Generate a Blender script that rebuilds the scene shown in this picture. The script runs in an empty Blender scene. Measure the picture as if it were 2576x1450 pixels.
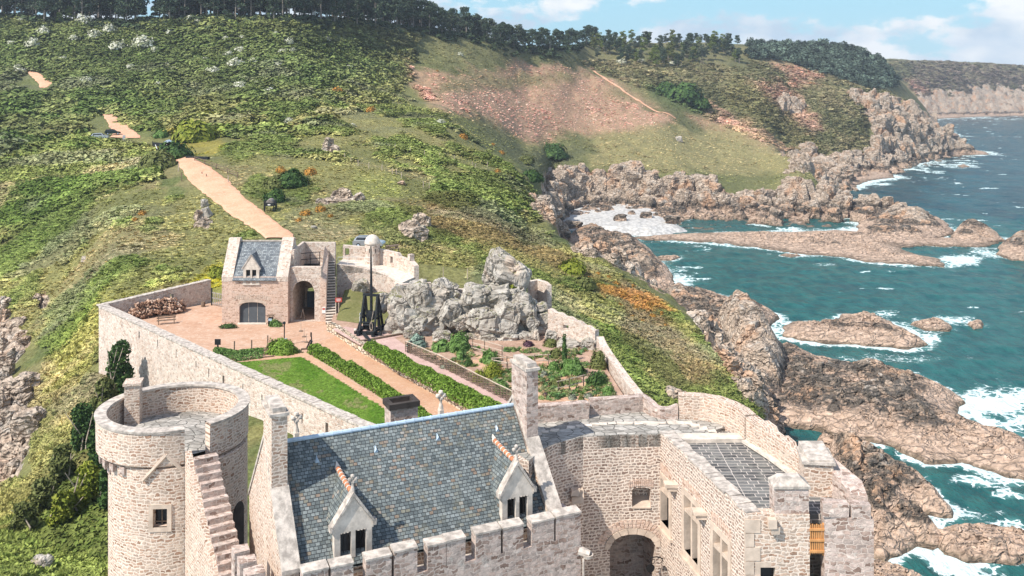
import bpy, bmesh, math, random
import numpy as np
from mathutils import Vector, Matrix
random.seed(7)
SC = bpy.context.scene
COL = SC.collection
# ------------------------------------------------------------------ camera, world, sun, exposure
CAMZ = 66.0                     # height of the keep's top above the sea, metres
F, CX, HY = 2400.0, 1288.0, 185.0   # focal length / axis of the 2576 x 1450 picture grid used for measuring
cam_d = bpy.data.cameras.new('camera'); cam = bpy.data.objects.new('camera', cam_d); COL.objects.link(cam)
cam.location = (0, 0, CAMZ); cam.rotation_euler = (math.radians(90), 0, 0)
cam_d.sensor_width = 36; cam_d.lens = 36 * F / 2576; cam_d.shift_y = -(725 - HY) / 2576
cam_d.clip_start = 0.5; cam_d.clip_end = 20000
SC.camera = cam
SUN_EL, SUN_DIR = math.radians(48), (-0.79, -0.61)      # direction towards the sun in plan
def _setup_light():
    w = bpy.data.worlds.new('World'); SC.world = w; w.use_nodes = True
    nt = w.node_tree; nt.nodes.clear()
    def n(t, **k):
        x = nt.nodes.new(t)
        for a, b in k.items(): setattr(x, a, b)
        return x
    sky = n('ShaderNodeTexSky', sky_type='NISHITA', sun_disc=False)
    sky.sun_elevation = SUN_EL
    sky.sun_rotation = math.atan2(SUN_DIR[0], SUN_DIR[1])
    sky.altitude = 0; sky.air_density = 1.0; sky.dust_density = 0.2; sky.ozone_density = 2.5
    tc = n('ShaderNodeTexCoord'); L = nt.links.new
    sep = n('ShaderNodeSeparateXYZ'); L(tc.outputs['Generated'], sep.inputs[0])
    # cumulus: noise over the direction, stretched sideways
    mp = n('ShaderNodeMapping'); mp.inputs['Scale'].default_value = (1, 1, 2.1); mp.inputs['Location'].default_value = (0.33, 0.2, 0.04)
    L(tc.outputs['Generated'], mp.inputs['Vector'])
    n1 = n('ShaderNodeTexNoise'); n1.inputs['Scale'].default_value = 9.0; n1.inputs['Detail'].default_value = 9; n1.inputs['Roughness'].default_value = 0.58
    L(mp.outputs[0], n1.inputs['Vector'])
    cov = n('ShaderNodeMapRange'); cov.inputs['From Min'].default_value = 0.0; cov.inputs['From Max'].default_value = 0.13
    cov.inputs['To Min'].default_value = 0.13; cov.inputs['To Max'].default_value = -0.06
    L(sep.outputs['Z'], cov.inputs['Value'])
    ad = n('ShaderNodeMath', operation='ADD'); L(n1.outputs['Fac'], ad.inputs[0]); L(cov.outputs[0], ad.inputs[1])
    msk = n('ShaderNodeMapRange', interpolation_type='SMOOTHSTEP'); msk.inputs['From Min'].default_value = 0.49; msk.inputs['From Max'].default_value = 0.57
    L(ad.outputs[0], msk.inputs['Value'])
    n2 = n('ShaderNodeTexNoise'); n2.inputs['Scale'].default_value = 14.0; n2.inputs['Detail'].default_value = 6
    L(mp.outputs[0], n2.inputs['Vector'])
    cr = n('ShaderNodeValToRGB'); e = cr.color_ramp.elements
    e[0].position = 0.38; e[0].color = (2.1, 2.65, 3.2, 1); e[1].position = 0.62; e[1].color = (3.7, 3.8, 3.85, 1)
    L(n2.outputs['Fac'], cr.inputs[0])
    mx = n('ShaderNodeMix', data_type='RGBA'); L(msk.outputs[0], mx.inputs[0])
    tint = n('ShaderNodeMix', data_type='RGBA', blend_type='MIX'); tint.inputs[0].default_value = 0.92
    tint.inputs[7].default_value = (1.32, 2.5, 3.15, 1)
    L(sky.outputs[0], tint.inputs[6])
    L(tint.outputs[2], mx.inputs[6]); L(cr.outputs[0], mx.inputs[7])
    bg = n('ShaderNodeBackground'); bg.inputs['Strength'].default_value = 0.14
    up = n('ShaderNodeMapRange'); up.inputs['From Min'].default_value = 0.22; up.inputs['From Max'].default_value = 0.45   # clouds lie along the horizon, clear sky above
    L(sep.outputs['Z'], up.inputs['Value'])
    fin = n('ShaderNodeMix', data_type='RGBA'); L(up.outputs[0], fin.inputs[0]); thin = n('ShaderNodeMix', data_type='RGBA'); thin.inputs[0].default_value = 0.4; thin.inputs[7].default_value = (2.5, 2.45, 2.4, 1)     # whitened upper sky out of view, added to make the fill less blue
    L(sky.outputs[0], thin.inputs[6]); L(mx.outputs[2], fin.inputs[6]); L(thin.outputs[2], fin.inputs[7])
    L(fin.outputs[2], bg.inputs['Color'])
    out = n('ShaderNodeOutputWorld'); L(bg.outputs[0], out.inputs[0])
    sd = bpy.data.lights.new('sun', 'SUN'); sd.energy = 3.3; sd.angle = math.radians(0.6); sd.color = (1.0, 0.95, 0.87)
    s = bpy.data.objects.new('sun', sd); COL.objects.link(s)
    c = math.cos(SUN_EL) / math.hypot(*SUN_DIR)
    d = Vector((SUN_DIR[0] * c, SUN_DIR[1] * c, math.sin(SUN_EL)))
    s.rotation_euler = d.to_track_quat('Z', 'Y').to_euler(); s.location = d * 300
    v = SC.view_settings; v.view_transform = 'Standard'; v.look = 'None'; v.gamma = 1; v.use_curve_mapping = False; v.exposure = 1.0
_setup_light()
SC.cycles.max_bounces = 5; SC.cycles.diffuse_bounces = 3; SC.cycles.glossy_bounces = 2; SC.cycles.transmission_bounces = 3

# ------------------------------------------------------------------ measuring helpers
def at(px, py, Y):              # the point at distance Y that the picture shows at px, py
    return Vector(((px - CX) / F * Y, Y, CAMZ - (py - HY) / F * Y))
def atz(px, py, Z):             # the same on the level Z
    Y = (CAMZ - Z) * F / (py - HY)
    return Vector(((px - CX) / F * Y, Y, Z))
def V2(p): return Vector((p[0], p[1]))
# ------------------------------------------------------------------ numpy noise
def _h(ix, iy, iz, s):
    h = (ix.astype(np.int64) * 374761393 + iy.astype(np.int64) * 668265263 + iz.astype(np.int64) * 2147483647 + s * 974634777) & 0xFFFFFFFF
    h = ((h ^ (h >> 13)) * 1274126177) & 0xFFFFFFFF
    h = ((h ^ (h >> 16)) * 2246822519) & 0xFFFFFFFF
    return ((h ^ (h >> 15)) & 0xFFFFFF) / float(0xFFFFFF)
def vn(x, y, z=None, s=0):
    x = np.asarray(x, float); y = np.asarray(y, float)
    ix = np.floor(x); iy = np.floor(y); fx = x - ix; fy = y - iy
    fx = fx * fx * fx * (fx * (fx * 6 - 15) + 10); fy = fy * fy * fy * (fy * (fy * 6 - 15) + 10)
    if z is None:
        iz = np.zeros_like(ix)
        a = _h(ix, iy, iz, s) * (1 - fx) + _h(ix + 1, iy, iz, s) * fx
        b = _h(ix, iy + 1, iz, s) * (1 - fx) + _h(ix + 1, iy + 1, iz, s) * fx
        return (a * (1 - fy) + b * fy) * 2 - 1
    z = np.asarray(z, float); iz = np.floor(z); fz = z - iz; fz = fz * fz * (3 - 2 * fz)
    r = 0
    for dz, wz in ((0, 1 - fz), (1, fz)):
        a = _h(ix, iy, iz + dz, s) * (1 - fx) + _h(ix + 1, iy, iz + dz, s) * fx
        b = _h(ix, iy + 1, iz + dz, s) * (1 - fx) + _h(ix + 1, iy + 1, iz + dz, s) * fx
        r = r + (a * (1 - fy) + b * fy) * wz
    return r * 2 - 1
def fbm(x, y, z=None, o=4, s=0, g=0.5):
    r, a, n = 0, 1.0, 0.0
    for i in range(o):
        k = 2.03 ** i
        r = r + a * vn(x * k + 17.3 * i, y * k - 9.1 * i, None if z is None else z * k, s + i); n += a; a *= g
    return r / n
def worley(x, y, z=None, s=0):
    x = np.asarray(x, float); y = np.asarray(y, float); z0 = np.zeros_like(x) if z is None else np.asarray(z, float)
    ix, iy, iz = np.floor(x), np.floor(y), np.floor(z0); f1 = np.full(x.shape, 9.0); f2 = np.full(x.shape, 9.0); idv = np.zeros(x.shape)
    for dx in (-1, 0, 1):
        for dy in (-1, 0, 1):
            for dz in ((0,) if z is None else (-1, 0, 1)):
                jx, jy, jz = ix + dx, iy + dy, iz + dz
                px = jx + _h(jx, jy, jz, s); py = jy + _h(jx, jy, jz, s + 11); pz = jz + (_h(jx, jy, jz, s + 23) if z is not None else 0)
                d = np.sqrt((px - x) ** 2 + (py - y) ** 2 + ((pz - z0) ** 2 if z is not None else 0))
                c = d < f1
                f2 = np.where(c, f1, np.minimum(f2, d)); idv = np.where(c, _h(jx, jy, jz, s + 37), idv); f1 = np.where(c, d, f1)
    return f1, f2, idv
def sstep(a, b, x):
    t = np.clip((x - a) / (b - a), 0, 1); return t * t * (3 - 2 * t)
def poly_sd(x, y, poly):        # signed distance to a polygon, inside positive
    d = np.full(np.shape(x), 1e9); ins = np.zeros(np.shape(x), bool); n = len(poly)
    for i in range(n):
        ax, ay = poly[i][0], poly[i][1]; bx, by = poly[(i + 1) % n][0], poly[(i + 1) % n][1]
        ex, ey = bx - ax, by - ay; L = ex * ex + ey * ey + 1e-12
        t = np.clip(((x - ax) * ex + (y - ay) * ey) / L, 0, 1)
        d = np.minimum(d, np.hypot(x - ax - t * ex, y - ay - t * ey))
        c = ((ay > y) != (by > y)) & (x < (bx - ax) * (y - ay) / (by - ay + 1e-12) + ax)
        ins ^= c
    return np.where(ins, d, -d)
def line_d(x, y, pts):
    d = np.full(np.shape(x), 1e9)
    for i in range(len(pts) - 1):
        ax, ay = pts[i][0], pts[i][1]; bx, by = pts[i + 1][0], pts[i + 1][1]
        ex, ey = bx - ax, by - ay; t = np.clip(((x - ax) * ex + (y - ay) * ey) / (ex * ex + ey * ey + 1e-12), 0, 1)
        d = np.minimum(d, np.hypot(x - ax - t * ex, y - ay - t * ey))
    return d
# ------------------------------------------------------------------ objects and tags
def tag(o, label=None, cat=None, group=None, kind=None):
    if label: o['label'] = label
    if cat: o['category'] = cat
    if group: o['group'] = group
    if kind: o['kind'] = kind
    return o
def empty(name, loc, label, cat, group=None, rz=0):
    o = bpy.data.objects.new(name, None); COL.objects.link(o); o.location = loc; o.rotation_euler = (0, 0, rz); o.empty_display_size = 0.3
    return tag(o, label, cat, group)
def mesh_obj(name, v, f, mat=None, parent=None, uv='box', smooth=False, world=True):
    """world=True: vertices are world coordinates; under a parent they are brought into its space"""
    me = bpy.data.meshes.new(name)
    v = np.asarray(v, float)
    o = bpy.data.objects.new(name, me); COL.objects.link(o)
    off = Vector((0, 0, 0))
    if parent is not None:
        o.parent = parent
        if world:
            M = parent_matrix(parent).inverted()
            v = np.array([tuple(M @ Vector(p)) for p in v]) if len(v) < 60000 else v
    elif world and len(v):
        off = Vector((float(v[:, 0].mean()), float(v[:, 1].mean()), float(v[:, 2].min())))
        v = v - np.array(off); o.location = off
    me.from_pydata(v.tolist(), [], f); me.update()
    if uv == 'box': box_uv(me, off)
    if mat is not None:
        for m_ in (mat if isinstance(mat, (list, tuple)) else [mat]): me.materials.append(m_)
    if smooth: me.polygons.foreach_set('use_smooth', [True] * len(me.polygons))
    return o
def parent_matrix(o):
    m = Matrix.LocRotScale(o.location, o.rotation_euler, o.scale)
    return parent_matrix(o.parent) @ m if o.parent else m
def box_uv(me, off):
    n = len(me.loops)
    if not n: return
    uvl = me.uv_layers.new(name='UVMap'); co = np.zeros(len(me.vertices) * 3); me.vertices.foreach_get('co', co); co = co.reshape(-1, 3) + np.array(off)
    nr = np.zeros(len(me.polygons) * 3); me.polygons.foreach_get('normal', nr); nr = nr.reshape(-1, 3)
    li = np.zeros(n, int); me.loops.foreach_get('vertex_index', li)
    tot = np.zeros(len(me.polygons), int); me.polygons.foreach_get('loop_total', tot); pn = np.repeat(nr, tot, axis=0)
    p = co[li]; hl = np.hypot(pn[:, 0], pn[:, 1]); up = np.abs(pn[:, 2]) > 0.92
    tx = np.where(hl > 1e-6, -pn[:, 1] / np.maximum(hl, 1e-6), 1); ty = np.where(hl > 1e-6, pn[:, 0] / np.maximum(hl, 1e-6), 0)
    u = np.where(up, p[:, 0], p[:, 0] * tx + p[:, 1] * ty)
    v = np.where(up, p[:, 1], p[:, 2] / np.maximum(np.where(up, 1, hl), 0.3))
    uvl.data.foreach_set('uv', np.stack([u, v], 1).ravel())
class MB:                       # collects pieces of ONE part and links them as one mesh
    def __init__(s): s.v = []; s.f = []; s.uv = None
    def add(s, v, f):
        k = len(s.v); s.v += [tuple(p) for p in v]; s.f += [tuple(i + k for i in q) for q in f]; return s
    def box(s, c, sx, sy, sz, rz=0.0, tilt=None, jit=0.0):      # centre of the base, sizes
        pts = []
        for z in (0, sz):
            for x, y in ((-sx / 2, -sy / 2), (sx / 2, -sy / 2), (sx / 2, sy / 2), (-sx / 2, sy / 2)):
                pts.append(Vector((x, y, z)))
        M = Matrix.Rotation(rz, 3, 'Z')
        if tilt: M = M @ Matrix.Rotation(tilt, 3, 'Y')
        pts = [M @ p + Vector(c) + Vector([random.uniform(-jit, jit) for _ in range(3)]) * (1 if jit else 0) for p in pts]
        return s.add(pts, [(0, 3, 2, 1), (4, 5, 6, 7), (0, 1, 5, 4), (1, 2, 6, 5), (2, 3, 7, 6), (3, 0, 4, 7)])
    def prism(s, poly, z0, z1):             # poly counter-clockwise in plan; z may be lists
        n = len(poly)
        a = z0 if isinstance(z0, (list, tuple)) else [z0] * n; b = z1 if isinstance(z1, (list, tuple)) else [z1] * n
        v = [(p[0], p[1], a[i]) for i, p in enumerate(poly)] + [(p[0], p[1], b[i]) for i, p in enumerate(poly)]
        f = [tuple(reversed(range(n))), tuple(range(n, 2 * n))] + [(i, (i + 1) % n, n + (i + 1) % n, n + i) for i in range(n)]
        return s.add(v, f)
    def bar(s, a, b, w, h=None):            # squared timber from a to b
        a, b = Vector(a), Vector(b); d = (b - a).normalized(); h = h or w
        x = d.cross(Vector((0, 0, 1)));  x = Vector((1, 0, 0)) if x.length < 1e-3 else x.normalized(); y = x.cross(d)
        v = [p + x * i * w / 2 + y * j * h / 2 for p in (a, b) for i, j in ((-1, -1), (1, -1), (1, 1), (-1, 1))]
        return s.add(v, [(0, 3, 2, 1), (4, 5, 6, 7), (0, 1, 5, 4), (1, 2, 6, 5), (2, 3, 7, 6), (3, 0, 4, 7)][::1])
    def tube(s, pts, r, n=6):
        pts = [Vector(p) for p in pts]; k = len(s.v); R = r if isinstance(r, (list, tuple)) else [r] * len(pts); ref = Vector((0.31, 0.17, 0.93))
        for i, p in enumerate(pts):
            d = (pts[min(i + 1, len(pts) - 1)] - pts[max(i - 1, 0)]).normalized()
            x = d.cross(ref if abs(d.dot(ref)) < 0.97 else Vector((1, 0, 0))).normalized(); y = d.cross(x)
            for j in range(n):
                t = 2 * math.pi * j / n; s.v.append(tuple(p + x * math.cos(t) * R[i] + y * math.sin(t) * R[i]))
        for i in range(len(pts) - 1):
            for j in range(n):
                a, b = k + i * n + j, k + i * n + (j + 1) % n; s.f.append((a, a + n, b + n, b)[::-1])
        s.f.append(tuple(range(k, k + n))[::-1] if 0 else tuple(range(k, k + n))); e = k + (len(pts) - 1) * n; s.f.append(tuple(reversed(range(e, e + n))))
        return s
    def lathe(s, c, prof, n=24, a0=0, a1=2 * math.pi):     # prof: (r, z)
        k = len(s.v); full = abs(a1 - a0 - 2 * math.pi) < 1e-6; m = n if full else n + 1
        for r, z in prof:
            for j in range(m):
                t = a0 + (a1 - a0) * j / n; s.v.append((c[0] + r * math.cos(t), c[1] + r * math.sin(t), c[2] + z))
        for i in range(len(prof) - 1):
            for j in range(n):
                a, b = k + i * m + j, k + i * m + (j + 1) % m; s.f.append((a, b, b + m, a + m))
        return s
    def build(s, name, mat=None, parent=None, smooth=False, uv='box'):
        return mesh_obj(name, s.v, s.f, mat, parent, uv, smooth)
def copy_tree(o, parent=None):
    c = o.copy(); COL.objects.link(c)
    if parent is not None: c.parent = parent
    for ch in list(o.children): copy_tree(ch, c)
    return c
# ------------------------------------------------------------------ material helper
def lin(r, g, b): return tuple(((c / 255) / 12.92 if c <= 10 else (((c / 255) + 0.055) / 1.055) ** 2.4) for c in (r, g, b)) + (1.0,)
class MT:
    def __init__(s, name):
        s.m = bpy.data.materials.new(name); s.m.use_nodes = True; s.nt = s.m.node_tree; s.b = s.nt.nodes['Principled BSDF']
        s.b.inputs['Specular IOR Level'].default_value = 0.25
    def n(s, t, ins=None, **props):
        x = s.nt.nodes.new(t)
        for a, b in props.items(): setattr(x, a, b)
        for k, val in (ins or {}).items(): s.set(x.inputs[k], val)
        return x
    def set(s, sock, val):
        if isinstance(val, bpy.types.NodeSocket): s.nt.links.new(val, sock)
        elif isinstance(val, bpy.types.Node): s.nt.links.new(val.outputs[0], sock)
        else: sock.default_value = val
    def noise(s, vec, scale, detail=4, rough=0.55, dist=0.0):
        return s.n('ShaderNodeTexNoise', {'Vector': vec, 'Scale': scale, 'Detail': detail, 'Roughness': rough, 'Distortion': dist}).outputs['Fac']
    def ramp(s, fac, stops, interp='LINEAR'):
        r = s.n('ShaderNodeValToRGB', {'Fac': fac}); cr = r.color_ramp; cr.interpolation = interp
        while len(cr.elements) < len(stops): cr.elements.new(0.5)
        for e, (p, c) in zip(cr.elements, stops): e.position = p; e.color = tuple(c) + ((1,) if len(c) == 3 else ())
        return r.outputs[0]
    def mix(s, fac, a, b, mode='MIX'):
        x = s.n('ShaderNodeMix', data_type='RGBA', blend_type=mode); s.set(x.inputs[0], fac); s.set(x.inputs[6], a); s.set(x.inputs[7], b); return x.outputs[2]
    def rng(s, v, a, b, c=0.0, d=1.0, smooth=True):
        return s.n('ShaderNodeMapRange', {'Value': v, 'From Min': a, 'From Max': b, 'To Min': c, 'To Max': d}, interpolation_type='SMOOTHSTEP' if smooth else 'LINEAR').outputs[0]
    def math(s, op, a, b=0.0):
        x = s.n('ShaderNodeMath', operation=op); s.set(x.inputs[0], a); s.set(x.inputs[1], b); return x.outputs[0]
    def vmath(s, op, a, b):
        x = s.n('ShaderNodeVectorMath', operation=op); s.set(x.inputs[0], a)
        if op == 'SCALE': s.set(x.inputs['Scale'], b)
        else: s.set(x.inputs[1], b)
        return x.outputs[0]
    def pos(s): return s.n('ShaderNodeNewGeometry').outputs['Position']
    def uv(s): return s.n('ShaderNodeUVMap', uv_map='UVMap').outputs[0]
    def attr(s, name, typ='GEOMETRY', out='Color'): return s.n('ShaderNodeAttribute', attribute_name=name, attribute_type=typ).outputs[out]
    def bump(s, h, strength=0.4, dist=0.05): return s.n('ShaderNodeBump', {'Height': h, 'Strength': strength, 'Distance': dist}).outputs[0]
    def done(s, col, rough=0.85, normal=None, spec=None):
        s.set(s.b.inputs['Base Color'], col); s.set(s.b.inputs['Roughness'], rough)
        if normal is not None: s.set(s.b.inputs['Normal'], normal)
        if spec is not None: s.b.inputs['Specular IOR Level'].default_value = spec
        return s.m
def plain(name, rgb, rough=0.7, var=0.25, scale=3.0, bump=0.0, metal=0.0):
    t = MT(name); p = t.pos(); f = t.noise(p, scale, 5, 0.6)
    c = t.mix(t.rng(f, 0.3, 0.7), tuple(x * (1 - var) for x in rgb) + (1,), tuple(min(1, x * (1 + var)) for x in rgb) + (1,))
    t.b.inputs['Metallic'].default_value = metal
    return t.done(c, rough, t.bump(t.noise(p, scale * 6, 3), bump, 0.03) if bump else None)
# ------------------------------------------------------------------ terrain: section lines along rays from the keep, (distance, measured height as picture row) or (distance, None, height)
SECT = {
 -400: [(18,None,30),(60,None,22),(100,None,15),(140,None,15),(180,None,25),(215,None,38),(240,None,44),(270,None,50),(300,None,54),(340,None,60),(380,None,66),(420,None,74),(470,None,86),(600,None,85),(1400,None,80),(1550,None,80),(3000,None,80)],
 0: [(18,None,32),(66,1450),(100,1180),(140,900),(165,720),(190,560),(215,430),(240,370),(270,330),(310,290),(350,230),(390,150),(440,45),(600,None,88),(1400,None,80),(1550,None,80),(3000,None,80)],
 150: [(18,None,32),(68,1450),(105,1050),(135,850),(160,700),(185,540),(210,440),(235,385),(265,340),(300,300),(345,235),(390,150),(440,55),(600,None,86),(1400,None,80),(1550,None,80),(3000,None,80)],
 300: [(18,None,33),(74,None,31),(112,None,32.0),(128,740),(155,600),(180,500),(205,440),(232,390),(260,350),(290,310),(340,240),(390,150),(440,60),(600,None,86),(1400,None,80),(1550,None,80),(3000,None,80)],
 500: [(18,None,34),(75,None,34),(116,None,34.5),(132,690),(160,560),(180,470),(205,400),(230,375),(255,340),(290,300),(340,240),(390,150),(435,50),(600,None,86),(1400,None,80),(1550,None,80),(3000,None,80)],
 700: [(18,None,34),(75,None,35.6),(117,None,35.6),(140,610),(165,520),(190,440),(215,385),(235,360),(260,330),(295,290),(345,220),(385,140),(430,45),(600,None,86),(1400,None,80),(1550,None,80),(3000,None,80)],
 900: [(18,None,34),(75,None,35.6),(117,None,35.6),(140,620),(170,500),(195,430),(220,390),(247,345),(290,300),(345,250),(405,185),(450,120),(485,55),(600,None,88),(1400,None,78),(1550,None,78),(3000,None,78)],
 1100: [(18,None,34),(75,None,35.6),(117,None,35.2),(140,660),(182,500),(208,445),(238,395),(270,335),(335,298),(410,240),(470,180),(515,130),(550,82),(680,None,84),(1400,None,78),(1550,None,78),(3000,None,78)],
 1250: [(18,None,34),(75,None,35.6),(117,None,35),(140,670),(175,560),(213,480),(250,420),(285,392),(340,None,36),(430,325),(500,240),(545,170),(575,112),(700,None,78),(1400,None,76),(1550,None,76),(3000,None,76)],
 1330: [(18,None,34),(75,None,35.6),(117,None,34.5),(140,700),(178,600),(215,525),(248,470),(282,432),(345,None,27),(458,372),(532,260),(580,180),(610,125),(740,None,78),(1400,None,76),(1550,None,76),(3000,None,76)],
 1380: [(18,None,34),(75,None,35.6),(116,None,34.2),(140,720),(175,612),(240,520),(290,None,20),(458,None,12),(474,402),(500,355),(545,260),(590,185),(622,125),(780,None,80),(1400,None,76),(1550,None,76),(3000,None,76)],
 1420: [(18,None,34),(75,None,35.6),(115,None,34),(140,740),(172,625),(360,None,1.5),(452,None,2.2),(464,425),(482,392),(510,350),(560,260),(602,185),(642,125),(800,None,82),(1400,None,76),(1550,None,76),(3000,None,76)],
 1500: [(18,None,34),(75,None,35.6),(112,None,33),(138,780),(168,650),(330,None,-2),(458,None,2.0),(472,425),(510,370),(560,300),(620,210),(660,170),(760,112),(900,None,84),(1400,None,74),(1550,None,74),(3000,None,74)],
 1650: [(18,None,34),(70,None,35),(106,None,29.5),(128,880),(155,750),(300,None,-3),(445,None,1.0),(465,440),(510,380),(570,310),(640,220),(680,172),(800,110),(950,None,84),(1400,None,72),(1550,None,72),(3000,None,72)],
 1800: [(18,None,34),(64,None,33),(98,None,26.5),(116,985),(134,880),(275,None,-3),(440,None,0.3),(460,470),(530,400),(600,330),(660,225),(710,180),(830,112),(1000,None,84),(1400,None,70),(1550,None,70),(3000,None,70)],
 1900: [(18,None,33),(60,None,31),(92,None,24),(118,1045),(165,None,11),(262,None,-4),(438,None,0),(462,480),(540,400),(610,320),(680,215),(740,175),(860,115),(1050,None,85),(1400,None,70),(1550,None,70),(3000,None,70)],
 2000: [(18,None,32),(58,None,27),(88,None,16),(115,None,8),(150,None,1),(230,None,-4),(435,None,0),(455,495),(505,398),(580,None,9),(715,250),(770,190),(890,115),(1070,None,85),(1400,None,65),(1560,None,72),(3000,None,70)],
 2100: [(18,None,31),(56,None,25),(84,None,12),(108,None,3),(140,None,-3),(230,None,-5),(431,None,0),(450,505),(480,500),(600,432),(720,242),(790,200),(910,118),(1090,None,80),(1400,None,45),(1600,150),(3000,None,70)],
 2200: [(18,None,30),(55,None,23),(80,None,9),(102,None,0),(130,None,-4),(230,None,-5),(426,None,0),(447,512),(480,None,-4),(620,None,0),(735,248),(810,215),(935,146),(1110,None,50),(1400,None,20),(1620,148),(3000,None,70)],
 2300: [(18,None,29),(54,None,20),(78,None,5),(98,None,-3),(130,None,-4),(230,None,-5),(410,None,-1),(430,None,1),(470,None,-4),(690,None,0),(760,290),(860,275),(990,240),(1130,None,5),(1420,None,0),(1640,152),(3000,None,70)],
 2390: [(18,None,28),(52,None,16),(74,None,2),(96,None,-4),(130,None,-4),(230,None,-5),(400,None,-4),(430,None,-4),(470,None,-4),(755,None,0),(785,342),(850,None,-4),(1010,None,2),(1160,None,-4),(1450,None,0),(1660,156),(3000,None,70)],
 2480: [(18,None,27),(50,None,12),(72,None,0),(96,None,-4),(130,None,-4),(230,None,-5),(400,None,-4),(430,None,-4),(470,None,-4),(775,None,-3),(790,None,-2),(850,None,-4),(960,None,-4),(1150,None,-4),(1470,None,0),(1680,160),(3000,None,70)],
 2576: [(18,None,26),(50,None,8),(70,None,-2),(96,None,-4),(130,None,-4),(230,None,-5),(400,None,-4),(430,None,-4),(470,None,-4),(775,None,-4),(790,None,-4),(850,None,-4),(960,None,-4),(1150,None,-4),(1480,None,0),(1700,165),(3000,None,70)],
 3050: [(18,None,26),(50,None,4),(70,None,-3),(96,None,-4),(130,None,-4),(230,None,-5),(400,None,-4),(430,None,-4),(470,None,-4),(775,None,-4),(790,None,-4),(850,None,-4),(960,None,-4),(1150,None,-4),(1500,None,0),(1590,180),(3000,None,66)],
}
def _pchip(x, y, xi):
    h = np.diff(x); d = np.diff(y) / h; m = np.zeros_like(y); w = (d[:-1] * d[1:] > 0)
    w1 = 2 * h[1:] + h[:-1]; w2 = h[1:] + 2 * h[:-1]
    with np.errstate(divide='ignore', invalid='ignore'): hm = (w1 + w2) / (w1 / d[:-1] + w2 / d[1:])
    m[1:-1] = np.where(w, hm, 0); m[0] = d[0]; m[-1] = d[-1]
    k = np.clip(np.searchsorted(x, xi) - 1, 0, len(x) - 2); t = (xi - x[k]) / h[k]
    return (y[k] * (1 + 2 * t) * (1 - t) ** 2 + h[k] * m[k] * t * (1 - t) ** 2 + y[k + 1] * t * t * (3 - 2 * t) + h[k] * m[k + 1] * t * t * (t - 1))
NC, NR = 600, 1250
TPX = np.linspace(-380, 3000, NC); TU = (TPX - CX) / F
def _rows():
    # rows closer together where cliffs stand
    ly = np.linspace(math.log(20), math.log(2900), 4000); y = np.exp(ly)
    den = 1 + 1.3 * np.exp(-((y - 458) / 26) ** 2) + 0.6 * np.exp(-((y - 690) / 90) ** 2) + 0.9 * np.exp(-((y - 150) / 60) ** 2) - 0.5 * (y < 60) - 0.6 * (y > 1620) + 1.2 * np.exp(-((y - 1550) / 90) ** 2)
    c = np.cumsum(den); c = (c - c[0]) / (c[-1] - c[0]); return np.interp(np.linspace(0, 1, NR), c, y)
TY = _rows()
def _terrain():
    ks = sorted(SECT); nk = len(SECT[0]); LY = np.zeros((nk, len(ks))); Z = np.zeros((nk, len(ks)))
    for j, k in enumerate(ks):
        for i, q in enumerate(SECT[k]):
            LY[i, j] = math.log(q[0]); Z[i, j] = q[2] if q[1] is None else CAMZ - (q[1] - HY) / F * q[0]
    ka = np.array(ks, float); ly = np.stack([_pchip(ka, LY[i], TPX) for i in range(nk)]); zz = np.stack([_pchip(ka, Z[i], TPX) for i in range(nk)])
    H = np.zeros((NR, NC)); t = np.log(TY)
    for j in range(NC): H[:, j] = _pchip(ly[:, j], zz[:, j], t)
    return H
TH = _terrain()
TX2 = TU[None, :] * TY[:, None]; TY2 = np.repeat(TY[:, None], NC, 1)
def _grid_sample(A, x, y):
    x = np.asarray(x, float); y = np.asarray(y, float); r = np.clip(np.interp(y, TY, np.arange(NR)), 0, NR - 1.001); c = np.clip((x / y - TU[0]) / (TU[1] - TU[0]), 0, NC - 1.001)
    i = r.astype(int); j = c.astype(int); a = r - i; b = c - j
    return A[i, j] * (1 - a) * (1 - b) + A[i + 1, j] * a * (1 - b) + A[i, j + 1] * (1 - a) * b + A[i + 1, j + 1] * a * b
def ground(x, y): return _grid_sample(TH, x, y)
def ray(px, py, y0=60, y1=2800):        # first point of the terrain met by the line of sight
    j = np.clip((px - TPX[0]) / (TPX[1] - TPX[0]), 0, NC - 1.001); k = int(j); b = j - k
    z = TH[:, k] * (1 - b) + TH[:, k + 1] * b
    d = z - (CAMZ - (py - HY) / F * TY); ok = np.where((d >= 0) & (TY >= y0) & (TY <= y1))[0]
    if not len(ok): return Vector(((px - CX) / F * y1, y1, CAMZ - (py - HY) / F * y1))
    i = ok[0]; Y = TY[i]
    if i > 0 and d[i - 1] < 0: Y = TY[i - 1] + (TY[i] - TY[i - 1]) * (-d[i - 1]) / (d[i] - d[i - 1])
    return Vector(((px - CX) / F * Y, Y, CAMZ - (py - HY) / F * Y))
# the dirt track outside the gate: left and right edges
TRACK = [((668,602),(748,604)),((612,560),(697,562)),((560,522),(655,528)),((510,487),(614,497)),((470,452),(580,462)),((455,425),(555,440)),((440,402),(505,410)),((415,383),(452,387)),((400,372),(432,373))]
TRACK2 = [((275,347),(356,349)),((285,338),(345,336)),((278,325),(330,322)),((268,305),(305,303)),((255,285),(275,283))]
TRACK3 = [((100,222),(140,224)),((98,212),(138,212)),((84,198),(122,200)),((70,184),(100,186)),((66,178),(78,178))]
def _edges(t, y0=100):
    a = [ray(*l, y0=y0) for l, r in t]; b = [ray(*r, y0=y0) for l, r in t]
    return a, b
TRK = [_edges(TRACK, 120), _edges(TRACK2, 180), _edges(TRACK3, 250)]
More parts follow.
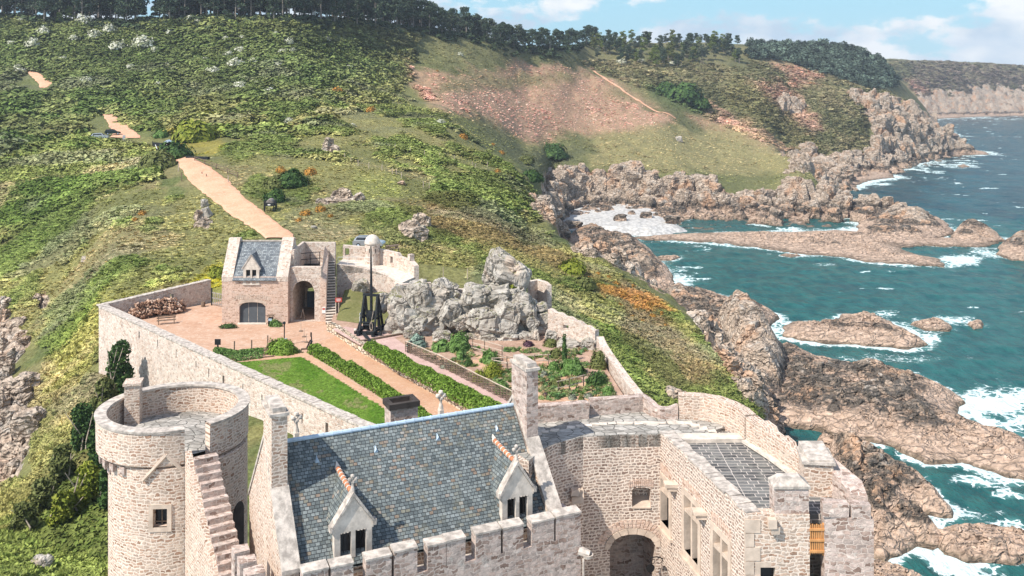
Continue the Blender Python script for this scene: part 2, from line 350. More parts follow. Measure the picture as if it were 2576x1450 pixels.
# the way goes on behind the gate and bushes from one stretch to the next
PATHC = [[(a + b) / 2 for a, b in zip(*e)] for e in TRK]
def path_dist(x, y):
    d = np.full(np.shape(x), 1e9)
    for c in PATHC: d = np.minimum(d, line_d(x, y, c))
    return d
FORT = [(-50,114),(-11,72),(-16,40),(8,30),(30,32),(30,62),(22,72),(14,88),(9,112),(-6,118),(-20,118),(-36,122)]

TRKP = [[(p.x, p.y) for p in e[0]] + [(p.x, p.y) for p in reversed(e[1])] for e in TRK]
def track_out(x, y):            # metres outside the track sheets
    d = np.full(np.shape(x), 1e9)
    for q in TRKP: d = np.minimum(d, -poly_sd(x, y, q))
    return d
# ------------------------------------------------------------------ relief, rock and ground-cover masks of the terrain
def _relief():
    global TH, ROCK, TPXY, COLR, BUSHY; _g = globals()
    X, Y, H = TX2, TY2, TH.copy()
    PX = np.repeat(TPX[None, :], NR, 0); PY = HY + (CAMZ - H) * F / Y
    gy = np.gradient(H, axis=0) / np.gradient(Y, axis=0); gx = np.gradient(H, axis=1) / np.maximum(np.gradient(X, axis=1), 1e-3)
    sl = np.hypot(gx, gy)
    n1 = fbm(X / 26, Y / 26, o=5, s=3); n2 = fbm(X / 7, Y / 7, o=4, s=9)
    rock = sstep(0.72, 1.05, sl + 0.28 * n1 + 0.16 * n2) * np.clip(np.maximum(sstep(24, 12, H + 6 * n1), np.maximum((PX < 140) * (Y < 190) * .8, (PX > 2240) * (Y > 1250) * (H < 40))), 0, 1)
    def blob(cx, cy, rx, ry, y0=0, y1=1e9, w=0.35):
        q = np.hypot((PX - cx) / rx, (PY - cy) / ry) + w * n1 + 0.25 * n2
        return sstep(1.15, 0.8, q) * (Y > y0) * (Y < y1)
    def zone(poly, soft=14, y0=0, y1=1e9, w=22):
        return sstep(-soft, soft, poly_sd(PX, PY, poly) + w * n1 + 14 * n2) * (Y > y0) * (Y < y1)
    low = sstep(9, 2.5, H + 3 * n1)
    rock = np.maximum(rock, low * (Y > 130) * (PX > 1300))
    # bare rock the photograph shows
    for poly, a, b in (([(1385,430),(1500,440),(1640,435),(1790,470),(1900,500),(2060,470),(2210,505),(2400,520),(2400,620),(1380,560)],400,520),
                       ([(2150,250),(2200,240),(2280,262),(2350,305),(2420,335),(2480,385),(2300,400),(2210,400),(2190,330)],600,1100),
                       ([(1980,395),(2030,380),(2130,400),(2300,400),(2300,470),(2100,470),(1990,440)],480,760),
                       ([(2310,235),(2400,225),(2576,215),(2700,300),(2300,300)],1350,1700),
                       
                       ([(1980,395),(2040,392),(2040,445),(1965,440)],470,520),
                       ([(-60,800),(20,790),(70,860),(30,930),(80,1000),(95,1080),(40,1200),(-60,1220)],80,200),
                       ([(1330,520),(1390,500),(1400,560),(1450,640),(1560,680),(1660,740),(1560,650),(1440,590)],100,420),
                       ([(1690,720),(1990,1000),(2050,1080),(1880,1010),(1820,920)],90,330)):
        rock = np.maximum(rock, zone(poly, 12, a, b) * (0.55 + 0.45 * sstep(-0.5, 0.1, n2 + n1)))
    for cx, cy, rx, ry in ((1770,1060,60,30),(1860,1080,60,26),(1700,1005,50,20),(520,540,22,26),(1990,270,30,20),(1050,590,26,30),(860,500,50,13),(820,383,22,6),(2060,880,20,12),(110,760,24,30),(210,660,8,14)):
        rock = np.maximum(rock, blob(cx, cy, rx, ry, w=0.9))
    pd = path_dist(X, Y); fort = poly_sd(X, Y, FORT)
    calm = sstep(3.5, 9, pd) * sstep(2, -7, fort)
    rock *= calm
    ins = sstep(-3, 3, fort)
    # relief: soft swells, tussocks, and broken ledges on rock
    w1, w2, cid = worley(X / 7 + 0.4 * n1, H / 4.5 + Y / 9, s=5); a1, a2, aid = worley(X / 2.3 + 0.3 * n2, H / 1.7 + Y / 3.4, s=8)
    crag = (cid - 0.5) * 2.6 + (aid - 0.5) * 0.9 - 1.3 * sstep(0.14, 0.0, w2 - w1) - 0.4 * sstep(0.12, 0.0, a2 - a1) + 0.8 * n2
    amp = np.clip(Y / 260, 0.35, 1.6); ramp_ = np.clip(Y / 200, 0.8, 2.2) * (1 + 1.2 * (Y > 1300))
    beachm = sstep(3, -3, poly_sd(X, Y, [(p.x, p.y) for p in (atz(a_, b_, 2.3) for a_, b_ in ((1396,532),(1410,518),(1470,513),(1540,512),(1600,518),(1640,532),(1660,548),(1695,566),(1640,573),(1560,572),(1480,567),(1430,552)))]))
    fold = 1 - 2.2 * np.abs(fbm(X / 44 + .3 * n1, Y / 30, o=3, s=71)); bushy = sstep(-.06, .20, fbm(X / (7 + Y / 45), Y / (6 + Y / 45), o=4, s=91) + .35 * n2)
    tuft = fbm(X / (1.2 + Y / 260), Y / (1.2 + Y / 260), o=2, s=21)
    H2 = H + calm * ((1 - rock) * amp * (np.where(Y > 330, .6, 1.15) * n1 + 0.42 * n2 + 0.22 * tuft + 0.5 * bushy) + calm * (1 - rock) * 1.5 * (fold - .4) * sstep(120, 170, Y) * sstep(330, 270, Y) * sstep(1480, 1250, PX) + rock * ramp_ * crag * 0.95 * beachm)
    H2 = np.where((H < 1.0) & (Y > 100), np.minimum(H2, H + 0.7 * rock * crag + 0.2), H2)
    TH = H2; ROCK = rock; BUSHY = bushy
    # ground cover colours (what grows there)
    G = lambda r, g, b: np.array([r, g, b])
    c = np.zeros((NR, NC, 3)); m = sstep(-0.35, 0.35, n1 + 0.4 * n2)[..., None]
    c[:] = G(.085, .105, .028) * (1 - m) + G(.135, .150, .045) * m
    far = sstep(300, 700, Y)[..., None]; c = c * (1 - far) + (G(.080, .088, .036) * (1 - m) + G(.125, .122, .055) * m) * far
    def put(mask, rgb, k=1.0):
        nonlocal c
        mk = (mask * k)[..., None]; c = c * (1 - mk) + G(*rgb) * mk
    up = zone([(-400,20),(400,60),(900,70),(1000,190),(760,260),(420,250),(0,420),(-400,420)], 60, 200)
    put(up, (.055, .085, .022), .75)
    put(zone([(0,380),(200,330),(430,400),(440,440),(260,450),(80,560),(-100,560)], 20, 100), (.060, .085, .018), .8)
    put(zone([(120,900),(250,720),(420,700),(560,690),(560,740),(240,900),(230,1150),(60,1000)], 25, 60, 190), (.130, .150, .035), .8)
    put(zone([(-60,1250),(250,1180),(290,1460),(-60,1460)], 40, 40, 110), (.118, .132, .032), .8)
    put(zone([(470,720),(556,650),(556,720)], 10, 60, 190), (.17, .19, .012), .9)
    br = (.350, .225, .150)
    for poly, k in (([(1020,170),(1200,190),(1330,155),(1480,165),(1560,230),(1690,300),(1600,330),(1420,340),(1330,360),(1210,300),(1080,260)], .95),
                    ([(1040,200),(1480,170),(1520,185),(1380,205),(1150,215)], .0), ([(1500,180),(1700,300),(1640,290),(1540,215)], .9),
                    ([(1690,235),(1760,250),(1900,330),(2010,390),(1900,380),(1780,330),(1720,300)], .6), ([(1880,195),(1990,225),(2080,330),(2030,340),(1930,250)], .5),
                    ([(1930,150),(1990,140),(2060,195),(1990,210)], .55), ([(2270,200),(2300,200),(2390,290),(2360,290)], .8), ([(2200,255),(2240,260),(2260,300),(2220,290)], .8)):
        put(zone(poly, 16, 300, 2000), br, k)
    put(zone([(1010,185),(1150,185),(1120,235),(1050,225)], 14, 250), (.30, .20, .12), .7)
    for poly, rgb, k in (([(1130,195),(1480,175),(1490,200),(1290,225),(1100,240)], (.15, .14, .06), .8), ([(1490,225),(1600,215),(1650,250),(1530,260)], (.15, .14, .06), .5),
                         ([(1620,210),(1700,225),(1800,290),(1700,290),(1640,245)], (.045, .075, .022), .95), ([(1180,270),(1330,390),(1480,370),(1420,430),(1330,470),(1220,330)], (.06, .075, .03), .8),
                         ([(1640,330),(1850,330),(2000,400),(2090,460),(1900,440),(1640,430),(1480,420),(1500,350)], (.215, .200, .085), .8),
                         ([(1840,180),(1990,300),(2060,370),(2000,370),(1900,310),(1820,260)], (.085, .09, .03), .6),
                         ([(2280,150),(2576,165),(2600,215),(2420,240),(2300,210)], (.13, .11, .075), .8),
                         ([(940,490),(1130,490),(1330,590),(1480,690),(1680,800),(1700,870),(1500,720),(1300,640),(1100,580)], (.088, .080, .028), .9),
                         ([(1390,690),(1520,720),(1650,850),(1600,950),(1500,800)], (.07, .10, .022), .55), ([(1560,700),(1690,830),(1820,960),(1680,980),(1560,860)], (.085, .075, .032), .8),
                         ([(560,370),(640,360),(920,400),(1000,470),(900,500),(700,480),(600,440)], (.145, .16, .05), .7), ([(900,440),(1010,450),(1010,490),(820,500)], (.16, .21, .05), .6),
                         ([(470,430),(560,500),(640,600),(560,660),(300,640),(260,560),(420,540)], (.125, .14, .045), .6), ([(750,560),(1000,590),(1180,640),(1000,620),(760,600)], (.19, .18, .075), .8),
                         ([(440,340),(560,350),(560,390),(450,385)], (.19, .18, .02), .8), ([(560,440),(640,470),(620,490),(680,560),(740,600),(700,600),(560,500)], (.16, .165, .06), .6)):
        put(zone(poly, 14, 90), rgb, k)
    nr_ = sstep(400, 300, Y)[..., None]; b_ = bushy[..., None]; c0 = c.copy(); c = c * (b_ * np.array([.66, .80, .62]) + (1 - b_) * np.array([1.25, 1.15, 1.2])); c = c * nr_ + c0 * (1 - nr_)
    tan_ = sstep(.12, .34, fbm(X / 21, Y / 17, o=4, s=95)) * (1 - bushy) * sstep(290, 240, Y); put(tan_, (.20, .17, .085), .5); gh = sstep(.16, .36, fbm(X / 16, Y / 13, o=4, s=97)); put(gh * (Y < 380), (.105, .115, .065), .45)
    og = sstep(0.28, 0.46, n2 + 0.3 * n1)
    put(zone([(1500,690),(1600,720),(1680,790),(1720,870),(1600,820),(1520,750)], 20, 80, 260) * og, (.30, .15, .035), .5)
    c *= (1 + 0.22 * fbm(X / 3, Y / 3, o=3, s=31))[..., None] * np.array([1.52, 1.38, 1.42])
    COLR = np.clip(c, 0.01, 1); TPXY = (PX, PY)
_relief()
def mat_rock(name, terrain=False):
    t = MT(name); p = t.pos(); sx = t.n('ShaderNodeSeparateXYZ', {'Vector': p}); z = sx.outputs['Z']
    big = t.noise(p, 0.10, 4, 0.6); mid = t.noise(p, 0.7, 5, 0.65); fin = t.noise(p, 4.0, 3, 0.6)
    wp = t.vmath('ADD', p, t.vmath('SCALE', t.n('ShaderNodeTexNoise', {'Vector': p, 'Scale': 0.5, 'Detail': 2}).outputs['Color'], 2.2))
    sp = t.vmath('MULTIPLY', wp, (0.26, 0.62, 1.0))
    v1 = t.n('ShaderNodeTexVoronoi', {'Vector': sp, 'Scale': 0.9}, feature='DISTANCE_TO_EDGE').outputs['Distance']
    vc = t.n('ShaderNodeTexVoronoi', {'Vector': sp, 'Scale': 2.6}); v2 = vc.outputs['Distance']; cell = t.n('ShaderNodeSeparateColor', {'Color': vc.outputs['Color']}).outputs[0]
    up = t.ramp(mid, [(0.28, (.24, .185, .14)), (0.5, (.44, .345, .265)), (0.72, (.58, .49, .40))])
    up = t.mix(t.rng(big, 0.50, 0.66, 0, .75), up, (.50, .29, .17, 1)); up = t.mix(t.rng(t.noise(p, 0.30, 3), 0.56, 0.70, 0, .6), up, (.50, .47, .42, 1))
    lo = t.ramp(mid, [(0.3, (.36, .25, .18)), (0.6, (.52, .38, .285)), (0.8, (.60, .46, .36))])
    zz = t.math('ADD', z, t.math('MULTIPLY', t.math('SUBTRACT', big, 0.5), 8.0))
    dark = t.mix(t.rng(fin, 0.35, 0.65), (.022, .021, .020, 1), (.10, .09, .075, 1))
    band = t.math('MULTIPLY', t.rng(zz, 2.8, 3.8), t.rng(zz, 6.2, 4.8)); band = t.math('MULTIPLY', band, t.rng(mid, 0.36, 0.52))
    c = t.mix(t.rng(zz, 3.4, 5.0), lo, up); c = t.mix(t.math('MULTIPLY', band, .9), c, dark)
    wet = t.rng(t.math('ADD', z, t.math('MULTIPLY', t.math('SUBTRACT', mid, 0.5), 1.6)), 0.9, 0.2); c = t.mix(t.math('MULTIPLY', wet, 0.7), c, (.09, .07, .045, 1))
    c = t.mix(t.math('MULTIPLY', t.rng(v1, 0.04, 0.0), 0.6), c, (.06, .05, .04, 1))
    c = t.mix(0.42, c, t.mix(cell, (.25, .25, .25, 1), (.75, .75, .75, 1)), 'OVERLAY')
    pits = t.rng(t.noise(p, 1.6, 2, .5), 0.66, 0.72); c = t.mix(t.math('MULTIPLY', pits, t.rng(zz, 5.0, 3.5, 0, 0.85)), c, (.04, .032, .028, 1))
    h = t.math('ADD', t.math('MULTIPLY', t.rng(v1, 0, 0.14), 1.0), t.math('ADD', t.math('MULTIPLY', v2, -0.9), t.math('MULTIPLY', mid, 1.5)))
    h = t.math('ADD', h, t.math('MULTIPLY', fin, 0.35))
    nrm = t.bump(h, 0.8, 0.5)
    if terrain:
        g = t.attr('cover'); rk = t.attr('rock', out='Fac')
        gn = t.noise(p, 1.3, 6, 0.72); g2 = mid
        gc = t.mix(t.rng(gn, 0.34, 0.66), t.mix(0.5, g, (.025, .03, .01, 1)), t.mix(0.28, g, (.30, .29, .14, 1)))
        gc = t.mix(t.rng(g2, 0.5, 0.7, 0, 0.4), gc, t.mix(0.5, gc, (.20, .15, .08, 1)))
        k = t.rng(t.math('ADD', rk, t.math('MULTIPLY', t.math('SUBTRACT', g2, 0.5), 1.2)), 0.38, 0.52)
        c = t.mix(k, gc, c); h2 = t.math('ADD', t.math('MULTIPLY', gn, 1.1), t.math('MULTIPLY', g2, 1.4))
        hm = t.n('ShaderNodeMix', {0: k, 2: h2, 3: h}, data_type='FLOAT').outputs[0]; nrm = t.bump(hm, 0.8, 0.6)
    return t.done(c, 0.88, nrm, 0.2)
M_TERR = mat_rock('heath_and_rock', True); M_ROCK = mat_rock('shore_rock')
def grid_faces(nr, nc):
    i = np.arange(nr - 1)[:, None] * nc + np.arange(nc - 1)[None, :]
    return np.stack([i, i + 1, i + nc + 1, i + nc], -1).reshape(-1, 4)
def big_mesh(name, V, Fq, mat, attrs=None, smooth=True):
    me = bpy.data.meshes.new(name); nf = len(Fq)
    me.vertices.add(len(V)); me.vertices.foreach_set('co', V.ravel().astype(np.float32))
    me.loops.add(nf * 4); me.loops.foreach_set('vertex_index', Fq.ravel().astype(np.int32))
    me.polygons.add(nf); me.polygons.foreach_set('loop_start', np.arange(0, nf * 4, 4, dtype=np.int32)); 
    me.update(calc_edges=True); me.polygons.foreach_set('use_smooth', [smooth] * nf)
    for k, (typ, val) in (attrs or {}).items():
        a = me.attributes.new(k, typ, 'POINT')
        if typ == 'FLOAT': a.data.foreach_set('value', val.ravel().astype(np.float32))
        else: a.data.foreach_set('color', np.concatenate([val.reshape(-1, 3), np.ones((val.size // 3, 1))], 1).ravel().astype(np.float32))
    me.materials.append(mat); o = bpy.data.objects.new(name, me); COL.objects.link(o); return o
terr = big_mesh('hillside', np.stack([TX2, TY2, TH], -1).reshape(-1, 3), grid_faces(NR, NC), M_TERR, {'cover': ('FLOAT_COLOR', COLR), 'rock': ('FLOAT', ROCK)})
tag(terr, kind='structure')
# dirt track sheets, laid just over the ground
def mat_dirt(name, a, b, c3, sc=1.0):
    t = MT(name); p = t.pos(); n1 = t.noise(p, 0.35 * sc, 5, 0.6); n2 = t.noise(p, 2.2 * sc, 6, 0.7); n3 = t.noise(p, 14 * sc, 4, 0.7)
    c = t.mix(t.rng(n1, 0.35, 0.65), a, b); c = t.mix(t.rng(n2, 0.48, 0.66, 0, 0.8), c, c3); c = t.mix(t.rng(t.noise(p, 0.9 * sc, 6, .75), .55, .68, 0, .45), c, tuple(x * .62 for x in a[:3]) + (1,)); c = t.mix(0.35, c, t.mix(t.rng(n3, .3, .7), (.3, .3, .3, 1), (.75, .75, .75, 1)), 'OVERLAY')
    return t.done(c, 0.95, t.bump(t.math('ADD', n2, t.math('MULTIPLY', n3, 0.5)), 0.5, 0.06), 0.1)
M_DIRT = mat_dirt('pink_sand_track', (.54, .285, .175, 1), (.59, .345, .22, 1), (.64, .42, .30, 1))
def strip_sheet(name, A, B, mat, lift=0.12, nu=14, ns=8):
    A = [Vector(p) for p in A]; B = [Vector(p) for p in B]; V = []
    n = (len(A) - 1) * ns + 1
    for i in range(n):
        s = i / ns; k = min(int(s), len(A) - 2); f = s - k; a = A[k].lerp(A[k + 1], f); b = B[k].lerp(B[k + 1], f)
        for j in range(nu + 1):
            q = a.lerp(b, j / nu); w = 0.35 * float(vn(q.x * .7, q.y * .7, s=3)) * (1 if j in (0, nu) else 0); q.x += w
            V.append((q.x, q.y))
    V = np.array(V); z = ground(V[:, 0], V[:, 1]); e = np.tile(np.where((np.arange(nu + 1) == 0) | (np.arange(nu + 1) == nu), -0.12, 0.0), n)
    return tag(big_mesh(name, np.column_stack([V, z + lift + e]), grid_faces(n, nu + 1), mat), kind='structure')
for e in TRK: strip_sheet('path', e[0], e[1], M_DIRT, 0.22)
# ------------------------------------------------------------------ sea rocks: every reef is a thing, outlined at sea level
REEFS = [   # name, outline (picture px on the water), height, label, bumpiness
 ('rock_platform', [(1860,925),(1905,890),(1985,880),(2060,905),(2200,925),(2290,945),(2400,990),(2440,1015),(2395,1035),(2420,1060),(2480,1075),(2600,1120),(2700,1180),(2660,1235),(2560,1205),(2480,1190),(2420,1165),(2330,1165),(2250,1125),(2180,1115),(2120,1105),(2060,1085),(1990,1075),(1920,1070),(1865,1010)], 7.2, 'broad brown rock platform sloping into the surf beyond the dark narrow channel'),
 ('shore_cliff', [(1790,850),(1860,825),(1930,868),(1985,930),(1975,1030),(1930,1085),(1870,1080),(1820,980)], 15, 'dark broken cliff between the gorse slope and the rock platform'),
 ('shore_rocks', [(1640,740),(1700,722),(1800,742),(1880,770),(1960,800),(1930,830),(1890,850),(1910,890),(1900,930),(1800,930),(1700,880),(1600,800)], 6.5, 'tumbled pinkish boulders and ledges below the orange gorse slope'),
 ('shore_rocks', [(1440,590),(1520,590),(1600,600),(1640,640),(1690,690),(1700,720),(1640,735),(1560,700),(1480,650),(1420,620)], 7, 'rounded rocky spur with a black foot left of the calm cove'),
 ('sea_rock', [(1968,828),(1990,812),(2080,812),(2120,795),(2190,800),(2240,815),(2310,850),(2335,868),(2290,882),(2240,876),(2180,872),(2100,865),(2020,860),(1975,848)], 4.0, 'long brown ridge of rock standing off the shore in white foam'),
 ('sea_rock', [(2295,818),(2330,805),(2350,800),(2400,822),(2390,835),(2330,832)], 2.2, 'small peaked brown rock ringed by foam right of the long ridge'),
 ('sea_rock', [(2430,818),(2445,812),(2470,815),(2472,826),(2450,830)], 1.6, 'lone small round rock farthest out in the open water'),
 ('rock_ledge', [(1560,600),(1700,590),(1850,585),(1990,585),(2100,580),(2230,590),(2400,600),(2520,612),(2460,624),(2330,618),(2260,624),(2300,640),(2370,655),(2375,672),(2300,668),(2200,662),(2120,648),(2020,640),(1900,624),(1780,610),(1640,606)], 3.0, 'long smooth pinkish ledge stretching from the pebble beach into the sea'),
 ('rocky_headland', [(2150,600),(2160,560),(2200,540),(2290,545),(2380,560),(2400,590),(2330,606),(2220,606)], 10.5, 'grey rocky knoll with a black waterline at the end of the ledge'),
 ('sea_rock', [(2392,595),(2410,575),(2460,575),(2510,590),(2525,606),(2470,614),(2410,610)], 5.5, 'grey cracked rock just off the knoll with pale tan foot'),
 ('sea_rock', [(2505,640),(2530,606),(2590,596),(2680,606),(2700,660),(2620,662),(2545,656)], 8.5, 'block of pale pink rock cut by the right edge of the photo'),
 ('shore_rocks', [(2060,1110),(2110,1135),(2180,1160),(2250,1200),(2330,1235),(2380,1275),(2385,1300),(2300,1290),(2260,1310),(2300,1370),(2230,1420),(2180,1400),(2160,1300),(2080,1200),(2040,1140)], 7.5, 'brown layered rock slope right below the fort wall'),
 ('shore_rocks', [(2250,1300),(2330,1320),(2390,1370),(2350,1385),(2260,1380),(2200,1330)], 3.5, 'low brown ledge between the fort foot and the breaking wave'),
 ('sea_rock', [(2330,1350),(2420,1330),(2470,1330),(2580,1350),(2660,1400),(2560,1420),(2440,1410),(2380,1395)], 3.2, 'rounded dark brown rock washed over by a breaking wave'),
 ('shore_rocks', [(2190,1425),(2260,1440),(2340,1480),(2260,1540),(2150,1500)], 3.0, 'dark wet rock at the bottom edge below the fort'),
 ('rock_ledge', [(2290,385),(2340,377),(2420,374),(2480,382),(2490,390),(2400,392),(2320,394)], 3.0, 'flat pink ledge at the foot of the farther point'),
 ('rock_ledge', [(2090,450),(2150,430),(2230,420),(2280,400),(2320,408),(2300,420),(2240,430),(2250,448),(2190,455),(2150,468),(2110,474)], 4.2, 'brown tidal rocks lining the middle bay'),
 ('sea_rock', [(2405,418),(2425,414),(2440,420),(2420,423)], 1.0, 'tiny dark rock with a streak of foam off the middle bay'),
 ('sea_rock', [(1960,643),(1985,640),(2015,645),(1990,650)], 0.9, 'low rock barely breaking the surface of the cove near the ledge'),
 ('sea_rock', [(1650,649),(1680,646),(1712,650),(1690,656),(1660,655)], 1.0, 'half drowned rock with foam in the left of the cove'),
 ('shore_rocks', [(2260,296),(2340,290),(2450,286),(2620,284),(2620,291),(2460,295),(2380,299),(2300,301)], 2.5, 'far line of dark shore rocks under the farthest cliffs'),
]
REEF_W = []
def reef(name, outline, hgt, label, seed):
    P = [atz(x, y, 0.0) for x, y in outline]; P = [(p.x, p.y) for p in P]; REEF_W.append(P)
    xs = [p[0] for p in P]; ys = [p[1] for p in P]; w, d = max(xs) - min(xs), max(ys) - min(ys)
    cell = max(0.22, math.sqrt(w * d / 42000)); m = 3 * cell + 1.5
    gx = np.arange(min(xs) - m, max(xs) + m, cell); gy = np.arange(min(ys) - m, max(ys) + m, cell); X, Y = np.meshgrid(gx, gy)
    sd = poly_sd(X, Y, P) + 1.2 * fbm(X / 5, Y / 5, o=3, s=seed) * min(1, hgt / 3)
    wd = max(1.5, min(w, d) * 0.30); base = sstep(-0.5, wd, sd)
    sz = 1.0 + hgt * 0.28; n1 = fbm(X / (sz * 5), Y / (sz * 5), o=4, s=seed + 2); a, b, cid = worley(X / (sz * 1.7) + 0.5 * n1, Y / (sz * 1.0) + 0.8 * n1, s=seed)
    a2, b2, cid2 = worley(X / (sz * .55), Y / (sz * .38) + .5 * n1, s=seed + 4)
    prof = np.sqrt(np.clip(base, 0, 1)) * (0.62 + 0.55 * n1)
    Z = hgt * prof + base * ((0.46 if hgt < 6 else .30) * hgt ** .7 * (cid - 0.4) + 0.20 * hgt ** .7 * (cid2 - .5) - 0.40 * hgt ** .6 * sstep(0.12, 0, b - a) - .10 * hgt ** .6 * sstep(.1, 0, b2 - a2))
    Z = Z + np.where(base > 0.001, 0.15, 0) - 2.2 * sstep(0.6, -1.8, sd)
    keep = sd > -2.4; V = np.stack([X, Y, Z], -1).reshape(-1, 3); Q = grid_faces(*X.shape); kf = keep.ravel()[Q].all(1); Q = Q[kf]
    us = np.unique(Q); re = np.full(len(V), -1); re[us] = np.arange(len(us)); V = V[us]; Q = re[Q]
    ctr = np.array([V[:, 0].mean(), V[:, 1].mean(), -2.0]); o = big_mesh(name, V - ctr, Q, M_ROCK, smooth=False); o.location = ctr
    return tag(o, label, 'rock')
for i, (nm, ol, hg, lb) in enumerate(REEFS): reef(nm, ol, hg, lb, 40 + i * 7)
# ------------------------------------------------------------------ sea
def _sea():
    px = np.linspace(1300, 3000, 520); y = np.exp(np.linspace(math.log(72), math.log(2600), 760)); X = (px - CX)[None, :] / F * y[:, None]; Y = np.repeat(y[:, None], 520, 1)
    g = ground(X, Y); d = np.full(X.shape, 60.0)
    for P in REEF_W:
        x0, x1 = min(p[0] for p in P) - 40, max(p[0] for p in P) + 40; y0, y1 = min(p[1] for p in P) - 40, max(p[1] for p in P) + 40
        mk = (X > x0) & (X < x1) & (Y > y0) & (Y < y1)
        if mk.any(): d[mk] = np.minimum(d[mk], -poly_sd(X[mk], Y[mk], P))
    d = np.minimum(d, np.clip(-g, -5, 60) * 3.0 + np.where(g < -3.8, 40, 0))
    d = np.maximum(d, 0)
    PX = CX + X / Y * F; PY = HY + CAMZ * F / Y
    n = fbm(X / 13, Y / 13, o=4, s=51); n2 = fbm(X / 3.2, Y / 4.5, o=4, s=57); n3 = fbm(X / 40, Y / 60, o=3, s=61)
    sc = np.clip(Y / 200, .7, 3)
    foam = sstep(1.1 + 2.0, 0.0, d / sc - 1.6 * n - 1.0 * n2) * sstep(-.35, .25, n3 + .5 * n)
    for cx, cy, rx, ry, k in ((2480,1035,170,75,1.2),(2540,1075,90,50,1.1),(2340,1150,100,20,1.1),(2450,1210,170,24,.9),(2340,1325,130,65,1.2),(2450,1390,190,70,1.3),(2530,1345,100,45,1.2),(2420,1290,120,30,.8),(1930,840,60,35,.9),(1710,705,50,30,1.),(2330,850,60,35,.9),(2240,790,60,14,.6),(2400,812,70,20,.8),(2420,655,80,22,1.),(2480,640,80,20,.8),(2380,615,90,8,.8),(1690,650,40,9,.6),(2080,665,60,8,.35),(2330,408,60,6,.8),(2240,448,60,7,.7),(2500,388,40,4,.8),(2420,420,70,4,.6),(2140,474,60,6,.8),(1900,880,50,20,.7),(2250,905,200,22,.35),(2560,1080,60,50,.8)):
        q = np.hypot((PX - cx) / rx, (PY - cy) / ry); foam = np.maximum(foam, k * sstep(1.25, 0.25, q + .45 * n + .55 * n2 + .2))
    wc = fbm(X / 16, Y / 6, o=3, s=77); foam = np.maximum(foam, 0.8 * sstep(0.56, 0.68, wc) * (Y > 140))
    shal = np.clip(sstep(60, 5, d + 26 * n) + 0.35 * (PY > 700) + sstep(700, 640, PY) * sstep(560, 600, PY) * (PX < 2380) * .75 + .5 * sstep(.1, .4, n3), 0, 1)
    shal = shal * sstep(430, 620, PY)
    wave = 0.28 * fbm(X / 9, Y / 5, o=3, s=81) * np.clip(Y / 150, .6, 1.5) + .25 * foam * n2
    o = big_mesh('sea', np.stack([X, Y, wave - 0.02], -1).reshape(-1, 3), grid_faces(760, 520), mat_sea(), {'foam': ('FLOAT', foam), 'shallow': ('FLOAT', shal)})
    return tag(o, kind='structure')
def mat_sea():
    t = MT('sea_water'); p = t.pos(); q = t.vmath('MULTIPLY', p, (1.0, 0.55, 1.0))
    n1 = t.noise(q, 0.28, 5, 0.62); n2 = t.noise(q, 1.1, 4, 0.6); n3 = t.noise(q, .05, 4, .55)
    sh = t.attr('shallow', out='Fac'); fo = t.attr('foam', out='Fac')
    deep = t.mix(t.rng(n3, .35, .65), (.004, .036, .050, 1), (.010, .066, .080, 1)); shallow = t.mix(t.rng(n1, .35, .65), (.008, .066, .068, 1), (.020, .110, .102, 1))
    c = t.mix(t.rng(sh, 0.1, 0.95), deep, shallow)
    fn = t.noise(p, 0.9, 8, 0.72, 1.2); fv = t.n('ShaderNodeTexVoronoi', {'Vector': t.vmath('ADD', p, t.vmath('SCALE', t.n('ShaderNodeTexNoise', {'Vector': p, 'Scale': 0.5, 'Detail': 5}).outputs['Color'], 3.0)), 'Scale': 0.45}, feature='DISTANCE_TO_EDGE').outputs['Distance']
    lace = t.rng(fv, 0.22, 0.02)
    k = t.math('ADD', fo, t.math('ADD', t.math('MULTIPLY', t.math('SUBTRACT', fn, 0.5), 1.5), t.math('MULTIPLY', t.math('SUBTRACT', lace, 0.55), 0.5)))
    k = t.rng(k, 0.42, 0.72); k = t.math('MULTIPLY', k, t.rng(fo, 0.03, 0.2))
    c = t.mix(k, c, (.80, .84, .84, 1)); c = t.mix(t.math('MULTIPLY', t.rng(fo, .05, .7), .35), c, (.16, .36, .34, 1))
    h = t.math('ADD', t.math('MULTIPLY', n1, 1.6), t.math('MULTIPLY', n2, 0.45)); nr = t.bump(h, 0.9, 0.9)
    ro = t.n('ShaderNodeMix', {0: k, 2: 0.16, 3: 0.9}, data_type='FLOAT').outputs[0]
    return t.done(c, ro, nr, 0.05)
_sea()
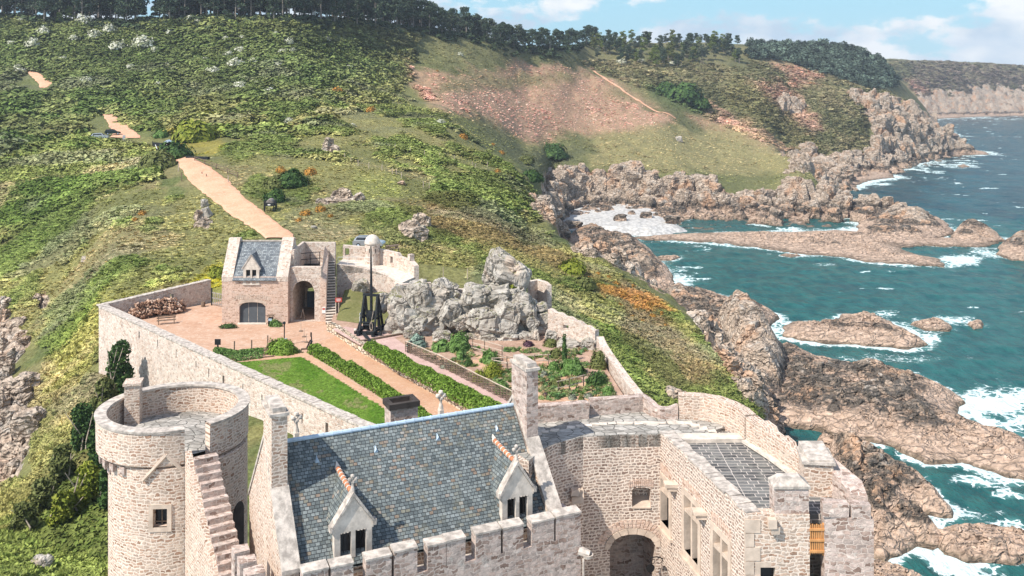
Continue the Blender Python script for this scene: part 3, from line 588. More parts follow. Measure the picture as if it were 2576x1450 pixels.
# ------------------------------------------------------------------ stone, slate and timber materials
def masonry(name, stops, mortar, bw=0.34, bh=0.16, ms=0.022, warp=0.07, lichen=0.25, stain=0.3, bump=0.7):
    t = MT(name); uv = t.uv(); p = t.pos()
    w = t.n('ShaderNodeTexNoise', {'Vector': uv, 'Scale': 1.7, 'Detail': 3}).outputs['Color']; w2 = t.n('ShaderNodeTexNoise', {'Vector': uv, 'Scale': 5.5, 'Detail': 2}).outputs['Color']
    q = t.vmath('ADD', uv, t.vmath('SCALE', t.vmath('SUBTRACT', w, (.5, .5, .5)), warp * 3)); q = t.vmath('ADD', q, t.vmath('SCALE', t.vmath('SUBTRACT', w2, (.5, .5, .5)), warp * 1.2))
    br = t.n('ShaderNodeTexBrick', {'Vector': q, 'Color1': (0, 0, 0, 1), 'Color2': (1, 1, 1, 1), 'Mortar': (.5, .5, .5, 1), 'Scale': 1.0, 'Mortar Size': ms, 'Mortar Smooth': 0.25, 'Bias': 0.0, 'Brick Width': bw, 'Row Height': bh}, offset=0.37, squash=0.72, squash_frequency=3)
    col = t.ramp(br.outputs['Color'], [(i / (len(stops) - 1), s) for i, s in enumerate(stops)])
    n1 = t.noise(p, 0.55, 5, .65); n2 = t.noise(p, 5.0, 4, .65)
    col = t.mix(0.5, col, t.mix(t.rng(n2, .3, .7), (.25, .25, .25, 1), (.78, .78, .78, 1)), 'OVERLAY')
    mo = t.mix(t.rng(n1, .3, .7), tuple(c * .82 for c in mortar) + (1,), tuple(mortar) + (1,))
    c = t.mix(br.outputs['Fac'], col, mo)
    c = t.mix(t.rng(n1, .50, .66, 0, stain), c, tuple(x * .55 for x in stops[0]) + (1,))
    li = t.noise(p, 2.3, 6, .75); c = t.mix(t.rng(li, .56, .68, 0, lichen), c, (.60, .60, .54, 1))
    h = t.math('ADD', t.math('MULTIPLY', br.outputs['Fac'], -1.0), t.math('MULTIPLY', n2, .8))
    return t.done(c, .92, t.bump(h, bump, .05), .15)
def rubble(name, stops, mortar, sx=3.2, sy=6.0, joint=0.10, lichen=0.25, dark=0.2):
    t = MT(name); uv = t.uv(); p = t.pos()
    q = t.vmath('MULTIPLY', uv, (sx, sy, 1)); w = t.n('ShaderNodeTexNoise', {'Vector': q, 'Scale': .7, 'Detail': 2}).outputs['Color']; q = t.vmath('ADD', q, t.vmath('SCALE', w, .5))
    v = t.n('ShaderNodeTexVoronoi', {'Vector': q, 'Scale': 1.0, 'Randomness': .85}, voronoi_dimensions='2D'); e = t.n('ShaderNodeTexVoronoi', {'Vector': q, 'Scale': 1.0, 'Randomness': .85}, voronoi_dimensions='2D', feature='DISTANCE_TO_EDGE').outputs['Distance']
    r = t.n('ShaderNodeSeparateColor', {'Color': v.outputs['Color']}).outputs[0]
    col = t.ramp(r, [(i / (len(stops) - 1), s) for i, s in enumerate(stops)]); n1 = t.noise(p, .5, 5, .65); n2 = t.noise(p, 4.5, 4, .65)
    col = t.mix(.45, col, t.mix(t.rng(n2, .3, .7), (.25, .25, .25, 1), (.78, .78, .78, 1)), 'OVERLAY')
    c = t.mix(t.rng(e, joint, joint * .4), col, tuple(mortar) + (1,)); c = t.mix(t.rng(n1, .52, .66, 0, dark), c, tuple(x * .5 for x in stops[0]) + (1,))
    li = t.noise(p, 2.0, 6, .75); c = t.mix(t.rng(li, .55, .68, 0, lichen), c, (.58, .58, .52, 1))
    return t.done(c, .92, t.bump(t.math('ADD', t.rng(e, 0, joint * 1.6), t.math('MULTIPLY', n2, .7)), .7, .05), .15)
PINK = [(.30, .18, .12), (.44, .295, .215), (.54, .40, .31), (.40, .31, .245), (.60, .46, .355)]
M_WALL = masonry('pink_granite_rubble', PINK, (.76, .63, .52), .33, .14, .028, .12, .16, .22)
M_WING = masonry('repointed_rubble', [(.24, .165, .13), (.36, .255, .20), (.46, .35, .28), (.33, .26, .22)], (.80, .67, .56), .28, .14, .030, .10, .12, .12)
M_GREY = masonry('weathered_granite', [(.21, .14, .11), (.44, .325, .27), (.58, .46, .40), (.33, .265, .23)], (.62, .51, .44), .35, .165, .022, .15, .34, .26, 1.0)
M_CURT = rubble('pale_rubble', [(.42, .30, .23), (.56, .44, .36), (.66, .55, .46), (.50, .42, .36)], (.72, .62, .53), 2.6, 5.0, .09, .25, .22)
M_GATE = masonry('gatehouse_rubble', [(.34, .215, .15), (.52, .36, .27), (.62, .46, .36), (.50, .39, .32)], (.76, .56, .45), .38, .17, .03, .08, .1, .15)
M_DRY = rubble('drystone', [(.40, .30, .21), (.56, .44, .31), (.68, .58, .46), (.40, .33, .26)], (.10, .07, .05), 1.5, 2.6, .12, .1, .1)
M_COPE = plain('granite_coping', (.46, .40, .345), .92, .36, 3.2, .7)
M_DRESS = plain('dressed_granite', (.54, .43, .34), .9, .2, 1.6, .3)
M_PALEST = plain('pale_limestone', (.60, .52, .44), .9, .2, 2.6, .35)
M_VOID = plain('dark_glass_and_void', (.012, .012, .014), .18, .3, 2.0)
M_DARK = plain('dark_interior', (.05, .04, .035), .95, .3, 2.0)  # dark colour stands in for the shade inside doorways
M_BLACKW = plain('black_tarred_timber', (.016, .019, .022), .7, .4, 3.0, .3)
M_WOOD = plain('weathered_wood', (.17, .12, .085), .85, .35, 4.0, .3)
M_POLE = plain('bleached_poles', (.46, .37, .29), .85, .25, 4.0, .2)
M_NEWW = plain('new_orange_timber', (.56, .27, .10), .7, .15, 4.0, .1)
M_IRON = plain('black_iron', (.015, .015, .016), .5, .3, 4.0)
M_WHITE = plain('white_paint', (.74, .73, .70), .6, .1, 3.0)
M_ZINC = plain('zinc_ridge', (.42, .52, .62), .45, .15, 3.0)
M_TERRA = plain('terracotta', (.46, .18, .09), .8, .25, 5.0, .2)
def slate(name, stops, bw, bh, ms=.012, mossy=.25, dirn=None):
    t = MT(name); uv = t.uv(); p = t.pos()
    w = t.n('ShaderNodeTexNoise', {'Vector': uv, 'Scale': 4, 'Detail': 2}).outputs['Color']; q = t.vmath('ADD', uv, t.vmath('SCALE', t.vmath('SUBTRACT', w, (.5, .5, .5)), .035))
    br = t.n('ShaderNodeTexBrick', {'Vector': q, 'Color1': (0, 0, 0, 1), 'Color2': (1, 1, 1, 1), 'Mortar': (0, 0, 0, 1), 'Scale': 1.0, 'Mortar Size': ms, 'Mortar Smooth': .3, 'Brick Width': bw, 'Row Height': bh}, offset=.5, squash=.85, squash_frequency=3)
    big = t.noise(p, .45, 4, .6); f = t.math('ADD', br.outputs['Color'], t.math('MULTIPLY', t.math('SUBTRACT', big, .5), .55))
    col = t.ramp(f, stops); n2 = t.noise(p, 7, 4, .7)
    col = t.mix(.4, col, t.mix(t.rng(n2, .3, .7), (.25, .25, .25, 1), (.75, .75, .75, 1)), 'OVERLAY')
    c = t.mix(br.outputs['Fac'], col, (.030, .032, .036, 1)); c = t.mix(t.rng(t.noise(p, 1.1, 5, .7), .52, .7, 0, mossy), c, (.20, .175, .10, 1))
    sl = t.n('ShaderNodeSeparateXYZ', {'Vector': uv}).outputs['Y']; saw = t.math('FRACT', t.math('DIVIDE', sl, bh))
    h = t.math('ADD', t.math('MULTIPLY', br.outputs['Fac'], -1.0), t.math('ADD', t.math('MULTIPLY', br.outputs['Color'], .5), t.math('MULTIPLY', saw, -.5)))
    return t.done(c, .62, t.bump(h, .6, .03), .35)
M_SLATE = slate('old_slates', [(0.0, (.085, .100, .100)), (.25, (.125, .145, .145)), (.55, (.165, .185, .180)), (.78, (.215, .238, .235)), (.90, (.18, .17, .13)), (.96, (.21, .15, .11)), (1.0, (.28, .26, .23))], .20, .14)
M_SLATE2 = slate('grey_slates', [(0, (.10, .115, .13)), (.5, (.19, .21, .225)), (1, (.30, .32, .32))], .28, .2, .014, .15)
M_PAVE = rubble('stone_flags', [(.24, .22, .195), (.34, .315, .28), (.44, .405, .36), (.30, .285, .255)], (.15, .14, .12), 1.9, 2.7, .05, .3, .3)
def pave_dark():
    t = MT('slate_flags'); p = t.pos(); uv = t.uv(); w = t.n('ShaderNodeTexNoise', {'Vector': uv, 'Scale': 2, 'Detail': 2}).outputs['Color']; q = t.vmath('ADD', uv, t.vmath('SCALE', w, .10))
    br = t.n('ShaderNodeTexBrick', {'Vector': q, 'Color1': (.055, .055, .055, 1), 'Color2': (.17, .165, .155, 1), 'Mortar': (.50, .44, .39, 1), 'Scale': 1.0, 'Mortar Size': .020, 'Mortar Smooth': .2, 'Brick Width': .62, 'Row Height': .30}, offset=.42, squash=.7, squash_frequency=2)
    n = t.noise(p, 1.4, 5, .7); c = t.mix(t.rng(n, .5, .68, 0, .6), br.outputs['Color'], (.24, .23, .20, 1)); c = t.mix(t.rng(t.noise(p, 6, 4, .7), .55, .7, 0, .3), c, (.4, .38, .34, 1))
    return t.done(c, .75, t.bump(t.math('MULTIPLY', br.outputs['Fac'], -1), .4, .03), .3)
M_FLAG = pave_dark()
M_COURT = mat_dirt('pink_courtyard_sand', (.44, .265, .175, 1), (.49, .32, .225, 1), (.55, .41, .31, 1))
M_COURT2 = mat_dirt('orange_sand', (.46, .265, .165, 1), (.51, .315, .20, 1), (.55, .39, .28, 1), 1.4)
M_SOIL = mat_dirt('garden_soil', (.34, .22, .16, 1), (.46, .31, .23, 1), (.26, .17, .11, 1), 1.5)
M_GRAV = mat_dirt('mauve_gravel', (.46, .31, .27, 1), (.54, .38, .33, 1), (.40, .27, .23, 1), 1.5)
def mat_lawn(name, a, b, c3):
    t = MT(name); p = t.pos(); n1 = t.noise(p, .5, 5, .7); n2 = t.noise(t.vmath('MULTIPLY', p, (2.0, 5, 1)), 1.6, 5, .7)
    c = t.mix(t.rng(n2, .34, .66), a, b); c = t.mix(t.rng(n1, .52, .72, 0, .65), c, c3)
    return t.done(c, .9, t.bump(n2, .6, .08), .15)
M_LAWN = mat_lawn('mown_lawn', (.055, .115, .010, 1), (.125, .200, .024, 1), (.25, .24, .09, 1))
M_ROUGH = mat_lawn('rough_grass', (.11, .115, .038, 1), (.19, .18, .07, 1), (.25, .20, .11, 1))
# ------------------------------------------------------------------ walls along a plan line, with openings
def wall_path(pts, z0, z1, th, openings=(), step=0.5, side=1):
    """front face on the plan polyline, body to its left (side=1) or right; openings (s0, s1, zb, zt, rise); z0/z1 value or function of s"""
    P = [Vector((p[0], p[1])) for p in pts]; cum = [0.0]
    for a, b in zip(P, P[1:]): cum.append(cum[-1] + (b - a).length)
    L = cum[-1]; nr = []
    for i in range(len(P)):
        d = (P[min(i + 1, len(P) - 1)] - P[max(i - 1, 0)]).normalized(); n = Vector((-d.y, d.x)) * side
        if 0 < i < len(P) - 1:
            d1 = (P[i] - P[i - 1]).normalized(); n /= max(0.5, Vector((-d1.y, d1.x)).dot(n * side))
        nr.append(n)
    def pt(s):
        s = min(max(s, 0), L); k = 0
        while k < len(P) - 2 and cum[k + 1] < s: k += 1
        f = (s - cum[k]) / (cum[k + 1] - cum[k]); return P[k].lerp(P[k + 1], f), nr[k].lerp(nr[k + 1], f)
    fz0 = z0 if callable(z0) else (lambda s: z0); fz1 = z1 if callable(z1) else (lambda s: z1)
    br = set(round(c, 4) for c in cum); k = int(L / step)
    br |= set(round(L * i / max(k, 1), 4) for i in range(k + 1)) if (callable(z1) or callable(z0)) else set()
    for o in openings:
        n = 8 if o[4] else 1
        br |= set(round(o[0] + (o[1] - o[0]) * i / n, 4) for i in range(n + 1))
    br = sorted(b for b in br if -1e-3 <= b <= L + 1e-3); mb = MB(); uv = []
    def quad(a, b, c, d, u): mb.add([a, b, c, d], [(0, 1, 2, 3)]); uv.extend(u)
    def ztop(o, s):
        if not o[4]: return o[3]
        t = (s - (o[0] + o[1]) / 2) / ((o[1] - o[0]) / 2); return o[3] - o[4] + o[4] * math.sqrt(max(0, 1 - t * t))
    for a, b in zip(br, br[1:]):
        if b - a < 1e-4: continue
        m = (a + b) / 2; act = sorted([o for o in openings if o[0] - 1e-5 <= m <= o[1] + 1e-5], key=lambda o: o[2])
        sp = []; la, lb = fz0(a), fz0(b)
        for o in act: sp.append((la, lb, o[2], o[2])); la, lb = ztop(o, a), ztop(o, b)
        sp.append((la, lb, fz1(a), fz1(b)))
        (pa, na), (pb, nb) = pt(a), pt(b); qa, qb = pa + na * th, pb + nb * th
        for i, (b0, b1, t0, t1) in enumerate(sp):
            A0, B0, A1, B1 = (pa.x, pa.y, b0), (pb.x, pb.y, b1), (pa.x, pa.y, t0), (pb.x, pb.y, t1)
            C0, D0, C1, D1 = (qa.x, qa.y, b0), (qb.x, qb.y, b1), (qa.x, qa.y, t0), (qb.x, qb.y, t1)
            quad(A0, B0, B1, A1, [(a, b0), (b, b1), (b, t1), (a, t0)]); quad(D0, C0, C1, D1, [(b + 7, b1), (a + 7, b0), (a + 7, t0), (b + 7, t1)])
            quad(A1, B1, D1, C1, [(a, 0), (b, 0), (b, th), (a, th)])
            if i: quad(C0, D0, B0, A0, [(a, 0), (b, 0), (b, th), (a, th)])
    def cap(s, z0_, z1_):
        p, n = pt(s); q = p + n * th; quad((p.x, p.y, z0_), (q.x, q.y, z0_), (q.x, q.y, z1_), (p.x, p.y, z1_), [(0, z0_), (th, z0_), (th, z1_), (0, z1_)])
    cap(0, fz0(0), fz1(0)); cap(L, fz0(L), fz1(L))
    for o in openings: cap(o[0], o[2], ztop(o, o[0])); cap(o[1], o[2], ztop(o, o[1]))
    mb.uvl = uv; mb.pt = pt; mb.L = L; return mb
def build_uv(mb, name, mat, parent=None, smooth=False):
    o = mesh_obj(name, mb.v, mb.f, mat, parent, None, smooth); l = o.data.uv_layers.new(name='UVMap')
    if len(mb.uvl) == len(o.data.loops):
        l.data.foreach_set('uv', np.array(mb.uvl, float).ravel())
    bm = bmesh.new(); bm.from_mesh(o.data); bmesh.ops.remove_doubles(bm, verts=bm.verts, dist=.002); bm.normal_update(); bmesh.ops.recalc_face_normals(bm, faces=bm.faces); bm.to_mesh(o.data); bm.free()
    return o
def cyl_uv(o, cx, cy, R):            # wrap the courses round a round wall
    me = o.data; uvl = me.uv_layers.get('UVMap') or me.uv_layers.new(name='UVMap'); M = parent_matrix(o)
    for p in me.polygons:
        nz = abs(p.normal.z); vs = [M @ me.vertices[me.loops[i].vertex_index].co for i in p.loop_indices]; t0 = None
        for i, v in zip(p.loop_indices, vs):
            t = math.atan2(v.y - cy, v.x - cx)
            if t0 is None: t0 = t
            if t - t0 > math.pi: t -= 2 * math.pi
            if t - t0 < -math.pi: t += 2 * math.pi
            uvl.data[i].uv = (t * R, v.z if nz < .9 else math.hypot(v.x - cx, v.y - cy) + v.z)
def plane_hit(P0, P1, px, py):       # where a line of sight meets the upright plane through P0, P1 -> (distance along, height)
    k = (px - CX) / F; dx, dy = P1[0] - P0[0], P1[1] - P0[1]; L = math.hypot(dx, dy)
    s = (k * P0[1] - P0[0]) / (dx / L - k * dy / L); Y = P0[1] + s * dy / L
    return s, CAMZ - (py - HY) / F * Y
def frame_box(mb, c, d, n, w, h, t, dep):        # four bars round an opening, c = bottom centre, d = along, n = outward
    for a, b, z0, z1 in ((-w / 2 - t, -w / 2, 0, h), (w / 2, w / 2 + t, 0, h), (-w / 2 - t, w / 2 + t, h, h + t), (-w / 2 - t, w / 2 + t, -t, 0)):
        v = [Vector((c[0], c[1], c[2] + z)) + d * s + n * o for z in (z0, z1) for s, o in ((a, 0), (b, 0), (b, dep), (a, dep))]
        mb.add(v, [(0, 3, 2, 1), (4, 5, 6, 7), (0, 1, 5, 4), (1, 2, 6, 5), (2, 3, 7, 6), (3, 0, 4, 7)])
def panel(mb, c, d, n, w, h, o0, o1):            # a slab on a wall: between offsets o0 and o1 from it
    v = [Vector((c[0], c[1], c[2] + z)) + d * s + n * o for z in (0, h) for s, o in ((-w / 2, o0), (w / 2, o0), (w / 2, o1), (-w / 2, o1))]
    mb.add(v, [(0, 3, 2, 1), (4, 5, 6, 7), (0, 1, 5, 4), (1, 2, 6, 5), (2, 3, 7, 6), (3, 0, 4, 7)]); return mb
V3 = lambda p, z: Vector((p[0], p[1], z))
# ------------------------------------------------------------------ round tower, left foreground
def round_tower():
    C = (-16.3, 46.0); B = (-15.95, 45.75); zt = 49.95; fl = 48.65
    r = empty('round_tower', (C[0], C[1], 31), 'round pink granite tower with a hollow parapet walk and small square window', 'tower')
    R = 3.15; wpx = (-15.72, B[1] - 3.14); a_w = math.atan2(wpx[1] - B[1], wpx[0] - B[0])
    # drum with a window cut through
    N = 96; pts = [(B[0] + R * math.cos(a_w + math.pi + 2 * math.pi * i / N), B[1] + R * math.sin(a_w + math.pi + 2 * math.pi * i / N)) for i in range(N + 1)]
    Lc = 2 * N * R * math.sin(math.pi / N); s0 = Lc / 2
    w = wall_path(pts, 30, 48.3, .55, [(s0 - .33, s0 + .33, 45.72, 46.55, 0)]); build_uv(w, 'wall', M_WALL, r)
    # corbelled parapet, open where the stair arrives
    ga0, ga1 = math.radians(-63), math.radians(-44)
    mb = MB(); mb.lathe((C[0], C[1], 0), [(2.98, 48.0), (3.2, 48.25), (3.46, 48.45), (3.48, zt - .02), (3.38, zt + .02), (3.06, zt), (3.04, fl - .1)], 72, ga1, ga0 + 2 * math.pi)
    for a in (ga0, ga1):
        k = [(q[0], q[1]) for q in [(2.98, 48.0), (3.46, 48.45), (3.48, zt - .02), (3.06, zt), (3.04, fl - .1)]]
        mb.add([(C[0] + q * math.cos(a), C[1] + q * math.sin(a), z) for q, z in k], [(0, 1, 2, 3, 4)])
    o = mb.build('parapet', M_WALL, r); cyl_uv(o, C[0], C[1], 3.5)
    cp = MB(); cp.lathe((C[0], C[1], 0), [(3.52, zt - .05), (3.54, zt + .06), (3.0, zt + .08), (2.99, zt - .02)], 72, ga1, ga0 + 2 * math.pi); o = cp.build('coping', M_COPE, r)
    f = MB(); f.lathe((C[0], C[1], 0), [(3.03, fl - .02), (2.2, fl + .10), (1.0, fl + .22), (.02, fl + .26)], 48); f.build('floor', M_PAVE, r, smooth=True)
    ch = MB(); ch.box((-18.75, 47.25, fl - .3), .72, .8, 2.3, math.radians(12), jit=.02); ch.box((-18.75, 47.25, fl + 2.0), .84, .92, .12, math.radians(12)); ch.build('chimney', M_WALL, r)
    for i, a in enumerate((-172, -160, -148, -136, -124, -112)):
        t = math.radians(a); c = MB(); d = Vector((math.cos(t), math.sin(t), 0)); e = Vector((-d.y, d.x, 0))
        for q, z0, z1 in ((3.12, 47.62, 48.0), (3.34, 47.95, 48.3)):
            p = Vector((C[0], C[1], 0)); c.add([p + d * rr + e * ss + Vector((0, 0, z)) for z in (z0, z1) for rr, ss in ((2.6, -.14), (q, -.14), (q, .14), (2.6, .14))], [(0, 3, 2, 1), (4, 5, 6, 7), (0, 1, 5, 4), (1, 2, 6, 5), (2, 3, 7, 6), (3, 0, 4, 7)])
        c.build('corbel', M_GREY, r)
    n = Vector((math.cos(a_w), math.sin(a_w), 0)); d = Vector((-n.y, n.x, 0)); c = Vector((B[0], B[1], 45.72)) + n * R
    wf = MB(); frame_box(wf, c + n * -.1, d, n, .62, .83, .19, .125); fr = wf.build('window', M_DRESS, r)
    g = MB(); panel(g, c, d, n, .7, .83, -.42, -.36); g.build('pane', M_VOID, fr)
    g = MB(); panel(g, c + Vector((0, 0, .1)), d, n, .66, .05, -.36, -.32); panel(g, c, d, n, .05, .83, -.36, -.31); g.build('bar', M_WOOD, fr)
    g = MB()            # chevron drip-mould left from an old roof
    def onw(a, z, off=.0): return Vector((B[0] + (R + off) * math.cos(a), B[1] + (R + off) * math.sin(a), z))
    a0 = math.atan2(-3.39, .84)
    for s in (-1, 1):
        pts2 = [Vector((C[0] + 3.47 * math.cos(a0 + s * k * .058), C[1] + 3.47 * math.sin(a0 + s * k * .058), 48.95 - k * .22)) for k in range(6)]; g.tube(pts2, .085, 5)
    g.build('drip_mould', M_DRESS, r)
    # doorway low on the shaded side
    a = math.radians(-14); n = Vector((math.cos(a), math.sin(a), 0)); d = Vector((-n.y, n.x, 0)); q = Vector((B[0], B[1], 43.6)) + n * R; g = MB()
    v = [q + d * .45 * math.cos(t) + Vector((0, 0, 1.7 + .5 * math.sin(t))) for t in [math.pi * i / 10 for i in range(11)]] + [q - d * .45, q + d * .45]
    g.add([p + n * -.25 for p in v] + [p + n * .03 for p in v], [tuple(range(13, 26))] + [(i, (i + 1) % 13, 13 + (i + 1) % 13, 13 + i) for i in range(13)]); g.build('doorway', M_DARK, r)  # solid dark panel, the opening's shade put into its colour
round_tower()
def tower_stair():
    a, b = Vector((-13.9, 43.05, 48.8)), Vector((-11.25, 38.9, 45.55)); d = Vector((b.x - a.x, b.y - a.y, 0)); L = d.length; d.normalize(); n = Vector((-d.y, d.x, 0))
    r = empty('stone_stair', (b.x, b.y, 31), 'steep outside stair of worn stone steps climbing to the round tower parapet', 'stair')
    st = MB(); N = 19
    for i in range(N):
        z = a.z - (a.z - b.z + 1.6) * i / N; p0 = a + d * (L * 1.22 * i / N); w = .52 + random.uniform(-.04, .04)
        q = [p0 - n * w, p0 + n * w, p0 + n * w + d * (L * 1.22 / N + .1), p0 - n * w + d * (L * 1.22 / N + .1)]
        dz = random.uniform(-.025, .025)
        st.add([(x.x, x.y, z - .35 + dz) for x in q] + [(x.x, x.y, z + dz) for x in q], [(0, 3, 2, 1), (4, 5, 6, 7), (0, 1, 5, 4), (1, 2, 6, 5), (2, 3, 7, 6), (3, 0, 4, 7)])
    st.build('steps', M_GREY, r)
    e = a + d * L * 1.25
    m = MB(); q = [a - n * .5, a + n * .5, e + n * .5, e - n * .5]; m.prism([(x.x, x.y) for x in q], 30, [a.z - .38, a.z - .38, b.z - 2.1, b.z - 2.1]); m.build('flank_wall', M_WALL, r)
    k = MB(); q = [a + n * -.5 - d * .2, a + n * -.78 - d * .2, e - n * .78, e - n * .5]; k.prism([(x.x, x.y) for x in q], 30, [a.z + .25, a.z + .25, b.z - 1.6, b.z - 1.6]); k.build('string_wall', M_WALL, r)
tower_stair()
def stepped_parapet():
    r = empty('stepped_parapet', (-10.6, 36.6, 40), 'stepped stone blocks descending beside the foot of the tower stair', 'parapet')
    for px, py, Y, w in ((606, 1378, 37.6, .62), (623, 1404, 36.9, .66), (641, 1434, 36.2, .72)):
        p = at(px, py, Y); m = MB(); m.box((p.x, p.y, 40), w, .62, p.z - 40, math.radians(25), jit=.03); m.build('block', M_GREY, r)
stepped_parapet()
# ------------------------------------------------------------------ the slate-roofed house
HA = Vector((-9.3, 39.4, 0)); HD = Vector((.907, .42, 0)).normalized(); HN = Vector((.42, -.907, 0)).normalized(); ZR, ZE, WE = 50.8, 47.0, 3.6; HL = 10.3
def HP(u, w, z): return HA + HD * u + HN * w + Vector((0, 0, z))
def roof_z(w): return ZR - (ZR - ZE) / WE * abs(w)
def hbox(mb, u0, u1, w0, w1, z0, z1, z1b=None):
    z1b = z1 if z1b is None else z1b
    return mb.add([HP(u0, w1, z0), HP(u1, w1, z0), HP(u1, w0, z0), HP(u0, w0, z0), HP(u0, w1, z1), HP(u1, w1, z1), HP(u1, w0, z1b), HP(u0, w0, z1b)], [(0, 3, 2, 1), (4, 5, 6, 7), (0, 1, 5, 4), (1, 2, 6, 5), (2, 3, 7, 6), (3, 0, 4, 7)])
def finial(mb, p, s):
    mb.lathe((p.x, p.y, p.z), [(.12 * s, 0), (.09 * s, .18 * s), (.055 * s, .3 * s), (.055 * s, .42 * s)], 8)
    for dx, dz in ((0, .74), (-.13, .60), (.13, .60), (0, .48)):
        c = p + HD * dx * s + Vector((0, 0, dz * s)); mb.lathe((c.x, c.y, c.z - .1 * s), [(.01, 0), (.085 * s, .04 * s), (.10 * s, .1 * s), (.085 * s, .16 * s), (.01, .2 * s)], 8)
def house():
    r = empty('manor_house', (HA.x + 4.6, HA.y + 2.2, 36), 'slate roofed granite manor house with two gabled stone dormers', 'house')
    roof = MB(); roof.add([HP(-.3, WE, ZE), HP(HL, WE, ZE), HP(HL, 0, ZR), HP(-.3, 0, ZR), HP(HL, -WE, ZE), HP(-.3, -WE, ZE)], [(0, 1, 2, 3), (3, 2, 4, 5)])
    roof.add([HP(-.3, WE, ZE - .1), HP(HL, WE, ZE - .1), HP(HL, -WE, ZE - .1), HP(-.3, -WE, ZE - .1)], [(3, 2, 1, 0)]); ro = roof.build('roof', M_SLATE, r)
    rc = MB(); rc.tube([HP(-.3, 0, ZR + .02), HP(HL, 0, ZR + .02)], .09, 8); 
    for k in range(26): q = HP(-.1 + k * .4, 0, ZR + .02); rc.tube([q - HD * .02, q + HD * .02], .105, 8)
    rc.build('ridge_cap', M_ZINC, ro)
    wl = MB()
    hbox(wl, -.3, HL, 3.0, 3.45, 34, ZE - .12); hbox(wl, -.3, HL, -3.45, -3.0, 34, ZE - .12); wl.build('wall', M_WALL, r)
    for u0, u1 in ((-.9, -.3), (HL, HL + .55)):
        g = MB(); pr = [(WE + .1, 34), (WE + .1, ZE + .25), (0, ZR + .32), (-WE - .1, ZE + .25), (-WE - .1, 34)]
        g.add([HP(u0, w, z) for w, z in pr] + [HP(u1, w, z) for w, z in pr], [(0, 1, 2, 3, 4), (9, 8, 7, 6, 5)] + [(i, 5 + i, 5 + (i + 1) % 5, (i + 1) % 5) for i in range(5)]); go = g.build('gable_wall', M_WALL, r)
        c = MB()
        for s in (1, -1):
            v = [HP(u, w * s, z) for u in (u0 - .05, u1 + .06) for w, z in ((-.0, ZR + .33), (WE + .16, ZE + .24), (WE + .16, ZE + .40), (0, ZR + .50))]
            c.add(v, [(0, 1, 2, 3), (7, 6, 5, 4)] + [(i, 4 + i, 4 + (i + 1) % 4, (i + 1) % 4) for i in range(4)])
        c.build('coping', M_COPE, go)
    for u0, u1, w0, w1, zt in ((-.92, -.30, -.16, 1.58, 52.45), (10.3, 10.86, -.15, 1.45, 52.75)):
        c = MB(); hbox(c, u0, u1, w0, w1, 48.5, zt); c.build('chimney', M_WALL if u0 < 0 else M_GREY, r)
        k = MB(); hbox(k, u0 - .07, u1 + .07, w0 - .07, w1 + .07, zt, zt + .12); hbox(k, u0 + .05, u1 - .05, w0 + .05, w1 - .05, zt + .12, zt + .32); k.build('chimney_cap', M_COPE, r.children[-1])
    # rear stack and the finials of the rear dormers
    c = MB(); hbox(c, 5.05, 6.35, -2.75, -1.85, 48, 50.75); co = c.build('chimney', M_GREY, r); co['label'] = 'dark square chimney stack behind the ridge'
    k = MB()
    for u0, u1, w0, w1 in ((4.97, 6.43, -2.83, -2.6), (4.97, 6.43, -2.0, -1.77), (4.97, 5.2, -2.6, -2.0), (6.2, 6.43, -2.6, -2.0)): hbox(k, u0, u1, w0, w1, 50.75, 51.0)
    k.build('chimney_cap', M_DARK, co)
    for u in (.95, 7.75):
        m = MB(); hbox(m, u - .1, u + .1, -2.75, -2.45, 48.4, 50.15); p = HP(u, -2.6, 50.1); finial(m, p, 1.15); m.build('finial', M_PALEST, r)
    # vents on the slope
    for px, py in ((797, 1165), (948, 1138), (1105, 1108), (1250, 1085)):
        # position on the front slope
        best = min(((abs((CX + F * HP(u / 10, w / 20, 0).x / HP(u / 10, w / 20, 0).y) - px) + abs(HY + F * (CAMZ - roof_z(w / 20)) / HP(u / 10, w / 20, 0).y - py)), u / 10, w / 20) for u in range(0, 104) for w in range(0, 72))
        p = HP(best[1], best[2], roof_z(best[2])); m = MB(); m.add([p - HD * .09, p + HD * .09, p + Vector((0, 0, .16)) + HN * .05, p - HN * .22 + Vector((0, 0, .25))], [(0, 1, 2), (1, 3, 2), (3, 0, 2)]); m.build('roof_vent', M_ZINC, ro)
    for u, wd in ((1.87, 1.50), (8.92, 1.40)):
        dormer(r, u, wd)
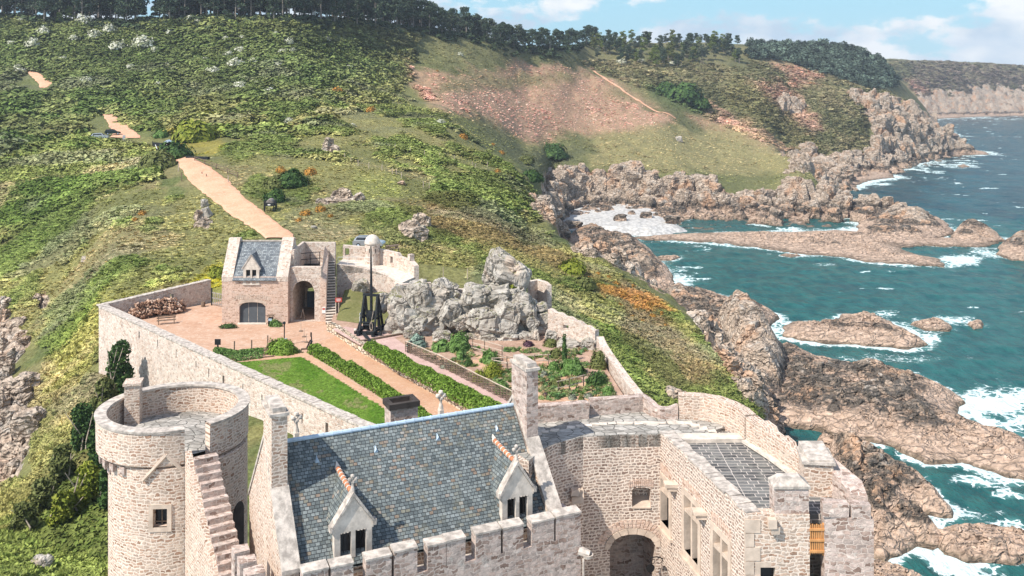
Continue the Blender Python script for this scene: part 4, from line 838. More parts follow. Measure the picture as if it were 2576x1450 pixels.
def dormer(r, u, wd):
    wf, zb, ze, za = 3.42, 46.7, 48.32, 49.55; h = wd / 2
    # stone front with two lights
    fr = MB(); jw = .235; mw = .17
    for a, b in ((-h, -h + jw), (-mw / 2, mw / 2), (h - jw, h)): hbox(fr, u + a, u + b, wf - .3, wf, zb, ze - .1)
    hbox(fr, u - h - .05, u + h + .05, wf - .32, wf + .06, zb - .12, zb)
    g = [(-h - .06, ze - .1), (h + .06, ze - .1), (h + .06, ze + .08), (0, za), (-h - .06, ze + .08)]
    fr.add([HP(u + a, wf, z) for a, z in g] + [HP(u + a, wf - .3, z) for a, z in g], [(0, 1, 2, 3, 4), (9, 8, 7, 6, 5)] + [(i, 5 + i, 5 + (i + 1) % 5, (i + 1) % 5) for i in range(5)])
    for a in (-h / 2 + .03, h / 2 - .03):       # ogee heads of the lights
        for s in (-1, 0, 1):
            c = HP(u + a + s * .13, wf - .05, ze - .1); fr.lathe((c.x, c.y, c.z - .05), [(.005, 0), (.07, .02), (.07, .06)], 6)
    d = fr.build('dormer', M_PALEST, r)
    gl = MB(); hbox(gl, u - h + .1, u + h - .1, wf - .26, wf - .2, zb + .02, ze - .12); gl.build('pane', M_VOID, d)
    mu = MB()
    for a in (-h / 2 + .03, h / 2 - .03):
        hbox(mu, u + a - .015, u + a + .015, wf - .2, wf - .17, zb, ze - .1)
    mu.build('glazing_bar', M_IRON, d)
    cp = MB()
    for s in (-1, 1):
        v = [HP(u + s * a, w, z) for w in (wf + .07, wf - .34) for a, z in ((h + .14, ze - .02), (h + .14, ze + .13), (0, za + .20), (0, za + .02))]
        cp.add(v, [(0, 1, 2, 3), (7, 6, 5, 4)] + [(i, 4 + i, 4 + (i + 1) % 4, (i + 1) % 4) for i in range(4)])
        q = HP(u + s * (h + .1), wf - .1, ze - .02); cp.box((q.x, q.y, q.z), .16, .3, .22, math.atan2(HD.y, HD.x))
    cp.build('coping', M_COPE, d)
    fn = MB(); finial(fn, HP(u, wf - .12, za + .12), .85); fn.build('finial', M_COPE, d)
    # cheeks and slate roof running back into the main slope
    wi_a = (ZR - za) / (ZR - ZE) * WE; wi_e = (ZR - ze) / (ZR - ZE) * WE; rf = MB()
    for s in (-1, 1):
        rf.add([HP(u + s * (h + .05), wf - .3, ze), HP(u + s * (h + .05), wi_e - .05, ze + .02), HP(u, wi_a - .1, za + .06), HP(u, wf - .3, za - .0)], [(0, 1, 2, 3)] if s < 0 else [(3, 2, 1, 0)])
        rf.add([HP(u + s * h, wf - .3, zb - .2), HP(u + s * h, wf - .3, ze), HP(u + s * h, wi_e - .02, ze)], [(0, 1, 2)])
    rf.build('dormer_roof', M_SLATE, d)
    rt = MB(); N = 7; p0, p1 = HP(u, wf - .36, za + .07), HP(u, wi_a - .15, za + .16)
    for i in range(N):
        a, b = p0.lerp(p1, i / N), p0.lerp(p1, (i + .92) / N); a.z += .06 * (i / N) ** 2; b.z += .06 * ((i + 1) / N) ** 2; rt.tube([a, b], [.085, .10], 8)
    rt.build('ridge_tiles', M_TERRA, d)
    jt = MB()
    for i in range(N):
        b = p0.lerp(p1, (i + .95) / N); b.z += .06 * ((i + 1) / N) ** 2; jt.tube([b - (p1 - p0).normalized() * .035, b + (p1 - p0).normalized() * .035], .118, 8)
    q = p1 + Vector((0, 0, .08)); jt.tube([q, q - HN * .22 + Vector((0, 0, .16))], [.11, .02], 8); jt.build('mortar_collar', M_PALEST, d)
house()
def crenellated_wall():
    zt, zc, w0, w1 = 47.6, 46.65, 4.15, 4.62
    def u_of(px, w=4.62):
        k = (px - CX) / F; return (k * (HA.y + HN.y * w) - HA.x - HN.x * w) / (HD.x - k * HD.y)
    r = empty('crenellated_wall', tuple(HP(5.5, 4.4, 34)), 'grey crenellated stone wall in front of the slate roof', 'wall')
    b = MB(); uL, uR = u_of(600), u_of(1461); hbox(b, uL, uR, w0, w1, 34, zc); b.build('wall', M_GREY, r)
    gt = MB(); hbox(gt, -.3, uR - .4, 3.45, w0 - .003, 46.2, 46.35); gt.build('gutter', M_COPE, r)
    for a, c in ((762, 826), (833, 889), (921, 985), (992, 1050), (1076, 1122), (1123.5, 1171), (1197, 1260), (1266, 1317), (1338, 1394), (1399, 1461)):
        m = MB(); u0, u1 = u_of(a), u_of(c); dz = random.uniform(-.05, .05); hbox(m, u0, u1, w0 + .003, w1 - .003, zc, zt + dz); mo = m.build('merlon', M_GREY, r)
        k = MB(); hbox(k, u0 - .02, u1 + .02, w0 - .03, w1 + .03, zt + dz, zt + dz + .07, zt + dz + .13); k.build('cap', M_COPE, mo)
    e = MB(); hbox(e, uR - .45, uR, 3.0, w0 - .003, 34, zt - .25); e.build('return_wall', M_GREY, r)
    s = MB(); p = HP(uR - .05, w1 - .1, 46.0); s.tube([p, p + Vector((.45, -.1, -.12))], [.20, .16], 8); s.lathe((p.x + .38, p.y - .12, p.z - .30), [(.02, 0), (.19, .05), (.24, .2), (.19, .2), (.14, .10)], 10)
    s.tube([p + Vector((.2, -.1, -.3)), p + Vector((.2, -.1, -3))], .05, 6); s.build('water_spout', M_COPE, r)
crenellated_wall()
# ------------------------------------------------------------------ curved range and right wing round the inner court
ZT = 49.2
INNER = [atz(1330, 1160, ZT), atz(1362, 1131, ZT), atz(1397, 1115, ZT), atz(1467, 1099, ZT), atz(1561, 1093, ZT), atz(1662, 1092, ZT)]
OUTER = [atz(1340, 1066, ZT), atz(1397, 1061, ZT), atz(1482, 1054, ZT)]
WC = (atz(1662, 1092, ZT).x, atz(1662, 1092, ZT).y); WF = (atz(1876, 1297, ZT).x, atz(1876, 1297, ZT).y)
def curved_range():
    r = empty('curved_range', (5, 45.5, 38), 'curved granite range with an arched gateway and flagged roof walk', 'building')
    pts = [(p.x, p.y) for p in INNER]; cum = [0]
    for a, b in zip(pts, pts[1:]): cum.append(cum[-1] + math.dist(a, b))
    def sof(px):
        for i, (a, b) in enumerate(zip(pts, pts[1:])):
            s, _ = plane_hit(a, b, px, 1200); L = math.dist(a, b)
            if -1e-3 <= s <= L + 1e-3: return cum[i] + s
        return cum[-1]
    Ya = 44.4; z = lambda py: CAMZ - (py - HY) / F * Ya
    ar = (sof(1534), sof(1650), 38, z(1344), .62); ni = (sof(1590), sof(1637), z(1277), z(1228), .10); dd = (sof(1411), sof(1424), z(1275), z(1247), .18)
    w = wall_path(pts, 37, ZT - .02, .95, [ar, ni, dd]); build_uv(w, 'wall', M_WING, r)
    # the archway: ring of voussoirs, vault and inner opening
    def on(s, zz, off=0):
        p, n = w.pt(s); q = p - n * off; return Vector((q.x, q.y, zz))
    vs = MB(); mid, hw = (ar[0] + ar[1]) / 2, (ar[1] - ar[0]) / 2
    for k in range(22):
        t0, t1 = math.pi * (.07 + .86 * k / 22), math.pi * (.07 + .86 * (k + .78) / 22)
        q = [(mid - (hw + e) * math.cos(t), ar[3] - .62 + (.62 + e) * math.sin(t)) for t in (t0, t1) for e in (.30, .66)]
        v = [on(a, b, o) for o in (.03, -.1) for a, b in (q[0], q[2], q[3], q[1])]; vs.add(v, [(0, 1, 2, 3), (7, 6, 5, 4), (0, 4, 5, 1), (1, 5, 6, 2), (2, 6, 7, 3), (3, 7, 4, 0)])
    vs.build('voussoirs', M_GATE, r)
    rg = MB()
    for k in range(9):
        t0, t1 = math.pi * k / 9, math.pi * (k + .95) / 9
        q = [(mid - (hw + e) * math.cos(t), ar[3] - .62 + (.62 + e) * math.sin(t)) for t in (t0, t1) for e in (.0, .27)]
        v = [on(a, b, o) for o in (.05, -.2) for a, b in (q[0], q[2], q[3], q[1])]; rg.add(v, [(0, 1, 2, 3), (7, 6, 5, 4), (0, 4, 5, 1), (1, 5, 6, 2), (2, 6, 7, 3), (3, 7, 4, 0)])
    rg.build('arch_ring', M_DRESS, r)
    pa = on(ar[0], 0, -.95); pb = on(ar[1], 0, -.95); n = Vector((.12, 1, 0)).normalized(); ps = MB()
    for a, b in ((pa - Vector((.25, 0, 0)), pa), (pb, pb + Vector((.25, 0, 0)))):
        e0, e1 = a + n * 3.2, b + n * 3.2; ps.prism([(a.x, a.y), (b.x, b.y), (e1.x, e1.y), (e0.x, e0.y)], 37, 45)
    e0, e1 = pa + n * 3.2, pb + n * 3.2; ps.prism([(pa.x - .2, pa.y), (pb.x + .2, pb.y), (e1.x + .2, e1.y), (e0.x - .2, e0.y)], 44.7, 45.0); ps.build('passage', M_WALL, r)
    fl = MB(); q0, q1 = on(ar[0] - .1, 0, .2), on(ar[1] + .1, 0, .2); fl.prism([(q0.x, q0.y), (q1.x, q1.y), (e1.x, e1.y + 1), (e0.x, e0.y + 1)], 37, 39.98); fl.build('passage_floor', M_PAVE, r)
    gr = MB(); c = pa.lerp(pb, .0) + n * 2.9
    for k in range(8): x = pa.lerp(pb, k / 7) + n * 2.9; gr.bar((x.x, x.y, 40), (x.x, x.y, 44.7), .07)
    for zz in (43.0, 43.6, 44.2): a, b = pa + n * 2.9, pb + n * 2.9; gr.bar((a.x, a.y, zz), (b.x, b.y, zz), .07)
    gr.build('portcullis', M_IRON, r)
    nf = MB(); a, b = w.pt(ni[0]), w.pt(ni[1]); m0 = on((ni[0] + ni[1]) / 2, ni[2], -.75); d = (on(ni[1], 0) - on(ni[0], 0)).normalized(); nn = Vector((d.y, -d.x, 0))
    panel(nf, m0, d, nn, ni[1] - ni[0] + .3, 1.2, -.1, 0); no = nf.build('window', M_WING, r)
    sl = MB(); sl.add([on(ni[0], ni[2], .05), on(ni[1], ni[2], .05), on(ni[1], ni[2] + .22, -.7), on(ni[0], ni[2] + .22, -.7), on(ni[0], ni[2] - .05, .05), on(ni[1], ni[2] - .05, .05)], [(0, 1, 2, 3), (4, 5, 1, 0)]); sl.build('sill', M_DRESS, no)
    va = MB(); va.add([on(ni[0] + .03, ni[2] + .1, -.15), on(ni[0] + .03, ni[2] + .1, -.62), on(ni[0] + .03, ni[3] - .2, -.62), on(ni[0] + .03, ni[3] - .2, -.15)], [(0, 1, 2, 3)]); va.build('pane', M_VOID, no)
    ah = MB()
    for k in range(13):
        s0, s1 = ni[0] - .15 + (ni[1] - ni[0] + .3) * k / 13, ni[0] - .15 + (ni[1] - ni[0] + .3) * (k + .78) / 13; c0 = .10 * (1 - ((k + .5) / 6.5 - 1) ** 2)
        v = [on(s, zz, o) for o in (.025, -.1) for s, zz in ((s0, ni[3] + c0 - .02), (s1, ni[3] + c0 - .02), (s1, ni[3] + c0 + .3), (s0, ni[3] + c0 + .3))]; ah.add(v, [(0, 1, 2, 3), (7, 6, 5, 4), (0, 4, 5, 1), (1, 5, 6, 2), (2, 6, 7, 3), (3, 7, 4, 0)])
    ah.build('relieving_arch', M_GATE, no)
    bs = MB()       # rough corbel stone left of the niche
    for dx, dz, sx in ((0, 0, .55), (.1, .22, .5), (-.12, .34, .35)):
        c = on(sof(1446) + dx, z(1243) + dz, .18); bs.box((c.x, c.y, c.z), sx, .5, .26, .1, jit=.06)
    bs.build('bracket_stone', M_DRESS, r)
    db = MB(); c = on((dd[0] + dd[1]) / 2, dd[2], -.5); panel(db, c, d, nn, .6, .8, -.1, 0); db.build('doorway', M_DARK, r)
    # flagged roof walk
    fw = MB(); poly = [(p.x, p.y) for p in INNER] + [(WC[0] + 2.2, WC[1] + .1), (10.4, 45.6), (8.9, 46.9), (6.6, 47.6), (3.7, 47.0), (-1.0, 47.4), (-1.5, 45)]
    fw.prism(poly, 48.6, ZT); fw.build('roof_walk', M_PAVE, r)
    # row of pale edging slabs along the walk
    for k in range(22):
        px = 1352 + k * 21 + random.uniform(-3, 3); py = 1092 - 26 * math.sin(min(1, k / 10) * math.pi / 2) + (0 if k < 13 else -1) + max(0, k - 18) * 7
        if k in (3,): continue
        p = atz(px, py, ZT); sb = MB(); sb.box((p.x, p.y, ZT), random.uniform(.34, .43), random.uniform(.26, .40), random.uniform(.025, .05), random.uniform(-.14, .14), jit=.02); sb.build('edging_slab', M_PALEST, r)
    # parapet round the outside, following the bends
    P1 = [(p.x, p.y) for p in OUTER]; p1 = wall_path(P1, 36, 49.98, .45, side=1); build_uv(p1, 'parapet', M_GREY, r)
    P2 = [atz(1486, 1046, ZT), atz(1560, 1041, ZT), atz(1618, 1036, ZT), atz(1634, 1046, ZT), atz(1660, 1055, ZT), atz(1706, 1056, ZT)]
    P3 = [atz(1708, 1055, ZT), atz(1760, 1057, ZT), atz(1800, 1064, ZT), atz(1835, 1078, ZT), atz(1858, 1092, ZT), atz(1873, 1107, ZT)]
    def dip(s): return 49.95 - .28 * sstep(2.75, 3.6, np.array(s)).item() + .18 * sstep(4.2, 4.9, np.array(s)).item()
    q = wall_path([(p.x, p.y) for p in P2], 30, dip, .45, step=.2); build_uv(q, 'parapet', M_GREY, r)
    q = wall_path([(p.x, p.y) for p in P3], 22, 50.35, .55); build_uv(q, 'parapet', M_WALL, r)
curved_range()
def right_wing():
    r = empty('east_wing', (10, 40, 36), 'right hand granite wing with mullioned windows and a slate flagged terrace roof', 'building')
    P0, P1 = WC, WF; d = Vector((P1[0] - P0[0], P1[1] - P0[1], 0)).normalized(); n = Vector((d.y, -d.x, 0)); n = n if n.x < 0 else -n
    L = math.dist(P0, P1)
    wins = []
    for (x0, x1, yt, yb, kind) in ((1663, 1684, 1213, 1322, 1), (1722, 1757, 1262, 1404, 2), (1795, 1833, 1352, 1500, 2)):
        s0, _ = plane_hit(P0, P1, x0, 1300); s1, _ = plane_hit(P0, P1, x1, 1300); xm = (x0 + x1) / 2
        _, z1 = plane_hit(P0, P1, xm, yt); _, z0 = plane_hit(P0, P1, xm, yb); wins.append((s0, s1, z0, z1, kind))
    ops = [(a, b, c, e, 0) for a, b, c, e, k in wins]; sd, zd = plane_hit(P0, P1, 1667, 1430); ops.append((sd - .1, sd + .85, 38, zd + .25, .4))
    w = wall_path([P0, P1], 36, ZT + .06, .55, ops, side=1 if Vector((-d.y, d.x, 0)).dot(n) < 0 else -1); build_uv(w, 'wall', M_WING, r)
    for a, b, c, e, k in wins:
        m = Vector((P0[0], P0[1], c)) + d * (a + b) / 2; fr = MB(); W = b - a; frame_box(fr, m + n * -.3, d, n, W - .02, e - c, .26, .34)
        if k == 2:
            panel(fr, m, d, n, .15, e - c, -.3, .0)
        panel(fr, m + Vector((0, 0, (e - c) * .70)), d, n, W, .14, -.3, -.004); wo = fr.build('window', M_DRESS, r)
        g = MB(); panel(g, m, d, n, W + .2, e - c, -.36, -.30); g.build('pane', M_VOID, wo)
        s = MB(); panel(s, m + Vector((0, 0, -.40)), d, n, W + .75, .13, -.1, .14); s.build('sill', M_DRESS, wo)
        q = MB()
        for j in range(11): panel(q, m + d * ((j - 5) * (W + .5) / 11) + Vector((0, 0, e - c + .28 + .10 * (1 - ((j - 5) / 5.5) ** 2))), d, n, (W + .5) / 11 * .72, .34, -.1, .02)
        q.build('relieving_arch', M_GATE, wo)
    for px, py in ((1699, 1220), (1772, 1290)):
        s, z = plane_hit(P0, P1, px, py); c = Vector((P0[0], P0[1], z)) + d * s + n * .15; m = MB(); m.box((c.x, c.y, c.z - .2), .45, .4, .16, 0, jit=.02); m.box((c.x - .05, c.y, c.z - .04), .6, .48, .16, 0, jit=.02); m.build('corbel', M_DRESS, r)
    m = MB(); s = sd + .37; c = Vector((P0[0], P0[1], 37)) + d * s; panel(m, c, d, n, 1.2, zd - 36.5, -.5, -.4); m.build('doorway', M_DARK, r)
    # front wall towards the keep
    XR = 11.3; f0 = (WF[0], WF[1]); f1 = (XR, WF[1] - .05)
    s0, z0 = plane_hit(f0, f1, 1913, 1428); s1, _ = plane_hit(f0, f1, 1950, 1428)
    w2 = wall_path([f0, f1], 34, ZT + .05, .5, [(s0, s1, z0 - .6, z0, 0)], side=1); build_uv(w2, 'front_wall', M_WALL, r)
    g = MB(); c = Vector((f0[0] + (s0 + s1) / 2, f0[1], z0 - .6)); panel(g, c, Vector((1, 0, 0)), Vector((0, -1, 0)), s1 - s0 + .2, .7, -.3, -.25); fr = MB(); frame_box(fr, c + Vector((0, .2, 0)), Vector((1, 0, 0)), Vector((0, -1, 0)), s1 - s0, .6, .2, .22); wo = fr.build('window', M_DRESS, r); g.build('pane', M_VOID, wo)
    q = MB()
    for k in range(16):
        z = 40.6 + k * .53; 
        if k % 2: q.box((WF[0] + .26, WF[1] + .10, z), .58, .28, .5); 
        else: q.box((WF[0] + .14, WF[1] + .22, z), .34, .52, .5)
    q.build('quoins', M_DRESS, r)
    # roof terrace
    fl = MB(); fl.prism([(WC[0] + .05, WC[1] + .0), (WF[0] + .05, WF[1] + .4), (13.4, WF[1] + .4), (12.2, 40.0), (10.9, 44.2), (10.5, 45.2), (9.2, 45.0)], ZT - .5, ZT - .14); fl.build('terrace', M_FLAG, r)
    ed = MB()
    L = math.dist(WC, WF)
    for k in range(24):
        a = Vector((WC[0], WC[1], 0)) + d * (L * (k + .5) / 24) - n * .30; ed.box((a.x, a.y, ZT + .063), L / 24 - .02, random.uniform(.5, .72), .07 + random.uniform(-.015, .02), math.atan2(d.y, d.x), jit=.012)
    ed.build('edge_coping', M_COPE, r)
    a, b = atz(1712, 1108, ZT), atz(1875, 1106, ZT); ps = MB(); ps.prism([(a.x, a.y), (b.x, b.y), (b.x + .12, b.y + .75), (a.x - .25, a.y + .75)], ZT - .2, ZT + .03); ps.build('pale_slab', M_PALEST, r)
    # parapet of the sea side
    Q = [atz(1877, 1110, ZT), atz(1940, 1150, ZT), atz(2008, 1200, ZT)]; zz = lambda s: 50.30 - .10 * s + .16 * (1 if int(s / .75) % 2 else 0)
    pp = wall_path([(p.x, p.y) for p in Q], 24, zz, .6, step=.12, side=1); build_uv(pp, 'parapet', M_WALL, r)
    lg = MB(); 
    for a, b in zip(Q, Q[1:]): lg.bar((a.x - .1, a.y, ZT), (b.x - .1, b.y, ZT), .24, .12)
    lg.build('skirting', M_PALEST, r)
    c = MB(); e = at(2052, 1225, 38.9); c.box((e.x, e.y, 44), 1.15, 1.5, 6.35, math.radians(-8), jit=.02); co = c.build('chimney', M_WALL, r)
    k = MB(); k.box((e.x, e.y, 50.35), 1.3, 1.65, .1, math.radians(-8)); k.prism([(e.x - .5, e.y - .7), (e.x + .5, e.y - .7), (e.x + .5, e.y + .7), (e.x - .5, e.y + .7)], 50.44, [50.5, 50.5, 50.75, 50.75]); k.build('chimney_cap', M_COPE, co)
    c = MB(); x0, x1 = (1950 - CX) / F * 36.2, (2037 - CX) / F * 36.2; c.box(((x0 + x1) / 2, WF[1] + .38, ZT - .2), x1 - x0, .72, 1.2, 0, jit=.015); co = c.build('chimney', M_GREY, r); co['label'] = 'squat lichen covered chimney on the front wall'
    k = MB(); X = (x0 + x1) / 2; hw = (x1 - x0) / 2 + .05; k.prism([(X - hw, WF[1] - .02), (X + hw, WF[1] - .02), (X + hw, WF[1] + .8), (X - hw, WF[1] + .8)], ZT + 1.0, ZT + 1.09)
    k.add([(X - hw, WF[1] - .02, ZT + 1.095), (X + hw, WF[1] - .02, ZT + 1.095), (X + hw, WF[1] + .8, ZT + 1.095), (X - hw, WF[1] + .8, ZT + 1.095), (X - hw * .55, WF[1] + .2, ZT + 1.36), (X + hw * .55, WF[1] + .2, ZT + 1.36), (X + hw * .55, WF[1] + .6, ZT + 1.36), (X - hw * .55, WF[1] + .6, ZT + 1.36)], [(4, 5, 6, 7), (0, 1, 5, 4), (1, 2, 6, 5), (2, 3, 7, 6), (3, 0, 4, 7)]); k.build('chimney_cap', M_COPE, co)
    # bastion block at the corner, with two merlons
    bl = MB(); bl.prism([(11.85, WF[1] - .1), (13.62, WF[1] - .35), (13.75, WF[1] + 1.2), (13.0, WF[1] + 2.6), (12.9, WF[1] + 2.55), (12.95, WF[1] + .5), (11.88, WF[1] + .5)], 22, 49.2); bo = bl.build('bastion', M_GREY, r)
    for x, w_ in ((12.28, .95), (13.18, .72)): m = MB(); m.box((x, WF[1] + .12 - (x - 11.85) * .13, 49.2), w_, .5, .5, -.1, jit=.03); m.build('merlon', M_GREY, bo)
    m = MB(); m.prism([(13.1, WF[1] + .6), (13.64, WF[1] + .3), (13.74, WF[1] + 1.2), (13.05, WF[1] + 2.9), (12.55, WF[1] + 2.7)], 44, [49.75, 49.75, 50.0, 50.35, 50.35]); m.build('parapet', M_GREY, r)
    lo = MB(); lo.prism([(11.2, WF[1] - .5), (12.5, WF[1] - .62), (12.2, WF[1] - 2.5), (11.0, WF[1] - 2.5)], 36, [46.0, 46.0, 44.5, 44.5]); lo.build('landing_wall', M_GREY, r)
    gs = MB(); q = Vector((WF[0] - .08, WF[1] - .05, 45.35)); gs.lathe((q.x, q.y, q.z), [(.05, -.3), (.18, -.1), (.5, 0), (.55, .14), (.3, .16)], 10, -math.pi, math.pi * .0 + .6); gs.build('corbel', M_GREY, r)
    bk = MB(); s, z = plane_hit(f0, f1, 1940, 1318); bk.box((f0[0] + s, f0[1] - .1, z - .1), .3, .35, .35, 0, jit=.02); bk.box((f0[0] + s + .12, f0[1] - .08, z - .3), .34, .3, .25, 0, jit=.02); bk.build('bracket_stone', M_DRESS, r)
right_wing()
def timber_gate():
    Y = WF[1] - .02; x0, x1 = (2036 - CX) / F * Y, (2073 - CX) / F * Y; z0, z1 = CAMZ - (1395 - HY) / F * Y, CAMZ - (1322 - HY) / F * Y
    r = empty('timber_gate', ((x0 + x1) / 2, Y, z0), 'new orange timber slatted gate between the front wall and the corner bastion', 'gate')
    m = MB(); n = 7; w = (x1 - x0) / n
    for i in range(n): m.box((x0 + w * (i + .5), Y, z0 + .02), w * .62, .03, z1 - z0 + (.03 if i % 2 else 0))
    m.build('slats', M_NEWW, r)
    for z in (z0 + .13, (z0 + z1) / 2, z1 - .14): q = MB(); q.bar((x0, Y - .035, z), (x1, Y - .035, z), .04, .09); q.build('rail', M_NEWW, r)
    for x in (x0 + .02, x1 - .02): q = MB(); q.box((x, Y + .04, z0 - .05), .07, .05, z1 - z0 + .12); q.build('stile', M_NEWW, r)
timber_gate()
def hanging_sign():
    s, z = plane_hit(WC, WF, 1668, 1423); d = Vector((WF[0] - WC[0], WF[1] - WC[1], 0)).normalized(); n = Vector((-d.y, d.x, 0)); n = n if n.x < 0 else -n
    c = Vector((WC[0], WC[1], z)) + d * s; r = empty('hanging_sign', tuple(c), 'small round black sign hung from a curled iron bracket beside the archway', 'sign')
    b = MB(); pts = [c + n * (.02 + .75 * i / 10) + Vector((0, 0, .32 + .12 * math.sin(i / 10 * math.pi))) for i in range(11)]; b.tube(pts, .025, 5)
    for k, (o, R) in enumerate(((.18, .13), (.5, .10))): b.tube([c + n * (o + R * math.cos(t)) + Vector((0, 0, .25 + R * math.sin(t))) for t in [i * .5 for i in range(12)]], .018, 5)
    b.build('bracket', M_IRON, r); q = c + n * .62; b = MB()
    k = [q + n * .20 * math.cos(t) + Vector((0, 0, -.05 + .19 * math.sin(t))) for t in [2 * math.pi * i / 20 for i in range(20)]]
    b.add([p + d * .025 for p in k] + [p - d * .025 for p in k], [tuple(range(20)), tuple(range(39, 19, -1))] + [(i, 20 + i, 20 + (i + 1) % 20, (i + 1) % 20) for i in range(20)]); b.build('board', M_IRON, r)
    b = MB(); b.tube([q + Vector((0, 0, .14)), q + Vector((0, 0, .42))], .012, 4); b.build('hanger', M_IRON, r)
hanging_sign()
ic = MB(); ic.prism([(-10, 34), (14, 34), (12, 46), (7, 46), (2, 46), (-8, 43)], 39.5, 40.0); tag(ic.build('inner_court', M_PAVE), kind='structure')
# ------------------------------------------------------------------ courtyard level, garden level and their sheets
Z0, ZG = 37.0, 37.9
def sheet(name, px_poly, z, mat, thick=0.5, world=None):
    P = [(p.x, p.y) for p in (atz(x, y, z) for x, y in px_poly)] if world is None else world
    if sum((P[i][0] * P[(i + 1) % len(P)][1] - P[(i + 1) % len(P)][0] * P[i][1]) for i in range(len(P))) < 0: P = P[::-1]
    m = MB(); m.prism(P, z - thick, z); return tag(m.build(name, mat), kind='structure')
sheet('courtyard', None, Z0, M_COURT, 1.2, [(-47.2, 111), (-12, 74), (-6, 62), (18, 60), (17, 78), (-13, 104), (-19, 111), (-24, 120), (-37, 121.5)])
sheet('garden_ground', [(832, 814), (905, 858), (985, 902), (1190, 1018), (1250, 1085), (1640, 1085), (1575, 1005), (1512, 905), (1490, 850), (1330, 800), (1000, 790), (935, 760), (852, 752)], ZG, M_SOIL, 1.4)
sheet('lawn', [(588, 913), (757, 898), (978, 1037), (1000, 1085), (930, 1100), (880, 1060)], Z0 + .03, M_LAWN, .04)
sheet('garden_path', [(560, 912), (575, 907), (750, 888), (768, 886), (1010, 1040), (1040, 1085), (1003, 1085), (980, 1037), (757, 897), (588, 912)], Z0 + .015, M_COURT2, .02)
sheet('main_path', [(800, 860), (850, 846), (920, 880), (1190, 1046), (1240, 1085), (1100, 1085), (1000, 1003)], Z0 + .012, M_COURT2, .02)
sheet('garden_path', [(905, 862), (985, 845), (1022, 870), (1030, 885), (1290, 1012), (1330, 1085), (1262, 1085), (1240, 1022), (945, 866)], ZG + .012, M_GRAV, .02)
sheet('gravel_terrace', [(836, 828), (870, 822), (950, 836), (1005, 838), (1012, 846), (985, 852), (905, 868)], ZG + .02, M_GRAV, .03)
sheet('garden_path', [(1085, 893), (1130, 905), (1215, 905), (1290, 935), (1330, 950), (1280, 955), (1180, 915), (1100, 905)], ZG + .014, M_COURT2, .02)
sheet('garden_path', [(1350, 955), (1420, 948), (1500, 965), (1530, 985), (1545, 1010), (1350, 1010)], ZG + .016, M_COURT2, .02)
sheet('garden_path', [(1190, 892), (1330, 900), (1400, 915), (1395, 922), (1300, 908), (1200, 902)], ZG + .018, M_COURT2, .02)
def mound():
    n = 26; V = []
    for i in range(n):
        for j in range(n):
            a = atz(846, 806, ZG).lerp(atz(985, 826, ZG), i / (n - 1)); b = Vector((-20.5, 117.0, 0)).lerp(Vector((-12.5, 114, 0)), i / (n - 1)); p = a.lerp(b, j / (n - 1)); t = j / (n - 1)
            V.append((p.x, p.y, ZG + .02 + 1.5 * t + .25 * math.sin(i * .5) * t + .1 * float(vn(p.x, p.y, s=5)) * t))
    o = big_mesh('grass_bank', np.array(V), grid_faces(n, n), M_ROUGH); tag(o, kind='structure')
mound()
# ------------------------------------------------------------------ curtain walls round the courtyard
CW0, CW1 = atz(250, 771, 39.0), atz(920, 1078, 39.0)
def curtain_wall():
    d = (CW1 - CW0); L = math.hypot(d.x, d.y); d2 = Vector((d.x, d.y, 0)) / L; e = CW1 + d2 * 14
    ops = []
    for px, py, w, h in ((307, 812, .16, .62), (350, 834, .30, .8), (396, 855, .16, .75), (443, 880, .16, .8), (493, 908, .16, .75), (525, 927, .16, .9), (562, 945, .36, .85), (611, 966, .16, .95), (659, 993, .18, .9), (717, 1022, .16, .85), (760, 1040, .18, .85), (822, 1064, .40, 1.0)):
        s, z = plane_hit(CW0, CW1, px, py); ops.append((s - w / 2, s + w / 2, z - h, z, 0))
    ops.sort(); r = empty('curtain_wall', (CW0.x, CW0.y, 30), 'long pale rubble curtain wall with narrow loopholes along the left of the courtyard', 'wall')
    w = wall_path([(CW0.x, CW0.y), (e.x, e.y)], 26, 38.95, .9, ops, step=1, side=1); build_uv(w, 'wall', M_CURT, r)
    n = Vector((-d2.y, d2.x, 0)); c = MB(); N = 90
    for i in range(N):
        p = CW0 + d2 * ((L + 14) * (i + .5) / N) + n * .42; c.box((p.x, p.y, 38.9), (L + 14) / N + .02, random.uniform(.96, 1.06), .16 + random.uniform(-.025, .03), math.atan2(d2.y, d2.x), jit=.02)
    c.build('coping', M_COPE, r)
    b1 = Vector((-38.2, 121.0, 0)); dd = b1 - Vector((CW0.x, CW0.y, 0)); LL = dd.length
    r2 = empty('rear_wall', (CW0.x + 4, CW0.y + 4, 33), 'rubble wall behind the log heap running to the little gatehouse', 'wall')
    s0 = LL * .60; w = wall_path([(CW0.x + .2, CW0.y + .1), (b1.x, b1.y)], 30, lambda s: 39.0 + .75 * s / LL, .7, [(s0, s0 + .45, 37.9, 38.9, 0)], step=1, side=1); build_uv(w, 'wall', M_CURT, r2)
    c = MB(); d3 = dd.normalized(); n = Vector((-d3.y, d3.x, 0))
    for i in range(26):
        t = (i + .5) / 26; p = Vector((CW0.x, CW0.y, 0)) + dd * t + n * .35; c.box((p.x, p.y, 38.95 + .75 * t), LL / 26 + .02, .8, .14, math.atan2(d3.y, d3.x), jit=.02)
    c.build('coping', M_COPE, r2)
curtain_wall()
